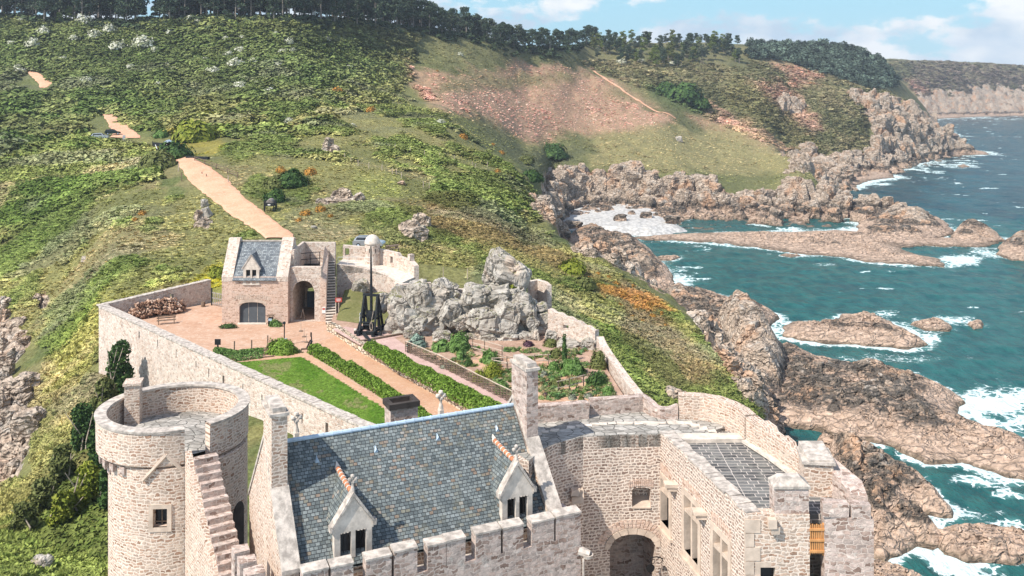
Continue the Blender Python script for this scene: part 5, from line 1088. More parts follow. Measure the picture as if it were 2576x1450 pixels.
# ------------------------------------------------------------------ gatehouse
def gatehouse():
    x0, x1, Y = -33.6, -25.95, 110.5; D = 6.4; r = empty('gatehouse', ((x0 + x1) / 2, Y, Z0), 'small gatehouse with steep slate roof, stone dormer and wide arched grey door', 'building')
    ze, zr = 42.1, 46.0; ym = Y + 3.2; dc = (635 - CX) / F * Y - x0
    w = wall_path([(x0, Y), (x1, Y)], 35, ze + .35, .5, [(dc - 1.52, dc + 1.52, Z0 + .06, Z0 + 2.5, .5)]); build_uv(w, 'wall', M_GATE, r)
    b = MB(); b.prism([(x0, Y + .5), (x0 + .5, Y + .5), (x0 + .5, Y + D), (x0, Y + D)], 35, ze); b.prism([(x1 - .5, Y + .5), (x1, Y + .5), (x1, Y + D), (x1 - .5, Y + D)], 35, ze); b.prism([(x0 + .5, Y + D - .5), (x1 - .5, Y + D - .5), (x1 - .5, Y + D), (x0 + .5, Y + D)], 35, ze); b.build('side_walls', M_GATE, r)
    for a, c in ((x0 - .02, x0 + 1.30), (x1 - 1.36, x1 + .02)):
        g = MB(); pr = [(Y - .03, ze - .2), (Y + D + .03, ze - .2), (Y + D + .03, ze + .35), (ym + .3, zr + .42), (ym - .3, zr + .42), (Y - .03, ze + .35)]
        g.add([(a, y, z) for y, z in pr] + [(c, y, z) for y, z in pr], [(0, 1, 2, 3, 4, 5)[::1], (11, 10, 9, 8, 7, 6)] + [(i, 6 + i, 6 + (i + 1) % 6, (i + 1) % 6) for i in range(6)]); g.build('gable', M_CURT, r)
    rf = MB(); a, c = x0 + 1.28, x1 - 1.34
    rf.add([(a, Y - .22, ze), (c, Y - .22, ze), (c, ym, zr), (a, ym, zr), (c, Y + D + .2, ze), (a, Y + D + .2, ze), (a, Y - .22, ze - .1), (c, Y - .22, ze - .1)], [(0, 1, 2, 3), (3, 2, 4, 5), (6, 7, 1, 0)]); ro = rf.build('roof', M_SLATE2, r)
    k = MB(); k.bar((a, ym, zr + .05), (c, ym, zr + .05), .22, .14); k.build('ridge_cap', M_COPE, ro)
    dx = (632 - CX) / F * Y; d = MB(); yf = Y - .06
    for u0, u1 in ((-.92, -.60), (-.10, .10), (.60, .92)): d.box((dx + (u0 + u1) / 2, yf + .15, 41.6), u1 - u0, .3, 1.7)
    d.box((dx, yf + .13, 41.5), 2.0, .38, .14); d.box((dx, yf + .15, 43.25), 1.92, .31, .16)
    for s in ((-.98, 43.40, .98, 43.40, 0, 44.85),): d.add([(dx + s[0], yf, s[1]), (dx + s[2], yf, s[3]), (dx + s[4], yf, s[5]), (dx + s[0], yf + .3, s[1]), (dx + s[2], yf + .3, s[3]), (dx + s[4], yf + .3, s[5])], [(0, 1, 2), (5, 4, 3), (0, 3, 4, 1), (1, 4, 5, 2), (2, 5, 3, 0)])
    do = d.build('dormer', M_PALEST, r); g = MB(); g.box((dx, yf + .25, 41.62), 1.7, .04, 1.65); g.build('pane', M_VOID, do)
    q = MB(); zi = lambda z: Y - .22 + (z - ze) / (zr - ze) * (ym - Y + .22)
    for s in (-1, 1):
        q.add([(dx + s * 1.02, yf - .05, 43.35), (dx + s * 1.02, zi(43.35) + .1, 43.40), (dx, zi(44.95) + .1, 45.0), (dx, yf - .05, 44.95)], [(0, 1, 2, 3) if s > 0 else (3, 2, 1, 0)]); q.add([(dx + s * .9, yf + .3, 41.9), (dx + s * .9, yf + .3, 43.4), (dx + s * .9, zi(43.4), 43.4)], [(0, 1, 2)])
    q.build('dormer_roof', M_SLATE2, do)
    cp = MB()
    for s in (-1, 1): cp.bar((dx + s * 1.08, yf + .08, 43.32), (dx, yf + .08, 44.98), .26, .13)
    cp.build('coping', M_COPE, do)
    dr = MB(); n = 3; xx = x0 + dc
    for i in range(n): dr.box((xx + (i - 1) * 1.02, Y + .34, Z0 + .06), 1.0, .08, 2.5)
    door = dr.build('door', plain('slate_grey_paint', (.085, .095, .105), .6, .12, 2.0), r); dr = MB()
    for i in (-.5, .5): dr.box((xx + i * 1.02, Y + .29, Z0 + .06), .04, .02, 2.3)
    dr.build('batten', M_COPE, door)
    ar = MB()
    for kx in range(15):
        t0 = -1 + 2 * kx / 15; t1 = -1 + 2 * (kx + .93) / 15; f = lambda t: Z0 + 2.0 + .5 * math.sqrt(max(0, 1 - (t * .96) ** 2)); ar.add([(xx + t * 1.62, Y + o, f(t) + e) for o in (-.035, .1) for t, e in ((t0, 0), (t1, 0), (t1, .34), (t0, .34))], [(0, 1, 2, 3), (7, 6, 5, 4), (0, 4, 5, 1), (1, 5, 6, 2), (2, 6, 7, 3), (3, 7, 4, 0)])
    ar.build('arch_ring', M_DRESS, r); ar = MB()
    for kx in range(19):
        t0 = -1 + 2 * kx / 19; t1 = -1 + 2 * (kx + .7) / 19; f = lambda t: Z0 + 2.45 + .42 * math.sqrt(max(0, 1 - (t * .9) ** 2)); ar.add([(xx + t * 2.1, Y + o, f(t) + e) for o in (-.02, .1) for t, e in ((t0, 0), (t1, 0), (t1, .5), (t0, .5))], [(0, 1, 2, 3), (7, 6, 5, 4), (0, 4, 5, 1), (1, 5, 6, 2), (2, 6, 7, 3), (3, 7, 4, 0)])
    ar.build('relieving_arch', M_WALL, r); s = MB(); s.box((xx, Y - .1, Z0 - .1), 3.3, .5, .2); s.build('threshold', M_PALEST, r)
gatehouse()
def gate_passage():
    Y = 111.5; x0, x1 = -25.93, -22.3; r = empty('gate_arch', ((x0 + x1) / 2, Y, Z0), 'stone gate passage with a tall arch and railed open deck above', 'gate')
    w = wall_path([(x0, Y), (x1, Y)], 35.5, 43.35, .7, [(.30, 2.85, Z0 + .01, 41.75, 1.2)]); build_uv(w, 'wall', M_CURT, r)
    b = MB(); b.prism([(x0, Y + .7), (x0 + .3, Y + .7), (x0 + .3, Y + 6.6), (x0, Y + 6.6)], 35.5, 45.2); b.prism([(x1 - .55, Y + .7), (x1, Y + .7), (x1 - .9, Y + 6.6), (x1 - 1.4, Y + 6.6)], 35.5, 42.6); b.build('side_walls', M_CURT, r)
    bw = wall_path([(x0 - .2, Y + 6.6), (x1 + .4, Y + 6.6)], 35.5, 45.05, .6, [(.75, 2.8, Z0 + .05, 39.5, .3)]); build_uv(bw, 'rear_wall', M_CURT, r)
    d = MB(); d.prism([(x0 + .3, Y + .7), (x1 - .55, Y + .7), (x1 - 1.4, Y + 6.6), (x0 + .3, Y + 6.6)], 42.2, 42.45); d.build('deck', M_BLACKW, r)  # flat black sheet in place of the shaded pit at the railing
    rl = MB(); 
    for z in (43.35, 44.1): rl.bar((x0 + .3, Y + 4.5, z), (x1 - .9, Y + 4.5, z + .2), .07)
    for x in (x0 + 1.4, x0 + 2.55): rl.bar((x, Y + 4.5, 42.4), (x, Y + 4.5, 44.25), .07)
    rl.build('railing', M_BLACKW, r)
    vs = MB()
    for k in range(13):
        t0, t1 = math.pi * k / 13, math.pi * (k + .8) / 13; c = x0 + 1.575
        qq = [(c - (1.275 + e) * math.cos(t), 40.55 + (1.2 + e) * math.sin(t)) for t in (t0, t1) for e in (.02, .62)]
        vs.add([(a, Y + o, z) for o in (-.03, .1) for a, z in (qq[0], qq[2], qq[3], qq[1])], [(0, 1, 2, 3), (7, 6, 5, 4), (0, 4, 5, 1), (1, 5, 6, 2), (2, 6, 7, 3), (3, 7, 4, 0)])
    vs.build('voussoirs', M_CURT, r)
    pr = MB(); pr.prism([(x1 - .05, Y - .12), (x1 + .62, Y - .12), (x1 - .35, Y + 6.3), (x1 - .8, Y + 6.3)], 35.5, [42.2, 41.6, 44.0, 44.7]); pr.build('pier', M_GATE, r)
    gs = MB(); gs.box((x0 + 1.6, Y + 9.2, 35.4), 2.6, 5, 1.7); gs.build('drawbridge', plain('grey_planks', (.22, .25, .29), .8, .15, 3), r)
    dd = MB(); dd.box((x0 + 1.6, Y + 6.75, Z0), 2.2, .12, 2.0); dd.build('inner_door', plain('blue_grey_planks', (.17, .205, .25), .8, .15, 3), r)
    hg = MB(); hg.tube([(x0 + 1.9, Y + 6.3, 41.0), (x0 + 1.9, Y + 6.3, 39.6)], .05, 6); hg.box((x0 + 1.9, Y + 6.3, 39.25), .42, .42, .38); hg.build('lantern', M_IRON, r)
    nb = MB(); nb.box((x1 + .33, Y - .17, 38.0), .42, .06, .72); no = nb.build('notice_board', M_WHITE, r)
    nb = MB(); nb.box((x1 + .33, Y - .215, 38.42), .30, .02, .2); nb.build('notice', plain('faded_red', (.5, .09, .06), .7), no)
gate_passage()
M_SHADEST = plain('shade_toned_stone', (.20, .165, .14), .95, .3, 3.0, .4)  # dark tone painted for the shade on the stair risers
def rampart_stair():
    a, b = (-20.95, 110.2), (-22.45, 117.6); N = 23; r = empty('rampart_stair', (a[0], a[1], Z0), 'long straight stone stair climbing beside the gate arch to the rampart', 'stair'); st = MB()
    d = Vector((b[0] - a[0], b[1] - a[1], 0)); L = d.length; d.normalize(); n = Vector((-d.y, d.x, 0))
    for i in range(N):
        p = Vector((a[0], a[1], 0)) + d * (L * i / N); q = p + d * (L / N + .06); z = Z0 + 5.8 * (i + 1) / N; w = .56
        st.add([(v.x, v.y, zz) for zz in (Z0 - 1, z) for v in (p - n * w, q - n * w, q + n * w, p + n * w)][:8], [(0, 3, 2, 1)[::-1], (4, 5, 6, 7), (0, 1, 5, 4), (1, 2, 6, 5), (2, 3, 7, 6), (3, 0, 4, 7)])
    st.build('steps', M_SHADEST, r); tr = MB()
    for i in range(N):
        p = Vector((a[0], a[1], 0)) + d * (L * i / N - .05); q = p + d * (L / N + .03); z = Z0 + 5.8 * (i + 1) / N; w = .57
        tr.add([(v.x, v.y, zz) for zz in (z + .004, z + .075) for v in (p - n * w, q - n * w, q + n * w, p + n * w)], [(0, 1, 2, 3)[::-1], (4, 5, 6, 7), (0, 1, 5, 4), (1, 2, 6, 5), (2, 3, 7, 6), (3, 0, 4, 7)])
    tr.build('treads', M_PALEST, r); h = MB(); e = Vector((a[0], a[1], 0)) - n * .6  # treads coloured pale as if lit, against the darker risers
    h.tube([(e.x, e.y, Z0 + 1.0), (e.x + d.x * L * .6, e.y + d.y * L * .6, Z0 + 1.0 + 3.5)], .045, 6)
    for t in (0, .3, .6): h.tube([(e.x + d.x * L * t, e.y + d.y * L * t, Z0 + 5.8 * t), (e.x + d.x * L * t, e.y + d.y * L * t, Z0 + 1 + 5.8 * t)], .04, 6)
    h.build('handrail', M_POLE, r)
rampart_stair()
def rampart():
    r = empty('rampart', (-19, 119, 37), 'curving pale rampart wall with a walk and parapet beside the sentry turret', 'wall')
    f = [(-21.75, 118.2), (-19.5, 118.6), (-17.4, 118.2), (-15.6, 117.0), (-14.2, 115.2), (-13.2, 112.5)]; b = [(-21.6, 121.8), (-18.6, 121.9), (-16.4, 121.2), (-14.2, 119.8), (-12.6, 118.0), (-11.9, 116.0)]
    w = wall_path(f, 34, lambda s: 42.35 - .16 * s, .5, step=.5); build_uv(w, 'wall', M_CURT, r)
    k = MB(); poly = f + b[::-1]; k.prism(poly, [41.2] * len(poly), [42.30 - .16 * i for i in (0, 2.3, 4.5, 6.6, 9, 11)] + [42.3 - .16 * i for i in (10, 8, 6, 4, 2, 0)]); k.build('walk', M_PALEST, r)
    L = sum(math.dist(p, q) for p, q in zip(b, b[1:])); ops = []
    for px, py, ww, h in ((873, 634, .55, .9), (985, 654, .4, .8), (1028, 648, .5, .75)):
        acc = 0
        for p, q in zip(b, b[1:]):
            s, z = plane_hit(p, q, px, py)
            if 0 <= s <= math.dist(p, q): ops.append((acc + s - ww / 2, acc + s + ww / 2, z - h / 2, z + h / 2, 0)); break
            acc += math.dist(p, q)
    w = wall_path(b, 34, lambda s: 44.05 - .09 * s - (.35 if s > 7.8 else 0), .6, sorted(ops), step=.4); build_uv(w, 'parapet', M_CURT, r)
    h = MB(); pts = [(-21.6, 118.4), (-20.4, 118.55), (-19.4, 118.65), (-18.3, 118.45), (-17.3, 118.2)]
    for p in pts: h.tube([(p[0], p[1], 42.2), (p[0], p[1], 43.2)], .03, 5)
    for z in (42.7, 43.18): h.tube([(p[0], p[1], z) for p in pts], .028, 5)
    h.build('railing', M_WHITE, r)
    c = (-17.75, 121.3); t = empty('sentry_turret', (c[0], c[1], 41), 'round sentry turret with a white domed cap on the rampart', 'turret')
    m = MB(); m.lathe((c[0], c[1], 0), [(.95, 40.5), (.95, 44.35)], 28); o = m.build('wall', M_CURT, t); cyl_uv(o, c[0], c[1], .95)
    m = MB(); m.lathe((c[0], c[1], 44.3), [(.94, 0), (1.02, .05), (1.02, .16), (.95, .42), (.78, .8), (.48, 1.08), (.2, 1.2), (.01, 1.23)], 28); m.build('dome', M_PALEST, t, smooth=True)
    for a in (-150, -105, -60, -20):
        q = math.radians(a); m = MB(); m.box((c[0] + .93 * math.cos(q), c[1] + .93 * math.sin(q), 43.35), .09, .09, .5, q); m.build('loophole', M_VOID, t)  # solid boxes without glass, dark colour standing for the shade in the slits
rampart()
def red_sign():
    p = at(852, 788, 110.8); p.z = ZG; r = empty('notice_sign', tuple(p), 'small red notice with white lettering on a post by the rampart stair', 'sign')
    m = MB(); m.box((p.x, p.y, p.z - .1), .09, .07, 1.9); m.build('post', M_POLE, r); m = MB(); m.box((p.x, p.y - .06, p.z + 1.55), .78, .05, .5); o = m.build('board', plain('red_paint', (.48, .07, .05), .6), r)
    m = MB()
    for k, (w, z) in enumerate(((.5, .34), (.56, .22), (.4, .11))): m.box((p.x, p.y - .09, p.z + 1.55 + z), w, .006, .05)
    m.build('lettering', M_WHITE, o)
red_sign()
# ------------------------------------------------------------------ trebuchet
def trebuchet():
    c = Vector((-15.25, 103.4, ZG + .03)); r = empty('trebuchet', tuple(c), 'tall black timber trebuchet with its throwing arm upright', 'trebuchet', rz=math.radians(-14))
    def L(x, y, z): return parent_matrix(r) @ Vector((x, y, z))
    b = MB()
    for y in (-.95, .95): b.bar(L(-1.55, y, .18), L(1.55, y, .18), .28, .3)
    for x in (-.85, .85): b.bar(L(x, -1.7, .42), L(x, 1.7, .42), .26, .24)
    for x in (-.85, .85): b.bar(L(x, -1.75, .13), L(x, -1.35, .13), .3, .26)
    b.build('base', M_BLACKW, r)
    for s in (-1, 1):
        b = MB(); b.bar(L(s * .85, -1.15, .5), L(s * .74, -.12, 4.05), .2); b.bar(L(s * .85, 1.15, .5), L(s * .74, .12, 4.05), .2); b.bar(L(s * .85, 0, .5), L(s * .74, 0, 4.1), .2); b.bar(L(s * .82, -.62, 1.7), L(s * .82, .62, 1.7), .15); b.bar(L(s * 1.35, -.6, .3), L(s * .80, -.1, 2.6), .15); b.build('trestle', M_BLACKW, r)
    b = MB(); b.bar(L(-.95, 0, 4.05), L(.95, 0, 4.05), .24); b.build('axle', M_BLACKW, r); b = MB(); b.bar(L(-.85, -.9, 1.3), L(.85, -.9, 1.3), .14); b.build('cross_beam', M_BLACKW, r)
    b = MB(); pts = [L(0, .0, 2.2), L(0, 0, 4.1), L(-.02, 0, 6.6), L(-.05, 0, 9.35)]; b.tube(pts, [.17, .165, .12, .06], 8); b.build('throwing_arm', M_BLACKW, r)
    b = MB(); q = [(-.5, .55), (.5, .55), (.30, -.35), (-.30, -.35)]
    b.add([L(x, y, 1.75 + z) for y in (-.35, .35) for x, z in q], [(0, 3, 2, 1)[::-1], (4, 7, 6, 5)[::1], (0, 1, 5, 4), (1, 2, 6, 5), (2, 3, 7, 6), (3, 0, 4, 7)]); b.build('counterweight', M_BLACKW, r)
    b = MB(); b.bar(L(-.7, -.6, .6), L(.6, -.3, 1.9), .1); b.bar(L(.7, -.6, .6), L(-.6, -.3, 1.9), .1); b.tube([L(-.6, -.75, 1.0), L(.6, -.75, 1.0)], .17, 10); b.build('winch', M_BLACKW, r)
    b = MB(); b.tube([L(-.05, 0, 9.3), L(.35, .2, 7.0), L(.72, .4, 4.4)], .018, 4); b.tube([L(.6, -.3, 3.6), L(.35, -.7, 1.6), L(.3, -.8, .7)], .03, 5)
    for k in range(3): b.tube([L(.38 + .16 * math.cos(t), -.95, .95 + .42 * math.sin(t) - k * .03) for t in [i * .55 for i in range(13)]], .03, 4)
    b.build('rope', M_POLE, r)
    b = MB(); b.box(L(-1.0, -.7, 1.25), .04, .3, .62, math.radians(-14)); b.box(L(-1.0, -.7, 1.98), .04, .26, .25, math.radians(-14)); b.build('placard', M_WHITE, r)
    p = L(-1.3, -1.25, .33); m = MB(); m.lathe((p.x, p.y, p.z - .0), [(.01, 0), (.13, .04), (.19, .17), (.13, .3), (.01, .34)], 12); o = m.build('stone_ball', M_PALEST, None, True); tag(o, 'round white stone shot resting on the trebuchet base timber', 'stone ball')
    m = MB(); a, e = atz(905, 862, ZG), atz(1010, 843, ZG); m.bar((a.x, a.y, ZG + .1), (e.x, e.y, ZG + .1), .25, .22); o = m.build('timber_edging', M_WOOD); tag(o, 'long dark timber edging the gravel below the trebuchet', 'timber')
    m = MB(); a, e = atz(915, 845, ZG), atz(935, 866, ZG); m.bar((a.x, a.y, ZG + .22), (e.x, e.y, ZG + .05), .3, .22); o = m.build('timber_beam', M_BLACKW); tag(o, 'short black beam lying across the timber edging in front of the trebuchet', 'timber')
trebuchet()
# ------------------------------------------------------------------ low garden walls
def low_wall(name, pts, z0, z1, th, mat, label, cat, side=1, step=.35):
    rnd = random.Random(len(label)); zf = (lambda s: z1 + rnd.uniform(-.05, .05)) if not callable(z1) else z1; w = wall_path(pts, z0, zf, th, step=step, side=side); return tag(build_uv(w, name, mat), label, cat)
rw = [atz(x, y, Z0) for x, y in ((822, 834), (838, 841), (905, 887), (985, 931), (1060, 975), (1140, 1022), (1200, 1058), (1230, 1082))]
low_wall('retaining_wall', [(p.x, p.y) for p in rw], 36.4, 38.02, .55, M_DRY, 'low drystone retaining wall between the sandy path and the raised hedge', 'wall')
g1 = [at(1378, 852, 101.5), at(1440, 862, 99.5), at(1497, 870, 97.2)]
w = wall_path([(p.x, p.y) for p in g1], 36, lambda s: 40.9 - .18 * s + .08 * math.sin(s * 5), .6, [(2.0, 2.7, 39.2, 39.6, 0)], step=.3); tag(build_uv(w, 'garden_wall', M_CURT), 'broken rubble wall on top of the rocks above the herb garden', 'wall')
g2 = [(8.55, 96.6), (9.0, 92.6), (9.9, 86.0), (11.2, 78.2)]
w = wall_path(g2, 30, lambda s: 39.05 - .04 * s + .3 * math.exp(-s), .75, step=.6, side=1); tag(build_uv(w, 'garden_wall', M_CURT), 'sloping pale wall closing the seaward side of the herb garden', 'wall')
w = wall_path([tuple(at(1334, 730, 109.5))[:2], tuple(at(1352, 730, 110.2))[:2], tuple(at(1368, 735, 109.2))[:2], tuple(at(1377, 745, 107.5))[:2]], 36, 42.1, .5, step=.5); tag(build_uv(w, 'curved_wall', M_CURT), 'short curved wall standing right behind the tallest boulder', 'wall')
w = wall_path([tuple(at(988, 730, 108.5))[:2], tuple(at(1010, 735, 107.5))[:2], tuple(at(1040, 735, 107.6))[:2], tuple(at(1085, 735, 108.2))[:2]], 36, 42.25, .5, step=.5); tag(build_uv(w, 'breast_wall', M_CURT), 'pinkish mortared breast wall topping the left end of the outcrop', 'wall')
w = wall_path([tuple(at(1128, 735, 106.6))[:2], tuple(at(1168, 738, 106.4))[:2]], 38, 41.9, .5, step=.5); tag(build_uv(w, 'patched_wall', M_CURT), 'small patch of pink walling filling a gap between the boulders', 'wall')
# ------------------------------------------------------------------ boulders
def mat_boulder():
    t = MT('lichened_granite'); p = t.pos(); n1 = t.noise(p, .7, 6, .65); n2 = t.noise(p, 5, 5, .7); v = t.n('ShaderNodeTexVoronoi', {'Vector': t.vmath('ADD', p, t.vmath('SCALE', t.n('ShaderNodeTexNoise', {'Vector': p, 'Scale': .9, 'Detail': 4}).outputs['Color'], 2.0)), 'Scale': .35}, feature='DISTANCE_TO_EDGE').outputs['Distance']
    c = t.ramp(n1, [(.3, (.25, .215, .175)), (.5, (.40, .36, .31)), (.7, (.52, .485, .43))]); c = t.mix(t.rng(n2, .52, .7, 0, .55), c, (.20, .18, .155, 1)); c = t.mix(t.rng(t.noise(p, .35, 4), .55, .68, 0, .7), c, (.52, .40, .31, 1))
    c = t.mix(t.rng(v, .03, 0, 0, .5), c, (.07, .06, .05, 1)); c = t.mix(t.rng(t.noise(p, 1.7, 5, .7), .6, .72, 0, .6), c, (.54, .53, .47, 1))
    nz = t.n('ShaderNodeSeparateXYZ', {'Vector': t.n('ShaderNodeNewGeometry').outputs['Normal']}).outputs['Z']; c = t.mix(t.math('MULTIPLY', t.rng(nz, .55, .85), t.rng(t.noise(p, .8, 5, .7), .50, .60, 0, .85)), c, (.17, .165, .055, 1))
    return t.done(c, .92, t.bump(t.math('ADD', t.rng(v, 0, .08), t.math('ADD', t.math('MULTIPLY', n1, 1.2), t.math('MULTIPLY', n2, .6))), .8, .15), .15)
M_BOULD = mat_boulder()
_bm = bmesh.new(); bmesh.ops.create_icosphere(_bm, subdivisions=4, radius=1); ICO_V = np.array([v.co[:] for v in _bm.verts]); ICO_F = [tuple(v.index for v in f.verts) for f in _bm.faces]; _bm.free()
def boulder_mesh(size, seed, rough=.06, cuts=10, fine=False):
    rg = np.random.RandomState(seed); v = (ICO5_V if fine else ICO_V).copy(); v = np.sign(v) * np.abs(v) ** .5; v /= np.abs(v).max(); a = rg.normal() * .25; c_, s_ = math.cos(a), math.sin(a); v = np.column_stack([v[:, 0] * c_ - v[:, 2] * s_, v[:, 1], v[:, 0] * s_ + v[:, 2] * c_])
    for _ in range(cuts):
        n = rg.normal(size=3); n /= np.linalg.norm(n); m = (v @ n).max(); k = v @ n - m * rg.uniform(.66, .92); v -= np.where(k > 0, k, 0)[:, None] * n[None, :]
    u = v / np.maximum(np.linalg.norm(v, axis=1), 1e-6)[:, None]; a1, a2, cid = worley(v[:, 0] * 1.3 + seed, v[:, 1] * 1.3, v[:, 2] * 1.3, s=seed)
    b1, b2, cid2 = worley(v[:, 0] * 3.1 + seed, v[:, 1] * 3.1, v[:, 2] * 3.1, s=seed + 3); v += u * (rough * (1.1 * (cid2 - .5) - .7 * sstep(.1, 0, b2 - b1) + 2.0 * fbm(v[:, 0] * 1.5 + seed, v[:, 1] * 1.5, v[:, 2] * 1.5, o=4, s=seed) + 2.2 * (cid - .5) - 1.2 * sstep(.12, 0, a2 - a1) + .6 * fbm(v[:, 0] * 6, v[:, 1] * 6, v[:, 2] * 6, o=2, s=seed + 5)))[:, None]
    ext = (v.max(0) - v.min(0)) / 2; v = (v - (v.max(0) + v.min(0)) / 2) / ext
    return v * np.array(size) / 2
_bm = bmesh.new(); bmesh.ops.create_icosphere(_bm, subdivisions=5, radius=1); ICO5_V = np.array([v.co[:] for v in _bm.verts]); ICO5_F = [tuple(v.index for v in f.verts) for f in _bm.faces]; _bm.free()
def boulder(x0, x1, y0, y1, Y, label, seed, depth=None, mat=None, name='boulder', group=None, cat='boulder', lean=0):
    ex = min(x1 - x0, y1 - y0) * .07; a, b = at(x0 - ex, y1 + ex, Y), at(x1 + ex, y0 - ex * .3, Y); w, h = b.x - a.x, b.z - a.z; fine = name in ('bedrock', 'boulder'); v = boulder_mesh((w, depth or max(w, h) * .9, h), seed, .12 if name == 'bedrock' else .08, 11, fine)
    v[:, 0] += lean * v[:, 2]; v[:, :2] *= (1 - (abs(lean) * 1.3) * v[:, 2] / (h / 2))[:, None]; v += np.array([(a.x + b.x) / 2, Y, (a.z + b.z) / 2]); return tag(mesh_obj(name, v, ICO5_F if fine else ICO_F, mat or M_BOULD, None, None, False), label, cat, group)
BOULD = [(1218,1332,626,748,106.6,'tallest grey boulder rising like a tooth above the outcrop'),(1246,1306,752,836,102.2,'square shouldered grey boulder below the tall one, front centre of the outcrop'),(1295,1348,735,834,103.2,'upright smooth grey boulder at the right end of the main outcrop'),
 (1174,1258,772,840,102.0,'wide rounded boulder with a dark crevice beneath it'),(1166,1236,714,782,103.6,'pale flat topped boulder with yellow moss left of the tallest one'),(1102,1160,752,820,103.0,'blocky pale boulder halfway along the outcrop'),(1080,1150,700,762,104.6,'cracked pale boulder on the crest of the outcrop'),
 (1022,1084,708,792,103.8,'big grey slab split by a vertical crack under the breast wall'),(978,1034,742,800,103.4,'broad grey face at the left end of the outcrop'),(990,1034,790,822,102.6,'egg shaped boulder at the left foot of the outcrop'),(1026,1075,792,830,102.4,'tan boulder next to the egg shaped one'),
 (1140,1182,792,834,102.2,'brown tinted wedge of rock beside the dark crevice'),(1070,1108,772,818,103.2,'narrow buff stone wedged in the middle of the outcrop'),(1324,1357,793,833,102.0,'small squared stone block beside the steps of rock'),(1343,1378,760,790,103.6,'flat grey stone right of the upright smooth boulder'),
 (1352,1386,784,824,103.0,'broken stones piled below the broken rubble wall'),(1242,1306,828,864,101.4,'low brownish boulder at the bottom centre of the outcrop'),(1196,1250,834,870,101.2,'rounded brown boulder behind the rail fence'),(1089,1134,834,863,101.0,'whitish boulder lying among the plants under the outcrop'),
 (1397,1464,852,892,98.4,'large pale squared boulder in the herb garden corner'),(1464,1502,846,896,97.6,'upright pale boulder against the end of the seaward wall'),(1396,1442,888,922,97.2,'grey boulder half hidden by plants under the squared one'),(1336,1358,828,870,101.0,'narrow upright slab of stone beside the terrace plants'),
 (1302,1342,832,870,101.4,'fractured boulder with violet plants on it'),(950,984,736,786,105.0,'leaning boulder right of the trebuchet'),(1016,1056,822,850,101.6,'small boulder behind the blue green bush'),(886,928,702,746,117.0,'white rock built into the foot of the rampart'),(1165,1215,836,864,101.6,'dark recessed rock under the crevice'),(1372,1400,830,860,99.8,'stub of pale rock under the broken wall')]
for i, q in enumerate(BOULD): boulder(*q[:5], q[5], 300 + i * 3, lean=-.10 if i == 0 else 0)
boulder(966, 1190, 722, 882, 104.6, 'left half of the bedrock crag that fills the gaps between the boulders', 777, depth=6, name='bedrock', cat='crag')
boulder(1140, 1362, 712, 888, 104.9, 'right half of the bedrock crag under the tallest boulder', 781, depth=6, name='bedrock', cat='crag')
# ------------------------------------------------------------------ leaf masses
def mat_leaf(name, stops, sc=1.2, rough=.75):
    t = MT(name); p = t.pos(); g = t.attr('lv', out='Fac'); n = t.noise(p, sc, 3, .6)
    f = t.math('ADD', t.math('MULTIPLY', g, .65), t.math('MULTIPLY', n, .5)); c = t.ramp(f, [(i / (len(stops) - 1) * .75 + .12, s) for i, s in enumerate(stops)])
    t.b.inputs['Subsurface Weight'].default_value = 0
    return t.done(c, rough, None, .2)
def leaf_quads(P, size, rg, up=.35, aspect=1.0, nrm=None):
    N = len(P); n = rg.normal(size=(N, 3)) if nrm is None else nrm + rg.normal(size=(N, 3)) * .6
    n[:, 2] += up; n /= np.linalg.norm(n, axis=1)[:, None]; a = np.cross(n, rg.normal(size=(N, 3))); a /= np.linalg.norm(a, axis=1)[:, None]; b = np.cross(n, a); s = (size * rg.uniform(.6, 1.35, N))[:, None]
    V = np.stack([P - a * s * aspect, P - b * s * .62 + n * s * .15, P + a * s * aspect, P + b * s * .62 + n * s * .15], 1).reshape(-1, 3); Q = np.arange(N * 4).reshape(-1, 4); return V, Q, np.repeat(rg.uniform(0, 1, N), 4)
def leaf_obj(name, P, size, mat, seed, parent=None, up=.35, aspect=1.0, nrm=None, loc=None):
    rg = np.random.RandomState(seed); V, Q, lv = leaf_quads(P, size, rg, up, aspect, nrm)
    if parent is not None: V = V - np.array(parent_matrix(parent).translation)
    else:
        c = np.array([V[:, 0].mean(), V[:, 1].mean(), V[:, 2].min()]); V = V - c
    o = big_mesh(name, V, Q, mat, {'lv': ('FLOAT', lv)}, False)
    if parent is not None: o.parent = parent
    else: o.location = c
    return o
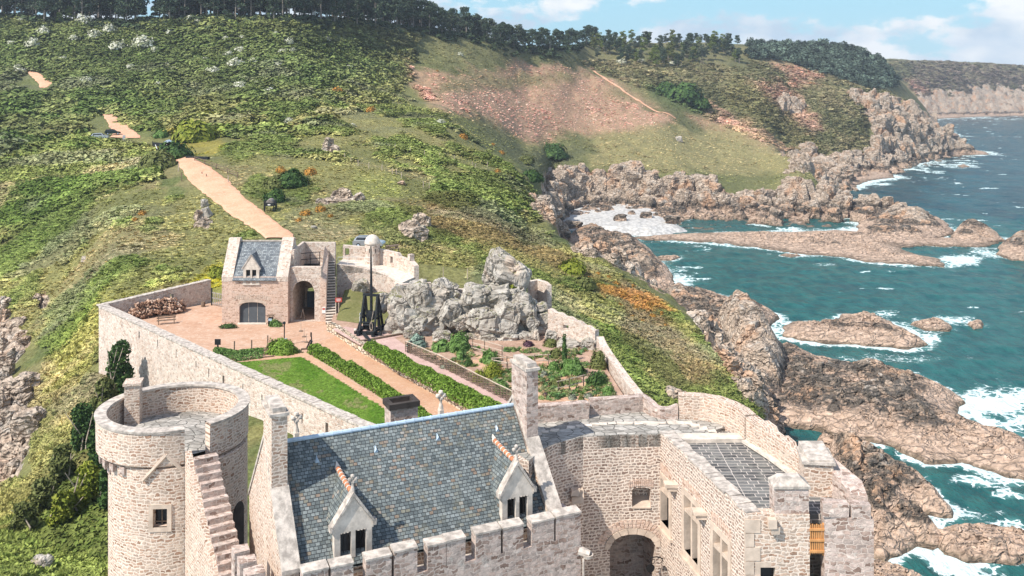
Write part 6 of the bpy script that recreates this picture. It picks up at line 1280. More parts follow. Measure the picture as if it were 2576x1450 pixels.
ML = {'hedge': mat_leaf('hedge_leaves', [(.05, .09, .010), (.12, .205, .022), (.21, .31, .05)]), 'dark': mat_leaf('dark_leaves', [(.012, .030, .008), (.035, .075, .018), (.075, .13, .03)]),
      'olive': mat_leaf('olive_leaves', [(.04, .05, .012), (.10, .115, .03), (.17, .18, .06)]), 'yellow': mat_leaf('yellow_green_leaves', [(.06, .08, .008), (.16, .19, .018), (.26, .27, .04)]), 'blue': mat_leaf('blue_green_leaves', [(.10, .16, .12), (.22, .31, .24), (.34, .42, .34)]),
      'fern': mat_leaf('fern_leaves', [(.03, .07, .012), (.09, .17, .035), (.17, .27, .08)]), 'grey': mat_leaf('grey_leaves', [(.08, .09, .06), (.17, .18, .13), (.27, .28, .21)]), 'plum': mat_leaf('plum_leaves', [(.02, .01, .015), (.07, .03, .05), (.13, .07, .09)]),
      'orange': mat_leaf('orange_gorse', [(.05, .06, .012), (.16, .10, .02), (.44, .20, .04), (.55, .28, .06)]), 'white': mat_leaf('white_blossom', [(.07, .095, .035), (.22, .24, .12), (.50, .49, .37), (.70, .68, .57)]), 'pine': mat_leaf('pine_needles', [(.018, .032, .020), (.042, .070, .042), (.085, .115, .062)], .5), 'pine2': mat_leaf('grey_pine_needles', [(.025, .035, .025), (.06, .085, .055), (.13, .15, .10)], .5),
      'broad': mat_leaf('spring_leaves', [(.04, .07, .015), (.11, .15, .03), (.20, .23, .07)], .5), 'heath': None}
def dome_pts(n, rx, ry, rz, rg, lumps=5):
    d = rg.normal(size=(n, 3)); d[:, 2] = np.abs(d[:, 2]); d /= np.linalg.norm(d, axis=1)[:, None]; k = 1 + .42 * fbm(d[:, 0] * 2.4 + lumps, d[:, 1] * 2.4, d[:, 2] * 2.4, o=3, s=int(lumps)); r = k * rg.uniform(.5, 1.12, n) ** .6
    return d * r[:, None] * np.array([rx, ry, rz]), d
def bush(name, p, rx, rz, mat, label, cat='bush', n=900, size=.1, seed=1, group=None, ry=None, aspect=1.0, up=.35):
    rg = np.random.RandomState(seed); P, d = dome_pts(n, rx, ry or rx, rz, rg, seed % 97); o = leaf_obj(name, P + np.array(p), size, mat, seed, None, up, aspect, d); return tag(o, label, cat, group)
def strip_pts(A, B, h, n, rg):          # leaves through a hedge whose plan runs between polylines A and B
    A = np.array([tuple(p)[:2] for p in A]); B = np.array([tuple(p)[:2] for p in B]); L = np.r_[0, np.cumsum(np.hypot(*np.diff((A + B) / 2, axis=0).T))]; s = rg.uniform(0, L[-1], n)
    f = lambda Q: np.stack([np.interp(s, L, Q[:, 0]), np.interp(s, L, Q[:, 1])], 1); t = rg.uniform(0, 1, n); e = 1 - np.abs(2 * t - 1) ** 4; P = f(A) * (1 - t)[:, None] + f(B) * t[:, None]
    lump = .72 + .38 * fbm(P[:, 0] * .9, P[:, 1] * .9, o=3, s=3); z = h * np.clip(lump, .35, 1.2) * e * rg.uniform(.45, 1.0, n) ** .5; return np.column_stack([P, z])
def hedge(A, B, z, h, n, mat, label, seed, name='hedge', size=.11):
    rg = np.random.RandomState(seed); P = strip_pts(A, B, h, n, rg); P[:, 2] += z; o = leaf_obj(name, P, size, mat, seed); return tag(o, label, 'hedge')
E = lambda pts, z: [atz(x, y, z) for x, y in pts]
hedge(E([(772, 888), (860, 940), (950, 996), (1020, 1042), (1060, 1085)], Z0), E([(800, 876), (880, 920), (960, 966), (1040, 1020), (1120, 1075)], Z0), Z0, .95, 15000, ML['hedge'], 'leafy green border beside the lawn path, left of the sandy walk', 11)
hedge(E([(912, 876), (985, 925), (1070, 970), (1150, 1015), (1235, 1062)], ZG), E([(948, 868), (1035, 912), (1120, 954), (1200, 992), (1300, 1045)], ZG), ZG, .9, 17000, ML['hedge'], 'long dense green hedge on the raised bed behind the drystone wall', 12)
hedge(E([(532, 896), (590, 912), (660, 903)], Z0), E([(545, 878), (600, 884), (664, 878)], Z0), Z0, .5, 2600, ML['fern'], 'low patchy flower bed with bare soil in front of the posts', 13, 'flower_bed')
p = atz(704, 893, Z0); bush('bush', (p.x, p.y + .6, Z0), 1.75, 1.35, ML['hedge'], 'round glossy green bush at the corner of the lawn', n=3600, size=.12, seed=21, ry=1.0)
# garden bed timber edge and soil
m = MB(); a, b = atz(595, 908, Z0), atz(690, 898, Z0); m.bar((a.x, a.y, Z0 + .06), (b.x, b.y, Z0 + .06), .08, .14); tag(m.build('bed_edging', M_WOOD), 'thin dark board edging the flower bed next to the lawn', 'edging')
PL = [(1048,868,34,24,'blue','pale blue green cushion bush beside the gravel terrace'),(1062,874,18,14,'blue','smaller blue green cushion bush touching the larger one'),(1110,880,36,20,'fern','light green ferny clump behind the wattle fence top'),(1155,880,44,34,'fern','tall arching ferny bush in front of the whitish boulder'),(1158,905,14,24,'fern','slender green sapling in the herb bed'),
 (1092,905,10,9,'dark','tiny dark round herb left in the bed'),(1112,912,8,7,'dark','tiny dark herb right of the round one'),(1135,915,14,8,'olive','low brown green herb patch'),(1178,920,18,14,'dark','dark rounded herb next to the sapling'),(1232,910,36,22,'fern','dense dark green patch behind the long pole rail'),
 (1150,935,26,14,'olive','sparse yellowish herb tuft along the wattle fence'),(1120,925,20,12,'grey','grey green lavender tuft beside the wattle fence'),(1240,945,42,28,'yellow','bright yellow green hedge like clump left of the tall chimney'),(1205,960,26,26,'yellow','upright yellow green shrub beside the wattle fence'),(1262,988,26,24,'fern','small green shrub in the corner by the tall chimney'),
 (1392,935,22,20,'fern','green herb tuft right of the tall chimney'),(1370,950,14,14,'grey','grey feathery herb right behind the chimney'),(1440,940,46,34,'fern','large green thicket behind the short rail fence'),(1505,925,32,36,'olive','drooping grassy green bush against the seaward wall'),(1500,968,40,28,'dark','blue green spreading juniper by the seaward wall'),
 (1530,990,22,14,'fern','low green mat in the corner by the seaward wall'),(1372,998,9,8,'plum','dark purple plant alone on the orange soil'),(1400,972,24,16,'olive','bare twiggy bush by the short rail fence'),(1440,1004,16,9,'grey','small grey tuft near the roof walk parapet'),(1480,1000,18,9,'grey','pale dry tuft on the mauve soil'),(1462,1008,11,9,'olive','yellowish tuft peeping over the roof walk parapet'),
 (1420,912,10,60,'dark','narrow dark climbing plant on a pole'),(1330,870,20,12,'plum','violet flowers sprouting among the rocks'),(1400,900,24,20,'olive','mossy growth under the large squared boulder'),(1385,870,26,16,'olive','olive scrub below the broken wall'),(1040,820,20,10,'orange','rusty dry plants at the foot of the boulders')]
for i, (x, y, w, h, k, lb) in enumerate(PL):
    p = atz(x, y, ZG); sc = p.y / F; bush('garden_plant', (p.x, p.y, ZG - .05), w / 2 * sc * 1.35, h * sc * 1.15, ML[k], lb, 'plant', n=int(500 + w * h * 1.1), size=.09 if k != 'fern' else .11, seed=100 + i, aspect=1.7 if k in ('fern', 'olive') else 1.0)
p = atz(575, 826, Z0); bush('planter_bush', (p.x, p.y, Z0 + .1), 1.0, .42, ML['dark'], 'low green planting against the left of the gatehouse door', 'plant', 900, .08, 71, ry=.4)
p = atz(694, 822, Z0); bush('planter_bush', (p.x, p.y, Z0 + .1), .75, .62, ML['fern'], 'low green planting against the right of the gatehouse door', 'plant', 900, .08, 72, ry=.4)
# moss on the outcrop
for i, (x, y, Y, w) in enumerate(((1250, 738, 104.2, 42), (1205, 752, 102.9, 34), (1290, 722, 104.8, 20))):
    q = at(x, y, Y); bush('moss', tuple(q), w / F * Y * .6, .4, ML['yellow'], ('yellow moss cushion under the tallest boulder', 'moss patch on the front of the pale flat topped boulder', 'small moss tuft right at the tall boulder foot')[i], 'moss', 700, .08, 60 + i, ry=.6)
# ------------------------------------------------------------------ fences and small things in the courtyard
def wattle():
    A = E([(1020, 886), (1110, 925), (1200, 972), (1290, 1018)], ZG); r = empty('wattle_fence', tuple(A[1]), 'long woven wattle hurdle fence with a pale top rail beside the gravel path', 'fence')
    L = [0]; 
    for a, b in zip(A, A[1:]): L.append(L[-1] + (b - a).length)
    def pt(s):
        k = max(0, min(len(A) - 2, int(np.searchsorted(L, s)) - 1)); return A[k].lerp(A[k + 1], (s - L[k]) / (L[k + 1] - L[k]))
    nst = 40; d = (A[-1] - A[0]).normalized(); n = Vector((-d.y, d.x, 0)); wv = MB(); rnd = random.Random(5)
    for k in range(9):
        pts = [pt(L[-1] * i / (nst * 2)) + n * (.05 * math.sin(i * math.pi / 2 + (k % 2) * math.pi)) + Vector((0, 0, .12 + k * .105 + rnd.uniform(-.02, .02))) for i in range(nst * 2 + 1)]; wv.tube(pts, .028, 4)
    wv.build('weave', M_WOOD, r); tp = MB(); tp.tube([pt(L[-1] * i / 30) + Vector((0, 0, 1.1 + rnd.uniform(-.02, .02))) for i in range(31)], .05, 5); tp.build('top_rail', M_POLE, r)
    for i in range(nst + 1):
        if i % 2 == 0: q = pt(L[-1] * i / nst); m = MB(); m.tube([(q.x, q.y, ZG - .1), (q.x, q.y, ZG + 1.12)], .035, 5); m.build('stake', M_WOOD, r)
wattle()
def rail_fence(pts, h, rails, label, mat=None, name='rail_fence', z=ZG, post=.07, over=.2):
    mat = mat or M_POLE; P = [atz(x, y, z) for x, y in pts]; r = empty(name, tuple(P[0]), label, 'fence')
    for p in P: m = MB(); m.tube([(p.x, p.y, z - .1), (p.x, p.y, z + h)], post / 2 + .012, 6); m.build('post', M_WOOD, r)
    for k in range(rails):
        zz = z + h * (k + 1) / rails - .1; m = MB(); d = (P[-1] - P[0]).normalized(); q = [P[0] - d * over] + P[1:-1] + [P[-1] + d * over]; m.tube([(v.x, v.y, zz + random.uniform(-.03, .03)) for v in q], .042, 5); m.build('rail', mat, r)
rail_fence([(1189, 884), (1219, 893), (1263, 906)], 1.45, 3, 'three rail pole fence in front of the rounded brown boulder')
rail_fence([(1241, 927), (1275, 925), (1310, 921), (1345, 920), (1380, 918)], 1.05, 2, 'long whitish pole rail crossing behind the tall chimney', M_POLE)
rail_fence([(1241, 930), (1277, 938)], 1.0, 1, 'short pole frame left of the tall chimney at the yellow green clump')
rail_fence([(1405, 990), (1432, 984), (1468, 974)], 1.15, 2, 'short two rail fence on the orange soil near the seaward wall')
def dark_rail():
    P = [atz(1028, 888, ZG), atz(1034, 882, ZG), atz(1068, 874, ZG)]; r = empty('dark_rail_fence', tuple(P[0]), 'low dark timber rail at the top corner of the wattle fence', 'fence')
    for p, w in ((P[0], .25), (P[1], .16), (P[2], .1)): m = MB(); m.box((p.x, p.y, ZG - .1), w, w, 1.1); m.build('post', M_BLACKW, r)
    for z in (.5, .95): m = MB(); m.bar((P[0].x, P[0].y, ZG + z), (P[2].x, P[2].y, ZG + z), .07); m.build('rail', M_BLACKW, r)
dark_rail()
def bench():
    p = Vector((-40.0, 110.4, Z0)); r = empty('park_bench', tuple(p), 'wooden slatted bench facing the courtyard in front of the log heap', 'bench', rz=math.radians(20))
    M = parent_matrix(r); L = lambda x, y, z: M @ Vector((x, y, z)); m = MB()
    for y in (-.18, 0, .18): m.bar(L(-1.05, y, .45), L(1.05, y, .45), .14, .04)
    m.build('seat', M_WOOD, r); m = MB()
    for z in (.66, .86): m.bar(L(-1.05, .30, z), L(1.05, .34, z), .04, .13)
    m.build('backrest', M_WOOD, r)
    for x in (-.85, .85): m = MB(); m.bar(L(x, -.2, 0), L(x, -.2, .45), .08); m.bar(L(x, .25, 0), L(x, .36, .95), .08); m.bar(L(x, -.25, .42), L(x, .3, .42), .07); m.build('leg', M_WOOD, r)
bench()
def log_heap():
    rg = np.random.RandomState(3); m = MB(); poly = [(-45.9, 112.9), (-44.2, 112.2), (-39.9, 115.3), (-39.9, 117.2), (-42, 116.9), (-45.3, 114.6)]; k = 0
    while k < 620:
        x, y = rg.uniform(-46, -39), rg.uniform(112, 118)
        if float(poly_sd(np.array(x), np.array(y), poly)) < 0: continue
        e = float(poly_sd(np.array(x), np.array(y), poly)); top = min(1.75, .5 + e * 1.5); z = Z0 + rg.uniform(.05, 1) ** .5 * top; a = math.radians(-55) + rg.normal() * .45; l = rg.uniform(.22, .34); d = Vector((math.cos(a), math.sin(a), rg.normal() * .25)).normalized(); c = Vector((x, y, z)); m.tube([c - d * l, c + d * l], rg.uniform(.07, .13), 6); k += 1
    t = MT('split_logs'); q = t.pos(); n = t.n('ShaderNodeTexVoronoi', {'Vector': q, 'Scale': 3.2}).outputs['Color']; f = t.n('ShaderNodeSeparateColor', {'Color': n}).outputs[0]
    tag(m.build('log_pile', t.done(t.ramp(f, [(0, (.10, .05, .03)), (.5, (.30, .17, .11)), (.8, (.52, .36, .26)), (1, (.66, .52, .42))]), .9), None, False, None), 'big heap of split firewood logs in the corner of the courtyard wall', 'log pile', None, 'stuff')
log_heap()
def side_gate():
    p, q = Vector((-37.55, 119.3, Z0)), Vector((-34.4, 117.2, Z0)); r = empty('field_gate', tuple(p), 'small grey barred gate between the rear wall and the gatehouse', 'gate'); 
    for e in (p, q): m = MB(); m.box((e.x, e.y, Z0 - .1), .16, .16, 2.3); m.build('post', M_BLACKW, r)
    m = MB()
    for i in range(1, 10): v = p.lerp(q, i / 10); m.bar((v.x, v.y, Z0 + .1), (v.x, v.y, Z0 + 1.7), .09, .03)
    for z in (.3, .95, 1.6): m.bar((p.x, p.y, Z0 + z), (q.x, q.y, Z0 + z), .05, .1)
    m.build('leaf', plain('silver_wood', (.30, .27, .25), .9), r)
    b = atz(511, 772, Z0); m = MB(); m.lathe((b.x, b.y, Z0), [(.24, 0), (.28, .3), (.24, .62), (.01, .63)], 12); tag(m.build('barrel', M_WOOD), 'little wooden barrel beside the small barred gate', 'barrel')
side_gate()
def bits():
    p = atz(681, 820, Z0); r = empty('litter_bin', (p.x, p.y, Z0), 'dark litter bin with a lid right of the gatehouse door', 'bin'); m = MB(); m.box((p.x, p.y, Z0), .5, .45, .95); m.build('body', M_BLACKW, r); m = MB(); m.box((p.x, p.y, Z0 + 1.15), .75, .6, .08); m.bar((p.x - .2, p.y, Z0 + .9), (p.x - .2, p.y, Z0 + 1.2), .05); m.bar((p.x + .2, p.y, Z0 + .9), (p.x + .2, p.y, Z0 + 1.2), .05); m.build('lid', M_WOOD, r); m = MB(); m.box((p.x, p.y - .24, Z0 + .62), .4, .04, .26); m.build('flap', M_ZINC, r)
    p = atz(548, 882, Z0); r = empty('information_board', (p.x, p.y, Z0), 'black information board on a post at the left end of the flower bed', 'sign'); m = MB(); m.box((p.x, p.y, Z0), .14, .12, .65); m.build('post', M_BLACKW, r); m = MB(); m.box((p.x, p.y - .05, Z0 + .6), .62, .07, .6); m.build('board', M_BLACKW, r)
    for k, (x, y, lb) in enumerate(((589.5, 884, 'slim brown post in the flower bed nearest the information board'), (633, 881, 'slim brown post in the middle of the flower bed'), (673.5, 869, 'slim brown post behind the round glossy bush'))):
        p = atz(x, y, Z0); m = MB(); m.tube([(p.x, p.y, Z0 - .05), (p.x, p.y, Z0 + 1.05)], .07, 7); tag(m.build('post', M_WOOD), lb, 'post', 'posts along the flower bed')
    p = atz(715, 869, Z0); r = empty('torch_post', (p.x, p.y, Z0), 'tall dark post with two pale rounded shields at its foot behind the round bush', 'post'); m = MB(); m.tube([(p.x, p.y, Z0), (p.x + .02, p.y, Z0 + 2.3)], .06, 6); m.lathe((p.x, p.y, Z0 + 2.2), [(.07, 0), (.16, .1), (.14, .3), (.02, .34)], 8); m.build('shaft', M_BLACKW, r)
    for s in (-1, 1):
        m = MB(); o = [(.0, 0), (.26, .02), (.36, .3), (.33, .62), (.2, .74), (.0, .7)]; m.add([(p.x + s * (.05 + a), p.y - .08 - dd, Z0 + .05 + z) for dd in (0, .05) for a, z in o], [tuple(range(6)), tuple(range(11, 5, -1))] + [(i, 6 + i, 6 + (i + 1) % 6, (i + 1) % 6) for i in range(6)]); m.build('shield', plain('pale_steel', (.45, .52, .56), .4, .1), r)
    p = atz(776, 880, Z0); r = empty('stocks', (p.x, p.y, Z0), 'black wooden contraption of leaning boards at the top of the green border', 'stocks'); m = MB(); m.bar((p.x - .25, p.y, Z0), (p.x + .2, p.y + .1, Z0 + 1.0), .14); m.bar((p.x, p.y - .2, Z0), (p.x + .38, p.y, Z0 + .95), .14); m.build('leaning_boards', M_BLACKW, r); m = MB(); m.bar((p.x - .75, p.y - .1, Z0 + .08), (p.x + .3, p.y + .1, Z0 + .1), .14); m.build('foot', M_WOOD, r)
    p = atz(785, 871, Z0); m = MB(); m.tube([(p.x, p.y, Z0 - .05), (p.x - .1, p.y, Z0 + 1.35)], [.06, .07], 7); m.box((p.x - .1, p.y, Z0 + 1.0), .15, .1, .45); tag(m.build('post', M_BLACKW), 'tilted dark post with a small plate behind the leaning boards', 'post')
    p = atz(761, 804, Z0); r = empty('easel', (p.x, p.y, Z0), 'light wooden easel stand in the mouth of the gate arch', 'easel')
    for dx in (-.25, .25): m = MB(); m.bar((p.x + dx, p.y, Z0), (p.x, p.y + .2, Z0 + 1.2), .05); m.build('leg', M_POLE, r)
    m = MB(); m.bar((p.x - .3, p.y - .03, Z0 + .1), (p.x + .45, p.y - .03, Z0 + .05), .07); m.build('foot', M_WOOD, r)
    for k, (x, y, lb) in enumerate(((757, 834, 'thin stake with a pale rope nearer the gate arch'), (765, 848, 'thin stake with a pale rope nearer the lawn'), (771, 862, 'thin stake beside the leaning black boards'))):
        p = atz(x, y, Z0); r = empty('rope_stake', (p.x, p.y, Z0), lb, 'stake', 'stakes of the rope line'); m = MB(); m.tube([(p.x, p.y, Z0), (p.x, p.y, Z0 + .95)], .035, 5); m.build('shaft', M_POLE, r); m = MB(); m.lathe((p.x, p.y, Z0), [(.26, 0), (.22, .08), (.03, .12)], 9); m.build('foot', M_WOOD, r)
bits()
# ------------------------------------------------------------------ scrub and grass tussocks: too many to count, instanced on points of the hillside
def tint_mat(name, core=.5):
    t = MT(name); c = t.attr('tint', 'INSTANCER'); l = t.attr('lv', out='Fac'); n = t.math('ADD', t.math('MULTIPLY', l, .38), .86)
    return t.done(t.vmath('SCALE', c, n), .85, None, .12)
M_TINT = tint_mat('scrub_leaves')
PROTO = bpy.data.collections.new('scrub_kinds')
def proto(name, V, Q, lv):
    o = big_mesh(name, V, Q, M_TINT, {'lv': ('FLOAT', lv)}, False); COL.objects.unlink(o); PROTO.objects.link(o); return o
def _protos():
    for k in range(3):      # rounded bushes
        rg = np.random.RandomState(500 + k); P, d = dome_pts(85, 1, 1, .8, rg, 3 + k * 7); V, Q, lv = leaf_quads(P, .27, rg, 1.1, 1.0, d); proto('kind_%d' % k, V, Q, lv)
    for k in range(2):      # tussocks
        rg = np.random.RandomState(520 + k); n = 34; a = rg.uniform(0, 6.28, n); r = rg.uniform(0, .75, n); h = rg.uniform(.45, 1.0, n); w = .16; V = []
        for i in range(n):
            x, y = r[i] * math.cos(a[i]), r[i] * math.sin(a[i]); ox, oy = .45 * math.cos(a[i] + rg.normal() * .6), .45 * math.sin(a[i] + rg.normal() * .6); px, py = -oy * w / .45, ox * w / .45
            V += [(x - px, y - py, -.1), (x + px, y + py, -.1), (x + ox * .6 + px * .8, y + oy * .6 + py * .8, h[i] * .75), (x + ox - px * .3, y + oy - py * .3, h[i])]
        proto('kind_%d' % (3 + k), np.array(V), np.arange(n * 4).reshape(-1, 4), np.repeat(rg.uniform(0, 1, n), 4))
    rg = np.random.RandomState(541); P, d = dome_pts(60, 1, 1, .42, rg, 9); V, Q, lv = leaf_quads(P, .25, rg, 1.6, 1.0, d); proto('kind_5', V, Q, lv)       # flat cushions
    for k in range(2):      # small far tree crowns
        rg = np.random.RandomState(560 + k); P, d = dome_pts(150, .8, .8, 1.5, rg, 12 + k); P[:, 2] += .5; V, Q, lv = leaf_quads(P, .24, rg, .2, 1.0, d); proto('kind_%d' % (6 + k), V, Q, lv)
_protos()
def gn_group():
    g = bpy.data.node_groups.new('scatter', 'GeometryNodeTree'); g.interface.new_socket('Geometry', in_out='INPUT', socket_type='NodeSocketGeometry'); g.interface.new_socket('Geometry', in_out='OUTPUT', socket_type='NodeSocketGeometry')
    n = g.nodes; i = n.new('NodeGroupInput'); o = n.new('NodeGroupOutput'); ci = n.new('GeometryNodeCollectionInfo'); ci.inputs['Collection'].default_value = PROTO; ci.inputs['Separate Children'].default_value = True; ci.inputs['Reset Children'].default_value = True
    io = n.new('GeometryNodeInstanceOnPoints'); io.inputs['Pick Instance'].default_value = True
    def na(name, typ): x = n.new('GeometryNodeInputNamedAttribute'); x.data_type = typ; x.inputs['Name'].default_value = name; return x.outputs['Attribute']
    L = g.links.new; L(i.outputs[0], io.inputs['Points']); L(ci.outputs[0], io.inputs['Instance']); L(na('kind', 'INT'), io.inputs['Instance Index']); L(na('scl', 'FLOAT_VECTOR'), io.inputs['Scale'])
    rx = n.new('FunctionNodeEulerToRotation'); L(na('rot', 'FLOAT_VECTOR'), rx.inputs[0]); L(rx.outputs[0], io.inputs['Rotation']); L(io.outputs[0], o.inputs[0]); return g
GN = gn_group()
def scatter(name, P, kind, scl, tint, label, cat, seed):
    rg = np.random.RandomState(seed); N = len(P); me = bpy.data.meshes.new(name); me.vertices.add(N); me.vertices.foreach_set('co', P.ravel().astype(np.float32))
    a = me.attributes.new('kind', 'INT', 'POINT'); a.data.foreach_set('value', kind.astype(np.int32)); a = me.attributes.new('scl', 'FLOAT_VECTOR', 'POINT'); a.data.foreach_set('vector', scl.ravel().astype(np.float32))
    rot = np.zeros((N, 3)); rot[:, 2] = rg.uniform(0, 6.28, N); rot[:, :2] = rg.normal(size=(N, 2)) * .12; a = me.attributes.new('rot', 'FLOAT_VECTOR', 'POINT'); a.data.foreach_set('vector', rot.ravel().astype(np.float32))
    a = me.attributes.new('tint', 'FLOAT_COLOR', 'POINT'); a.data.foreach_set('color', np.concatenate([np.clip(tint, 0, 1), np.ones((N, 1))], 1).ravel().astype(np.float32)); me.update()
    o = bpy.data.objects.new(name, me); COL.objects.link(o); md = o.modifiers.new('scatter', 'NODES'); md.node_group = GN; return tag(o, label, cat, None, 'stuff')
def terrain_pts(n, poly, rg, ok=lambda PX, PY, X, Y, H, R: True, y0=60, y1=1400):
    PXg, PYg = TPXY; pyn = np.minimum.accumulate(HY + (CAMZ - TH) * F / TY2, axis=0)   # visible rows only
    out = []; xs = [p[0] for p in poly]; ys = [p[1] for p in poly]; got = 0; tries = 0
    while got < n and tries < 60:
        tries += 1; px = rg.uniform(min(xs), max(xs), n); py = rg.uniform(min(ys), max(ys), n); k = poly_sd(px, py, poly) > 0; px, py = px[k], py[k]
        j = np.clip(((px - TPX[0]) / (TPX[1] - TPX[0])).astype(int), 0, NC - 2)
        i = np.array([np.searchsorted(-pyn[:, a], -b) for a, b in zip(j, py)]); k = (i > 0) & (i < NR - 1); i, j, px = i[k], j[k], px[k]
        Y = TY[i] + rg.uniform(-.5, .5, len(i)) * (TY[np.minimum(i + 1, NR - 1)] - TY[i]); X = (px - CX) / F * Y; Z = ground(X, Y); R = ROCK[i, j]
        q = (Y > y0) & (Y < y1) & (poly_sd(X, Y, FORT) < -1.0) & (track_out(X, Y) > .25) & ((Y < 175) | ((track_out(X, Y + 4) > .2) & (track_out(X, Y + 8) > .2) & (track_out(X, Y + 12) > .0))) & (Z > 3) & (R < .45 + .3 * rg.uniform(0, 1, len(i)))
        out.append(np.column_stack([X[q], Y[q], Z[q], i[q], j[q]])); got += q.sum()
    A = np.concatenate(out)[:n]; return A[:, :3], A[:, 3].astype(int), A[:, 4].astype(int)
def scrub():
    rg = np.random.RandomState(11)
    def add(name, n, poly, s0, s1, kinds, mul, dark, label, y0=60, y1=1400, flat=1.0, seed=1, hue=(1, 1, 1), clump=0):
        P, i, j = terrain_pts(n, poly, rg, y0=y0, y1=y1)
        if clump: k = (BUSHY[i, j] if clump > 0 else 1 - BUSHY[i, j]) > rg.uniform(.05, .95, len(P)) * abs(clump); P, i, j = P[k], i[k], j[k]
        N = len(P); s = rg.uniform(s0, s1, N) * (1 + .5 * fbm(P[:, 0] / 17, P[:, 1] / 17, o=3, s=seed)); kd = rg.choice(kinds, N)
        scl = np.column_stack([s * rg.uniform(.8, 1.3, N), s * rg.uniform(.8, 1.3, N), s * rg.uniform(.65, 1.05, N) * flat]); c = COLR[i, j] * np.array(hue) * np.array([1.62, 1.54, 1.8]); v = np.exp(rg.normal(size=N) * .17 + .42 * fbm(P[:, 0] / 11, P[:, 1] / 11, o=3, s=seed + 3))[:, None]
        w = rg.uniform(0, 1, (N, 1)); c = c * v * mul; c = np.where(w < dark, c * np.array([.70, .78, .68]), c); c = np.where(w > .93, c * np.array([1.15, 1.12, 1.1]), c); P = P.copy(); P[:, 2] -= .08 * s
        scatter(name, P, kd, scl, c, label, 'scrub', seed)
    add('hill_scrub', 11000, [(-60,30),(420,40),(900,55),(1050,90),(1040,190),(980,250),(760,330),(560,340),(380,330),(200,330),(0,440),(-60,440)], 1.0, 2.7, [0, 1, 2, 2, 5], .88, .34, 'dense green scrub covering the upper hillside below the pines', 230, 700, .85, 3)
    add('lower_scrub', 6500, [(-60,360),(200,335),(420,385),(460,440),(400,450),(280,455),(90,560),(-60,640)], .6, 1.5, [0, 1, 2], 1.15, .35, 'dark green scrub below the parked cars left of the track', 120, 330, .95, 4)
    add('heath', 12000, [(420,340),(760,320),(960,200),(1020,80),(1130,85),(1060,190),(1130,300),(1240,390),(1340,470),(1380,600),(1120,520),(1000,470),(880,430),(700,380),(480,370)], .5, 1.35, [0, 1, 2, 5], .95, .3, 'mixed heath and gorse on the slope right of the track', 180, 420, .75, 5, clump=1)
    add('rough_grass', 15000, [(460,370),(640,365),(900,420),(1130,480),(1380,610),(1180,700),(1050,640),(740,605),(640,500),(540,430)], .2, .5, [5, 3, 5, 5, 1], 1.05, .1, 'rough grass and low plants between the track and the sentry turret', 115, 260, .6, 6, clump=.8)
    add('left_slope_growth', 16000, [(-60,560),(90,540),(280,450),(460,440),(560,520),(660,610),(560,720),(260,770),(240,900),(60,860),(-60,740)], .25, .72, [5, 5, 0, 1, 3], 1.12, .14, 'heather and tussocks on the steep slope left of the gatehouse', 95, 240, .65, 7, clump=.7)
    add('bank_grass', 9000, [(120,900),(250,760),(250,1000),(290,1460),(-60,1460),(-60,1230),(90,1200),(70,1050)], .22, .6, [5, 3, 5, 0], 1.1, .16, 'bright coarse grass on the bank outside the curtain wall', 45, 140, 1.0, 8)
    add('right_slope_growth', 17000, [(1100,500),(1340,590),(1500,650),(1700,780),(1880,980),(1930,1040),(1650,1040),(1500,860),(1380,780),(1200,680),(1050,660),(960,620)], .25, .65, [5, 5, 3, 1, 0], .92, .2, 'brownish heath and gorse on the slope beside the cove', 75, 230, .85, 9)
    add('bracken', 9000, [(1020,80),(1250,110),(1480,150),(1560,200),(1700,260),(1850,320),(2090,450),(1900,470),(1640,430),(1480,420),(1400,420),(1320,440),(1240,390),(1130,305)], .35, .8, [5, 5, 5, 3], 1.1, .07, 'dry russet bracken and grass on the slope across the cove', 300, 700, .6, 10)
    add('headland_scrub', 6000, [(1880,150),(2010,170),(2200,215),(2300,260),(2260,330),(2180,300),(2190,420),(2060,420),(1960,330),(1850,250)], 1.0, 2.6, [0, 1, 2, 5], 1.0, .25, 'low scrub clinging to the slopes of the farther headlands', 560, 1300, .6, 15)
    add('cape_scrub', 2500, [(2230,150),(2400,150),(2620,160),(2620,232),(2400,245),(2310,250),(2240,210)], 1.5, 4.0, [0, 1, 2, 5], .8, .3, 'dull scrub along the top of the farthest cape', 1300, 1900, .45, 16)
    add('far_scrub', 5000, [(1450,150),(1700,150),(1860,170),(2000,230),(2100,330),(2090,430),(1850,330),(1640,230),(1500,180)], .9, 2.2, [0, 1, 2, 5], 1.0, .25, 'patches of low scrub on the far slope above the headland', 450, 900, .7, 12)
    add('meadow_grass', 15000, [(-60,560),(280,450),(460,400),(640,365),(980,250),(1130,300),(1340,470),(1380,610),(1180,690),(1050,640),(740,605),(640,500),(560,520),(660,610),(560,720),(260,770),(60,860),(-60,740)], .16, .40, [5, 3, 5, 4], 1.0, .1, 'short meadow grass between the bushes of the slope', 95, 380, .6, 18, clump=-.8)
    add('thicket', 5200, [(255,880),(335,850),(330,990),(285,1240),(285,1400),(140,1380),(90,1290),(190,1060)], .28, .75, [0, 1, 2], .6, .4, 'dark ivy thicket filling the bank between the curtain wall and the round tower', 40, 140, 1.3, 17)
    # wood on the distant headland
    P, i, j = terrain_pts(900, [(1880,112),(1990,104),(2110,106),(2200,138),(2255,168),(2262,215),(2190,225),(2080,190),(1960,150),(1880,150)], rg, y0=600, y1=1200); n = len(P); s = rg.uniform(3.0, 5.2, n); c = np.array([.070, .095, .070])[None] * np.exp(rg.normal(size=n) * .4)[:, None]
    scatter('distant_wood', P, rg.choice([6, 7, 0], n), np.column_stack([s, s, s * .62]), c, 'dark wood spread over the distant headland', 'wood', 14)
scrub()
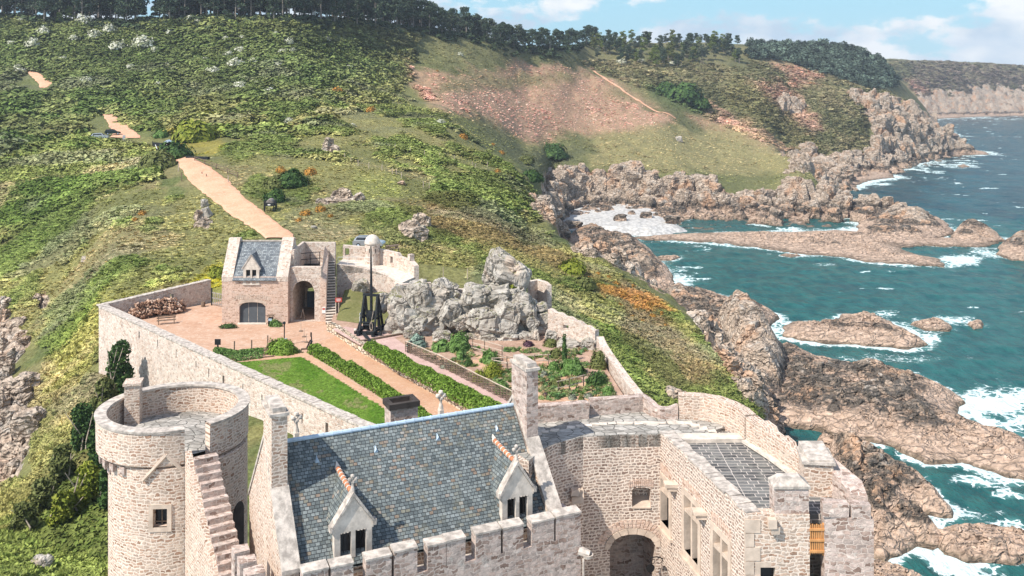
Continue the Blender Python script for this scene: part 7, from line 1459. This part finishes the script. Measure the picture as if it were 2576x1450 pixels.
def crags():            # broken rock on the cliffs: uncountable, instanced
    C2 = bpy.data.collections.new('rock_kinds'); 
    for k in range(5):
        V = boulder_mesh((2, 2, 1.5), 1200 + k, .09, 14); me = bpy.data.meshes.new('rock_%d' % k); me.from_pydata(V.tolist(), [], ICO_F); me.materials.append(M_ROCK); C2.objects.link(bpy.data.objects.new('rock_kind_%d' % k, me))
    g = GN.copy(); 
    for n in g.nodes:
        if n.bl_idname == 'GeometryNodeCollectionInfo': n.inputs['Collection'].default_value = C2
    rg = np.random.RandomState(5); pyn = np.minimum.accumulate(HY + (CAMZ - TH) * F / TY2, axis=0); d = np.zeros_like(pyn); d[1:] = pyn[:-1] - pyn[1:]; w = d * sstep(.35, .7, ROCK) * (TY2 < 1700) * (TPXY[0] > -60) * (TPXY[0] < 2640) * (TH > .4) * (poly_sd(TX2, TY2, FORT) < -3)
    w = np.where(TPXY[0] < 300, w * .25, w); w = w * (TY2 < 1300); cs = np.cumsum(w.ravel()); ix = np.searchsorted(cs, rg.uniform(0, cs[-1], 4200)); i, j = np.unravel_index(ix, w.shape); X, Y = TX2[i, j], TY2[i, j]; P = np.column_stack([X, Y, TH[i, j] - .9 * np.clip(Y / 300, .3, 2.2)]); N = len(P)
    s = np.clip(Y / 300, .55, 2.0) * rg.uniform(.3, 1.3, N) ** 1.8 * 2.1; scl = np.column_stack([s * rg.uniform(.5, 1.2, N), s * rg.uniform(.5, 1.2, N), s * rg.uniform(.9, 2.2, N)])
    o = scatter('broken_rock', P, rg.randint(0, 5, N), scl, np.ones((N, 3)), 'broken rock and ledges covering the cliffs', 'rock', 31); o.modifiers[0].node_group = g
crags()
def undergrowth():
    rg = np.random.RandomState(8); P = []
    for px in np.arange(-60, 1520, 1.1): P.append(crest(px, rg.uniform(-16, 26)))
    P = np.array(P); N = len(P); s = rg.uniform(1.2, 3.0, N) * np.where(P[:, 0] / P[:, 1] > -.1, 1.3, 1.0); c = np.array([.045, .065, .030])[None] * np.exp(rg.normal(size=N) * .3)[:, None]
    scatter('wood_undergrowth', P, rg.choice([0, 1, 2], N), np.column_stack([s, s, s * .9]), c, 'dark undergrowth along the foot of the pine wood', 'undergrowth', 33)
def herbs():
    rg = np.random.RandomState(9); poly = [(p.x, p.y) for p in E([(1030, 880), (1100, 872), (1380, 880), (1490, 880), (1510, 910), (1560, 1000), (1300, 1015), (1150, 935)], ZG)]; X = rg.uniform(min(p[0] for p in poly), max(p[0] for p in poly), 5000); Y = rg.uniform(min(p[1] for p in poly), max(p[1] for p in poly), 5000)
    m = (poly_sd(X, Y, poly) > .2) & (fbm(X / 1.7, Y / 1.7, o=3, s=4) > -.05); X, Y = X[m][:2200], Y[m][:2200]; N = len(X); s = rg.uniform(.10, .34, N); cols = np.array([(.09, .15, .04), (.14, .18, .06), (.20, .21, .10), (.06, .11, .04), (.24, .17, .09)]) * 1.3; c = cols[rg.randint(0, 5, N)] * np.exp(rg.normal(size=N) * .2)[:, None]
    scatter('garden_herbs', np.column_stack([X, Y, np.full(N, ZG)]), rg.choice([0, 1, 3, 4, 5], N), np.column_stack([s, s, s * 1.1]), c, 'low herbs filling the beds of the walled garden', 'herbs', 35)
herbs()
def lawn_grass():
    rg = np.random.RandomState(12); poly = [(p.x, p.y) for p in E([(592, 914), (757, 900), (975, 1037), (995, 1080), (930, 1095), (880, 1058)], Z0)]; X = rg.uniform(min(p[0] for p in poly), max(p[0] for p in poly), 14000); Y = rg.uniform(min(p[1] for p in poly), max(p[1] for p in poly), 14000); m = poly_sd(X, Y, poly) > -.12; X, Y = X[m][:5200], Y[m][:5200]; N = len(X); s = rg.uniform(.07, .19, N)
    f = fbm(X / 1.6, Y / 3.5, o=4, s=6)[:, None]; c = np.where(f > .1, np.array([[.10, .20, .02]]), np.array([[.15, .25, .035]])) * np.exp(rg.normal(size=N) * .15)[:, None]; c = np.where(f < -.42, np.array([[.24, .25, .09]]), c); scatter('lawn_grass', np.column_stack([X, Y, np.full(N, Z0 + .02)]), np.full(N, 5), np.column_stack([s, s, s * .55]), c, 'short grass of the courtyard lawn', 'grass', 36)
lawn_grass()
# ------------------------------------------------------------------ trees on the crest
def pine_variant(k, mat, kind):
    rg = np.random.RandomState(900 + k); h = rg.uniform(12.5, 16.5); r = empty(kind, (0, 0, 0), 'x', 'tree'); t = MB(); lean = rg.normal(size=2) * .5
    tp = [Vector((lean[0] * (z / h) ** 2, lean[1] * (z / h) ** 2, z)) for z in (-1.0, h * .3, h * .6, h * .95)]; t.tube(tp, [.30, .24, .17, .06], 7); P = []; nb = rg.randint(26, 34)
    for b in range(nb):
        f = rg.uniform(.22, 1.0) ** .85 if kind == 'pine_tree' else rg.uniform(.18, 1.0); z = h * f; a = rg.uniform(0, 6.28); L = (rg.uniform(1.2, 3.4) * (1.25 - .75 * f)); c = Vector((lean[0] * f * f + L * math.cos(a), lean[1] * f * f + L * math.sin(a), z + L * rg.uniform(-.1, .35)))
        q = Vector((lean[0] * f * f, lean[1] * f * f, z - L * .25)); t.tube([q, q.lerp(c, .6), c], [.08, .06, .03], 4)
        n = rg.randint(50, 75); d = rg.normal(size=(n, 3)); d /= np.linalg.norm(d, axis=1)[:, None]; P.append(np.array(c) + d * np.array([1.6, 1.6, .75]) * (rg.uniform(.3, 1, n) ** .5)[:, None] * rg.uniform(.8, 1.25))
    o = t.build('trunk', plain('grey_bark', (.24, .20, .17), .9, .3, 2.0) if k == 0 else bpy.data.materials['grey_bark'], None, False, None)
    V = np.array([v.co for v in o.data.vertices]) + np.array(o.location); o.data.vertices.foreach_set('co', V.ravel()); o.location = (0, 0, 0); o.parent = r
    P = np.concatenate(P); V, Q, lv = leaf_quads(P, .40, rg, .3); c = big_mesh('crown', V, Q, mat, {'lv': ('FLOAT', lv)}, False); c.parent = r; return r
PV = [pine_variant(k, ML['pine'] if k not in (3, 6) else ML['pine2'], 'pine_tree') for k in range(7)]
BV = [pine_variant(10 + k, ML['broad'] if k else ML['olive'], 'broadleaf_tree') for k in range(3)]
USED = set()
def plant(src, p, s, label, group, sink=.3):
    o = src if src.name not in USED else copy_tree(src); USED.add(src.name); o.location = (p[0], p[1], p[2] - sink); o.scale = (s, s, s * random.uniform(.9, 1.12)); o.rotation_euler = (0, 0, random.uniform(0, 6.28)); o['label'] = label; o['group'] = group; return o
def crest(px, back):             # highest visible row of the ridge in that column, then some metres back
    j = int(np.clip((px - TPX[0]) / (TPX[1] - TPX[0]), 0, NC - 1)); m = (TY > 330) & (TY < 900); i = np.where(m)[0]; pr = HY + (CAMZ - TH[i, j]) * F / TY[i]; Y = TY[i[np.argmin(pr)]] + back; X = (px - CX) / F * Y; return (X, Y, float(ground(X, Y)))
undergrowth()
def wood_spot(px, rnd):
    p = ray(px, rnd.uniform(112, 172) - max(0, (1560 - px) * .2), 560); return (p.x, p.y, p.z)
def pines():
    rnd = random.Random(4); px = -60
    while px < 1270:
        gap = 345 < px < 392
        if not gap:
            lb = ('tall dark pine in the tree line left of the gap of sky' if px < 350 else 'tall dark pine right of the gap of sky on the hill crest' if px < 700 else 'dark pine in the dense middle stretch of the hill crest' if px < 960 else 'dark wind leaning pine where the tree line slopes down to the right')
            for row in range(3 if px > 60 else 2): plant(rnd.choice(PV), crest(px + rnd.uniform(-6, 6), rnd.uniform(-10, 6) + row * 15), rnd.uniform(1.0, 1.5) * (1.0 if px < 950 else 1.0 - .28 * (px - 950) / 320), lb, 'pines along the hill crest')
        px += rnd.uniform(12, 19) * (1.3 if px < 350 else 1)
    px = 1265
    while px < 1500: plant(rnd.choice(PV), crest(px, rnd.uniform(-10, 14)), rnd.uniform(.75, 1.05), 'dark shorter pine at the low end of the tree line above the bracken', 'pines along the hill crest'); px += rnd.uniform(6, 11)
    px = 1490
    while px < 1860:
        k = rnd.random(); src = rnd.choice(BV) if k < (.55 if px < 1620 else .3) else rnd.choice(PV); plant(src, wood_spot(px, rnd), rnd.uniform(.6, .95), 'pale green broadleaf tree in the mixed wood beyond the bracken slope' if src in BV else 'grey green pine in the mixed wood beyond the bracken slope', 'trees of the mixed wood'); px += rnd.uniform(3.2, 5.5)
    for x, s in ((1728, .5), (1740, .62), (1752, .66), (1763, .55)): plant(PV[x % 7], crest(x, 12), s, 'tree of the rounded clump standing up above the skyline', 'skyline clump of trees')
    for x, y, s in ((150, 62, .45), (175, 55, .55), (430, 75, .4), (15, 40, .6)): p = ray(x, y, 250); plant(BV[1], tuple(p), s, {150: 'small light green tree in front of the left pines', 175: 'round topped yellowish tree in front of the left pines', 430: 'small pale tree just right of the gap of sky', 15: 'light green tree at the top left corner'}[x], 'light trees at the scrub edge')
pines()
# ------------------------------------------------------------------ white blossoming shrubs and orange gorse, each a thing
def single_bush(name, px, py, w, hr, mat, label, group, seed, n=420, y0=110):
    p = ray(px, py, y0); R = w / 2 / F * p.y; bush(name, (p.x, p.y, p.z - .15), R, R * 2 * hr, mat, label, 'bush', n, max(.10, R * .13), seed, group)
WH = [(53,54,20),(112,86,40),(30,112,30),(82,116,42),(185,106,34),(211,60,44),(238,96,42),(274,80,36),(297,124,40),(362,118,62),(430,84,32),(392,130,26),(496,60,28),(478,52,26),(568,100,20),(612,96,20),(694,90,22),(727,110,26),(820,102,26),(576,138,26),(606,130,30),(630,118,20),(592,166,44),(640,156,30),(516,150,18),(712,134,26),(738,130,20),(536,184,38),(48,174,26),(52,184,30),(218,208,32),(364,218,18),(400,214,24),(258,236,28),(606,218,36),(648,210,18),(678,236,32),(50,299,22),(708,210,18),(728,308,26),(638,316,18),(880,173,26),(886,318,20),(1158,140,18),(1106,310,26),(1612,155,20),(1690,162,20),(1565,160,28),(420,166,20),(160,150,26),(330,170,24),(700,165,24)]
for i, (x, y, w) in enumerate(WH):
    where = 'near the upper stretch of track' if x < 170 else 'on the left half of the scrub hillside' if x < 450 else 'on the middle of the scrub hillside' if x < 760 else 'on the open slope towards the bracken' if x < 1200 else 'at the edge of the mixed wood'
    lb = {362: 'largest white blossoming hawthorn, creamy and round, high on the left hillside', 592: 'big round white blossoming bush in the middle of the hillside'}.get(x, ('broad ' if w > 33 else 'small ' if w < 23 else '') + 'white blossoming bush ' + where)
    single_bush('blossoming_bush', x, y, w * 1.05, .36 + .2 * ((x * 7) % 10) / 10, ML['white'], lb, 'white blossoming bushes', 600 + i, 420, 150)
OG = [(740,270,18),(748,286,26),(792,250,24),(850,238,50),(905,240,20),(933,280,36),(1165,350,40),(1240,365,16),(1262,388,26),(1252,434,28),(706,432,40),(780,438,50),(770,540,44),(806,530,44),(752,556,26),(832,545,22),(358,540,34),(340,555,26),(432,297,14),(202,262,10),(1100,180,12),(1655,160,12),
      (1530,700,26),(1550,716,28),(1536,738,24),(1568,744,34),(1590,722,24),(1606,748,26),(1630,770,36),(1600,778,30),(1640,800,34),(1618,812,28),(1662,790,26),(1590,800,26),(1560,770,22),(1672,820,24),(1600,838,24),(1504,690,20),(1480,700,18),(1625,742,18),(1655,838,22),(1580,822,18)]
for i, (x, y, w) in enumerate(OG):
    where = 'on the slope beside the cove' if x > 1450 else 'on the hillside right of the track' if y < 450 and x > 600 else 'near the sentry turret hillock' if x > 600 else 'on the slope left of the track'
    single_bush('gorse_bush', x, y, w * .72, .5, ML['orange'], ('wide ' if w > 38 else 'small ' if w < 20 else '') + 'orange flowering gorse bush ' + where, 'orange gorse bushes', 700 + i, 380)
for x, y, w, k, lb in ((440,400,90,'dark','dark olive bush mound at the bend of the track'),(395,425,100,'olive','low dome of heath left of the track bend'),(490,352,110,'yellow','yellow green gorse mound behind the barrier'),(405,345,40,'fern','fresh green bush beside the black barrier'),(735,465,80,'dark','dark round bush on the hillock right of the track'),(690,470,60,'olive','olive bush on the hillock right of the track'),(690,505,60,'dark','dark bush just behind the wooden cart'),(1720,250,90,'dark','dense dark green thicket on the brown far slope'),(1680,235,60,'dark','smaller dark thicket above the dense one on the far slope'),(1760,270,60,'dark','dark thicket tapering down the far slope'),(1335,455,60,'dark','dark shrub hanging over the left edge of the cove'),(1395,395,70,'dark','dark shrubs in the gully above the cove'),(1325,410,40,'olive','spiky shrub on the rim above the cove'),(1440,685,70,'yellow','bright yellow green bush on the slope beside the cove'),(1470,720,60,'olive','olive bush below the bright yellow green one'),(550,690,50,'yellow','bright gorse against the gatehouse side')):
    single_bush('heath_bush', x, y, w, .42, ML[k], lb, None, 800 + x, 1300)
# dark ivy-hung trees below the curtain wall, bottom left
def ivy_tree(px, py, w, h, mat, label, seed, n):
    p = ray(px, py, 40); s = p.y / F; rg = np.random.RandomState(seed); r = empty('ivy_tree', (p.x, p.y, p.z - .4), label, 'tree', 'ivy hung trees below the curtain wall'); W, H = w * s / 2, h * s; P = []
    for k in range(9):
        a = rg.uniform(0, 6.28); q = np.array([p.x + .45 * W * (1.1 - k / 11) * math.cos(a), p.y + .45 * W * (1.1 - k / 11) * math.sin(a), p.z + H * (.04 + .88 * (k + .5) / 9)]); m = n // 9; d = rg.normal(size=(m, 3)); d /= np.linalg.norm(d, axis=1)[:, None]; P.append(q + d * np.array([W * .55, W * .55, H * .17]) * (rg.uniform(.2, 1, m) ** .45)[:, None])
    leaf_obj('crown', np.concatenate(P), .21, mat, seed, r); t = MB()
    for k in range(4): a = rg.uniform(0, 6.28); b = Vector((p.x + W * .4 * math.cos(a), p.y + W * .4 * math.sin(a), p.z - .5)); t.tube([b, b + Vector((rg.normal() * .3, rg.normal() * .3, H * .5)), b + Vector((rg.normal() * .6, -.3, H * 1.02))], [.10, .07, .03], 5)
    t.build('trunk', M_POLE, r)
for i, (x, y, w, h, k) in enumerate(((300,1010,80,150,'dark'),(262,1075,84,120,'olive'),(215,1150,90,130,'dark'),(255,1190,80,140,'dark'),(160,1235,84,110,'olive'),(225,1290,90,120,'yellow'),(110,1300,80,90,'olive'),(275,1290,60,120,'dark'),(165,1330,90,90,'yellow'),(60,1340,70,70,'olive'))):
    ivy_tree(x, y, w, h, ML[k], ('dark ivy covered tree leaning on the curtain wall corner', 'olive ivy tree under the curtain wall corner', 'dark ivy tree with bare pale stems midway down the bank', 'darkest ivy tree close to the round tower', 'olive scrub tree with dead stems on the bank', 'yellowish ivy tree beside the round tower', 'small olive tree at the rocky edge of the bank', 'narrow dark tree squeezed against the round tower', 'yellow green bushy tree low on the bank', 'lowest olive scrub tree at the bottom left')[i], 870 + i, 2600)
# ------------------------------------------------------------------ things outside the walls
M_GLASS = plain('car_glass', (.03, .035, .04), .12, .2, 2.0); M_TYRE = plain('black_rubber', (.02, .02, .02), .8, .2, 3.0)
def car(p, rz, paint, label):
    r = empty('parked_car', tuple(p), label, 'car', None, rz); M = parent_matrix(r); L = lambda x, y, z: M @ Vector((x, y, z))
    m = MB(); prof = [(-2.1, .35), (-2.12, .85), (-1.95, 1.02), (1.0, .98), (1.95, .80), (2.1, .6), (2.08, .35)]; cab = [(-1.98, 1.0), (-1.62, 1.50), (-.1, 1.56), (.45, 1.45), (1.12, .99)]
    def ext(pr, w0, w1): n = len(pr); k = [L(x, -w0, z) for x, z in pr] + [L(x, w0, z) for x, z in pr]; m.add(k, [tuple(range(n))[::1], tuple(range(2 * n - 1, n - 1, -1))] + [(i, n + i, n + (i + 1) % n, (i + 1) % n) for i in range(n)])
    ext(prof, .88, .88); n = 5; k = [L(x, -.82 if z < 1.2 else -.66, z) for x, z in cab] + [L(x, .82 if z < 1.2 else .66, z) for x, z in cab]; m.add(k, [tuple(range(n)), tuple(range(9, 4, -1))] + [(i, n + i, n + (i + 1) % n, (i + 1) % n) for i in range(n)])
    t = MT('paint_' + label.split()[0]); t.b.inputs['Metallic'].default_value = .5; t.b.inputs['Coat Weight'].default_value = .5; m.build('body', t.done(tuple(paint) + (1,), .3, None, .5), r)
    m = MB()
    for s in (-1, 1): m.add([L(x, s * y, z) for x, y, z in ((-1.75, .80, 1.06), (-1.52, .695, 1.43), (.28, .695, 1.42), (.88, .81, 1.04))], [(0, 1, 2, 3)])
    m.add([L(x, y, z) for x, y, z in ((1.06, -.76, 1.03), (.5, -.62, 1.43), (.5, .62, 1.43), (1.06, .76, 1.03))], [(0, 1, 2, 3)]); m.add([L(x, y, z) for x, y, z in ((-1.98, -.74, 1.05), (-1.68, -.62, 1.45), (-1.68, .62, 1.45), (-1.98, .74, 1.05))], [(0, 1, 2, 3)])
    m.build('windows', M_GLASS, r)
    for x in (-1.3, 1.3):
        for s in (-1, 1): w = MB(); w.tube([L(x, s * .72, .33), L(x, s * .91, .33)], .33, 16); wo = w.build('wheel', M_TYRE, r); h = MB(); h.tube([L(x, s * .90, .33), L(x, s * .925, .33)], .19, 12); h.build('rim', M_ZINC, wo)
    for s in (-1, 1): h = MB(); h.add([L(x, s * y, z) for x, y, z in ((2.0, .45, .62), (2.0, .8, .62), (1.96, .8, .80), (1.96, .45, .80))], [(0, 1, 2, 3)]); h.build('headlight', M_WHITE, r)
    for s in (-1, 1): h = MB(); h.add([L(x, s * y, z) for x, y, z in ((-2.135, .6, .72), (-2.135, .84, .72), (-2.13, .84, .92), (-2.13, .6, .92))], [(0, 1, 2, 3)]); h.build('tail_light', bpy.data.materials['red_paint'], r)
def gz(x, y): return float(ground(x, y))
p = Vector(((929 - CX) / F * 131, 131, 0)); p.z = max(gz(p.x, p.y), CAMZ - (622 - HY) / F * 131); car(p, math.radians(-8), (.42, .43, .44), 'silver hatchback parked on the grass behind the sentry turret')
p = ray(252, 353, 180); p.z = gz(p.x, p.y) + .3; car(p, math.radians(10), (.55, .58, .60), 'pale estate car half hidden by scrub beside the track'); q = ray(268, 347, 180); q.y += 4; q.z = gz(q.x, q.y) + .3; car(q, math.radians(25), (.015, .035, .035), 'dark green off road car parked behind the pale estate car')
def cart():
    p = ray(680, 531, 120); r = empty('wooden_cart', tuple(p), 'old dark wooden cart with a rounded load standing beside the track', 'cart', None, math.radians(6)); M = parent_matrix(r); L = lambda x, y, z: M @ Vector((x, y, z))
    for s in (-1, 1):
        m = MB(); c = [(s * .95, .75 * math.cos(t), .75 + .75 * math.sin(t)) for t in [2 * math.pi * i / 20 for i in range(21)]]; m.tube([L(*v) for v in c], .065, 5)
        for i in range(8): t = 2 * math.pi * i / 8; m.tube([L(s * .95, 0, .75), L(s * .95, .72 * math.cos(t), .75 + .72 * math.sin(t))], .035, 4)
        m.build('wheel', M_BLACKW, r)
    m = MB(); 
    for x in (-.78, .78): m.bar(L(x, -1.5, 1.05), L(x, 1.5, 1.05), .10, .14); m.bar(L(x * 1.08, -1.5, 1.75), L(x * 1.08, 1.4, 1.75), .08)
    for y in (-1.45, -.5, .5, 1.4):
        m.bar(L(-.8, y, 1.05), L(.8, y, 1.05), .1)
        for x in (-.8, .8): m.bar(L(x, y, 1.0), L(x * 1.1, y, 1.85), .08)
    m.bar(L(-.8, -1.45, 1.3), L(.8, -1.45, 1.3), .05, .5); m.build('frame', M_BLACKW, r); m = MB(); m.bar(L(0, 1.2, 1.0), L(0, 3.6, .35), .12); m.bar(L(-.7, -1.4, 0), L(-.7, -1.4, 1.0), .09); m.bar(L(.7, -1.4, 0), L(.7, -1.4, 1.0), .09); m.build('shaft', M_BLACKW, r)
    m = MB(); N = 14; pr = [(.66 * math.cos(math.pi * i / N), 1.25 + .78 * math.sin(math.pi * i / N)) for i in range(N + 1)]; V = [L(x, y, z) for y in (-1.3, 1.3) for x, z in pr]; m.add(V, [tuple(range(N + 1)), tuple(range(2 * N + 1, N, -1))] + [(i, i + 1, N + 2 + i, N + 1 + i) for i in range(N)]); m.build('load', plain('grey_wood_barrel', (.22, .19, .17), .9, .35, 3, .3), r)
    m = MB(); m.box(L(0, -1.5, 1.15), .45, .03, .2, math.radians(6)); m.build('plate', M_WHITE, r)
cart()
def post_at(px, py, h, r, mat, label, name='post', group=None, y0=110, lean=0):
    p = ray(px, py, y0); m = MB(); m.tube([(p.x, p.y, p.z - .4), (p.x + lean, p.y, p.z + h)], r, 6); return tag(m.build(name, mat), label, 'post', group)
for i, (x, y) in enumerate(((855,395),(867,400),(883,411),(901,417),(928,424),(961,430),(987,438),(997,440),(1010,449),(1065,472),(1080,474))): post_at(x, y, 1.25, .07, M_POLE, 'pale fence post in the curving line across the hillock', 'fence_post', 'fence posts across the hillock')
for i, (x, y) in enumerate(((994,376),(1032,383),(1068,392),(1106,398),(1143,404),(1188,420),(1196,426),(1226,420))): post_at(x, y, 1.3, .07, M_POLE, 'pale fence post in the upper line towards the cove', 'fence_post', 'fence posts towards the cove')
for i, (x, y) in enumerate(((1115,700),(1176,703),(1233,708))): post_at(x, y, 1.5, .05, M_POLE, 'thin pale stake behind the outcrop beside a young plant', 'stake', 'stakes behind the outcrop', 122)
for x, y, h, mt, lb in ((457,456,1.6,M_WOOD,'brown post at the left edge of the track'),(449,432,1.7,M_POLE,'pale post at the left edge of the track further up'),(508,440,.6,M_WOOD,'short dark bollard on the track'),(519,447,.7,M_WOOD,'second short dark bollard nearer on the track'),(574,461,1.5,M_POLE,'thin pole with a white plate right of the track'),(279,340,2.6,M_POLE,'tall weathered post beside the upper track behind the cars'),(216,252,1.2,M_WHITE,'small white marker in the scrub left of the upper track')):
    o = post_at(x, y, h, .09, mt, lb)
p = ray(312, 353, 180); m = MB(); m.box((p.x, p.y, p.z), .75, .1, 1.3); tag(m.build('panel_sign', plain('grey_panel', (.35, .36, .38), .6)), 'grey square panel standing at the near edge of the upper track', 'sign')
def barrier():
    a, b = ray(384, 372, 150), ray(412, 374, 150); r = empty('barrier_gate', tuple(a), 'black boarded barrier across the track', 'gate'); m = MB(); m.bar((a.x, a.y, a.z + .75), (b.x, b.y, a.z + .8), .12, 1.25); m.build('boards', M_BLACKW, r)
    for q in (a, b): m = MB(); m.box((q.x, q.y, q.z - .2), .16, .16, 1.9); m.build('post', M_BLACKW, r)
    m = MB(); c = ray(391, 375, 150); d = ray(401, 392, 150); m.tube([c + Vector((0, 0, 1.0)), d + Vector((0, 0, .3))], .08, 6); o = m.build('white_pole', M_WHITE); tag(o, 'white barrier pole hanging down in front of the black barrier', 'pole')
    p = ray(423, 376, 150); r = empty('ticket_hut', tuple(p), 'small dark red hut at the right end of the black barrier', 'hut'); m = MB(); s = .75; m.prism([(p.x - s, p.y - .7), (p.x + s, p.y - .7), (p.x + s, p.y + .7), (p.x - s, p.y + .7)], p.z - .4, [p.z + 1.8] * 4); m.build('walls', plain('dark_red_wood', (.12, .03, .025), .8, .2, 3), r)
    m = MB(); m.add([(p.x - .95, p.y - .9, p.z + 1.75), (p.x + .95, p.y - .9, p.z + 1.75), (p.x + .95, p.y + .9, p.z + 1.75), (p.x - .95, p.y + .9, p.z + 1.75), (p.x, p.y - .9, p.z + 2.35), (p.x, p.y + .9, p.z + 2.35)], [(0, 1, 4), (2, 3, 5), (1, 2, 5, 4), (3, 0, 4, 5), (3, 2, 1, 0)]); m.build('roof', M_ZINC, r)
    m = MB(); m.box((p.x - .2, p.y - .72, p.z + .7), .35, .05, .7); m.build('window', M_WHITE, r); m = MB(); m.box((p.x + .85, p.y - .4, p.z + .3), .12, .5, 1.0); m.build('notice', bpy.data.materials['red_paint'], r)
barrier()
def track_rail():
    P = [ray(x, y, 150) for x, y in ((490,407),(515,415),(545,426),(572,438),(598,448))]; r = empty('rail_fence', tuple(P[0]), 'weathered rail fence along the right edge of the track', 'fence')
    for p in P: m = MB(); m.box((p.x, p.y, p.z - .3), .14, .14, 1.4); m.build('post', M_WOOD, r)
    for h in (.45, .95): m = MB(); m.tube([p + Vector((0, 0, h)) for p in P], .06, 5); m.build('rail', M_WOOD, r)
    a, b = ray(470, 400, 150), ray(525, 402, 150); m = MB(); m.bar((a.x, a.y, a.z + .35), (b.x, b.y, b.z + .35), .6, .5); tag(m.build('footbridge_beam', M_BLACKW), 'dark low beam crossing behind the rail fence', 'beam')
track_rail()
def picnic():
    p = Vector(((988 - CX) / F * 128, 128.0, 0)); p.z = max(gz(p.x, p.y), CAMZ - (632 - HY) / F * 128); r = empty('picnic_table', tuple(p), 'dark picnic table on the grass right of the sentry turret', 'table', None, .5); M = parent_matrix(r); L = lambda x, y, z: M @ Vector((x, y, z))
    m = MB(); m.bar(L(-.9, 0, .75), L(.9, 0, .75), .75, .06); m.build('table_top', M_WOOD, r)
    for y in (-.7, .7): m = MB(); m.bar(L(-.9, y, .45), L(.9, y, .45), .28, .05); m.build('seat', M_WOOD, r)
    for x in (-.6, .6): m = MB(); m.bar(L(x, -.75, 0), L(x, -.1, .75), .09); m.bar(L(x, .75, 0), L(x, .1, .75), .09); m.bar(L(x, -.75, .42), L(x, .75, .42), .09); m.build('leg', M_WOOD, r)
picnic()
# bare rocks on the grass
for i, (x, y, w, h, lb) in enumerate(((820,386,34,5,'smooth pinkish rock lying on top of the hillock'),(862,505,80,7,'long flat pink rock showing through the grass right of the cart'),(516,520,18,20,'upright white rock left of the track'),(522,546,24,26,'pale speckled rock below the upright white one'),(1010,465,20,10,'small reddish stone by the fence on the hillock'),(1055,580,30,14,'pale scree stone on the bank above the turret'),(1708,356,16,14,'single white rock on the far grassy headland'),(790,575,16,7,'grey stone under the orange gorse near the turret'),(1795,1075,60,26,'pinkish rock on the slope above the roof walk parapet'),(1735,1050,44,22,'rusty rock low on the slope outside the herb garden'),(1862,1055,40,30,'white streaked rock at the lower edge of the slope'),(1690,1000,34,20,'grey white rock just outside the seaward wall'),(105,1436,44,36,'white lichened rock at the very bottom left'))):
    p = ray(x, y, 60); s = p.y / F; boulder(x - w / 2, x + w / 2, y - h, y + h * .3, p.y + w * s * .2, lb, 900 + i, mat=M_BOULD if i not in (0, 1, 4, 9) else M_ROCK, name='rock', cat='rock')
# pebble cove
def beach():
    poly = [(1396,532),(1410,518),(1470,513),(1540,512),(1600,518),(1640,532),(1660,548),(1695,566),(1640,573),(1560,572),(1480,567),(1430,552)]; P = [atz(x, y, 2.3) for x, y in poly]; xs = [p.x for p in P]; ys = [p.y for p in P]; gx = np.linspace(min(xs) - 9, max(xs) + 9, 90); gy = np.linspace(min(ys) - 9, max(ys) + 9, 90); X, Y = np.meshgrid(gx, gy); sd = poly_sd(X, Y, [(p.x, p.y) for p in P]) + 1.5 * fbm(X / 6, Y / 6, o=3, s=9)
    Z = np.maximum(2.5 + .9 * sstep(400, 470, Y), ground(X, Y) + .3) + .25 * fbm(X / 3, Y / 3, o=3, s=4) - 3.4 * sstep(1, -9, sd); V = np.stack([X, Y, Z], -1).reshape(-1, 3); Q = grid_faces(90, 90); gg = ground(X, Y).ravel(); Q = Q[((sd.ravel()[Q] > -9.5) & (gg[Q] < 6.5)).all(1)]
    t = MT('white_pebbles'); p = t.pos(); v = t.n('ShaderNodeTexVoronoi', {'Vector': p, 'Scale': .75}); d = v.outputs['Distance']; c = t.mix(t.rng(d, .35, .7, 0, .6), (.50, .485, .46, 1), (.26, .25, .235, 1)); c = t.mix(t.rng(t.noise(p, .25, 3), .5, .7, 0, .4), c, (.62, .58, .52, 1))
    o = big_mesh('pebble_beach', V, Q, t.done(c, .9, t.bump(d, .6, .3)), None, True); tag(o, kind='structure')
beach()
for i, (x, y, w, h, lb) in enumerate(((1560,555,34,16,'dark boulder lying on the white pebbles'),(1625,548,30,14,'grey boulder at the right of the white pebbles'),(1590,540,20,10,'small dark boulder higher on the white pebbles'),(1690,560,40,18,'rounded grey boulder where the pebbles meet the ledge'),(1440,575,50,20,'pale boulder in front of the white pebbles'),(1500,585,40,16,'brown boulder at the water edge below the pebbles'))):
    p = atz(x, y, 2.6); boulder(x - w / 2, x + w / 2, y - h, y + 3, p.y, lb, 950 + i, mat=M_ROCK, name='rock', cat='rock')

def footpath():
    C = [ray(x, y, 380) for x, y in ((1494,180),(1530,205),(1570,232),(1620,264),(1660,284),(1700,300))]; A, B = [], []
    for i, p in enumerate(C): d = (C[min(i + 1, 5)] - C[max(i - 1, 0)]); d.z = 0; d.normalize(); n = Vector((-d.y, d.x, 0)) * .9; A.append(p + n); B.append(p - n)
    strip_sheet('footpath', A, B, M_DIRT, .5, 3, 6)
footpath()
def haze():
    m = MB(); m.prism([(-1900, -60), (2100, -60), (2100, 3400), (-1900, 3400)], -8, 190); t = bpy.data.materials.new('sea_haze'); t.use_nodes = True; nt = t.node_tree; nt.nodes.clear(); o = nt.nodes.new('ShaderNodeOutputMaterial'); v = nt.nodes.new('ShaderNodeVolumePrincipled')
    v.inputs['Color'].default_value = (.80, .88, 1.0, 1); v.inputs['Density'].default_value = .00013; v.inputs['Anisotropy'].default_value = .2; nt.links.new(v.outputs[0], o.inputs['Volume']); h = m.build('haze', t, None, False, None); tag(h, kind='stuff'); h['label'] = 'thin sea haze softening the far headlands'
haze()
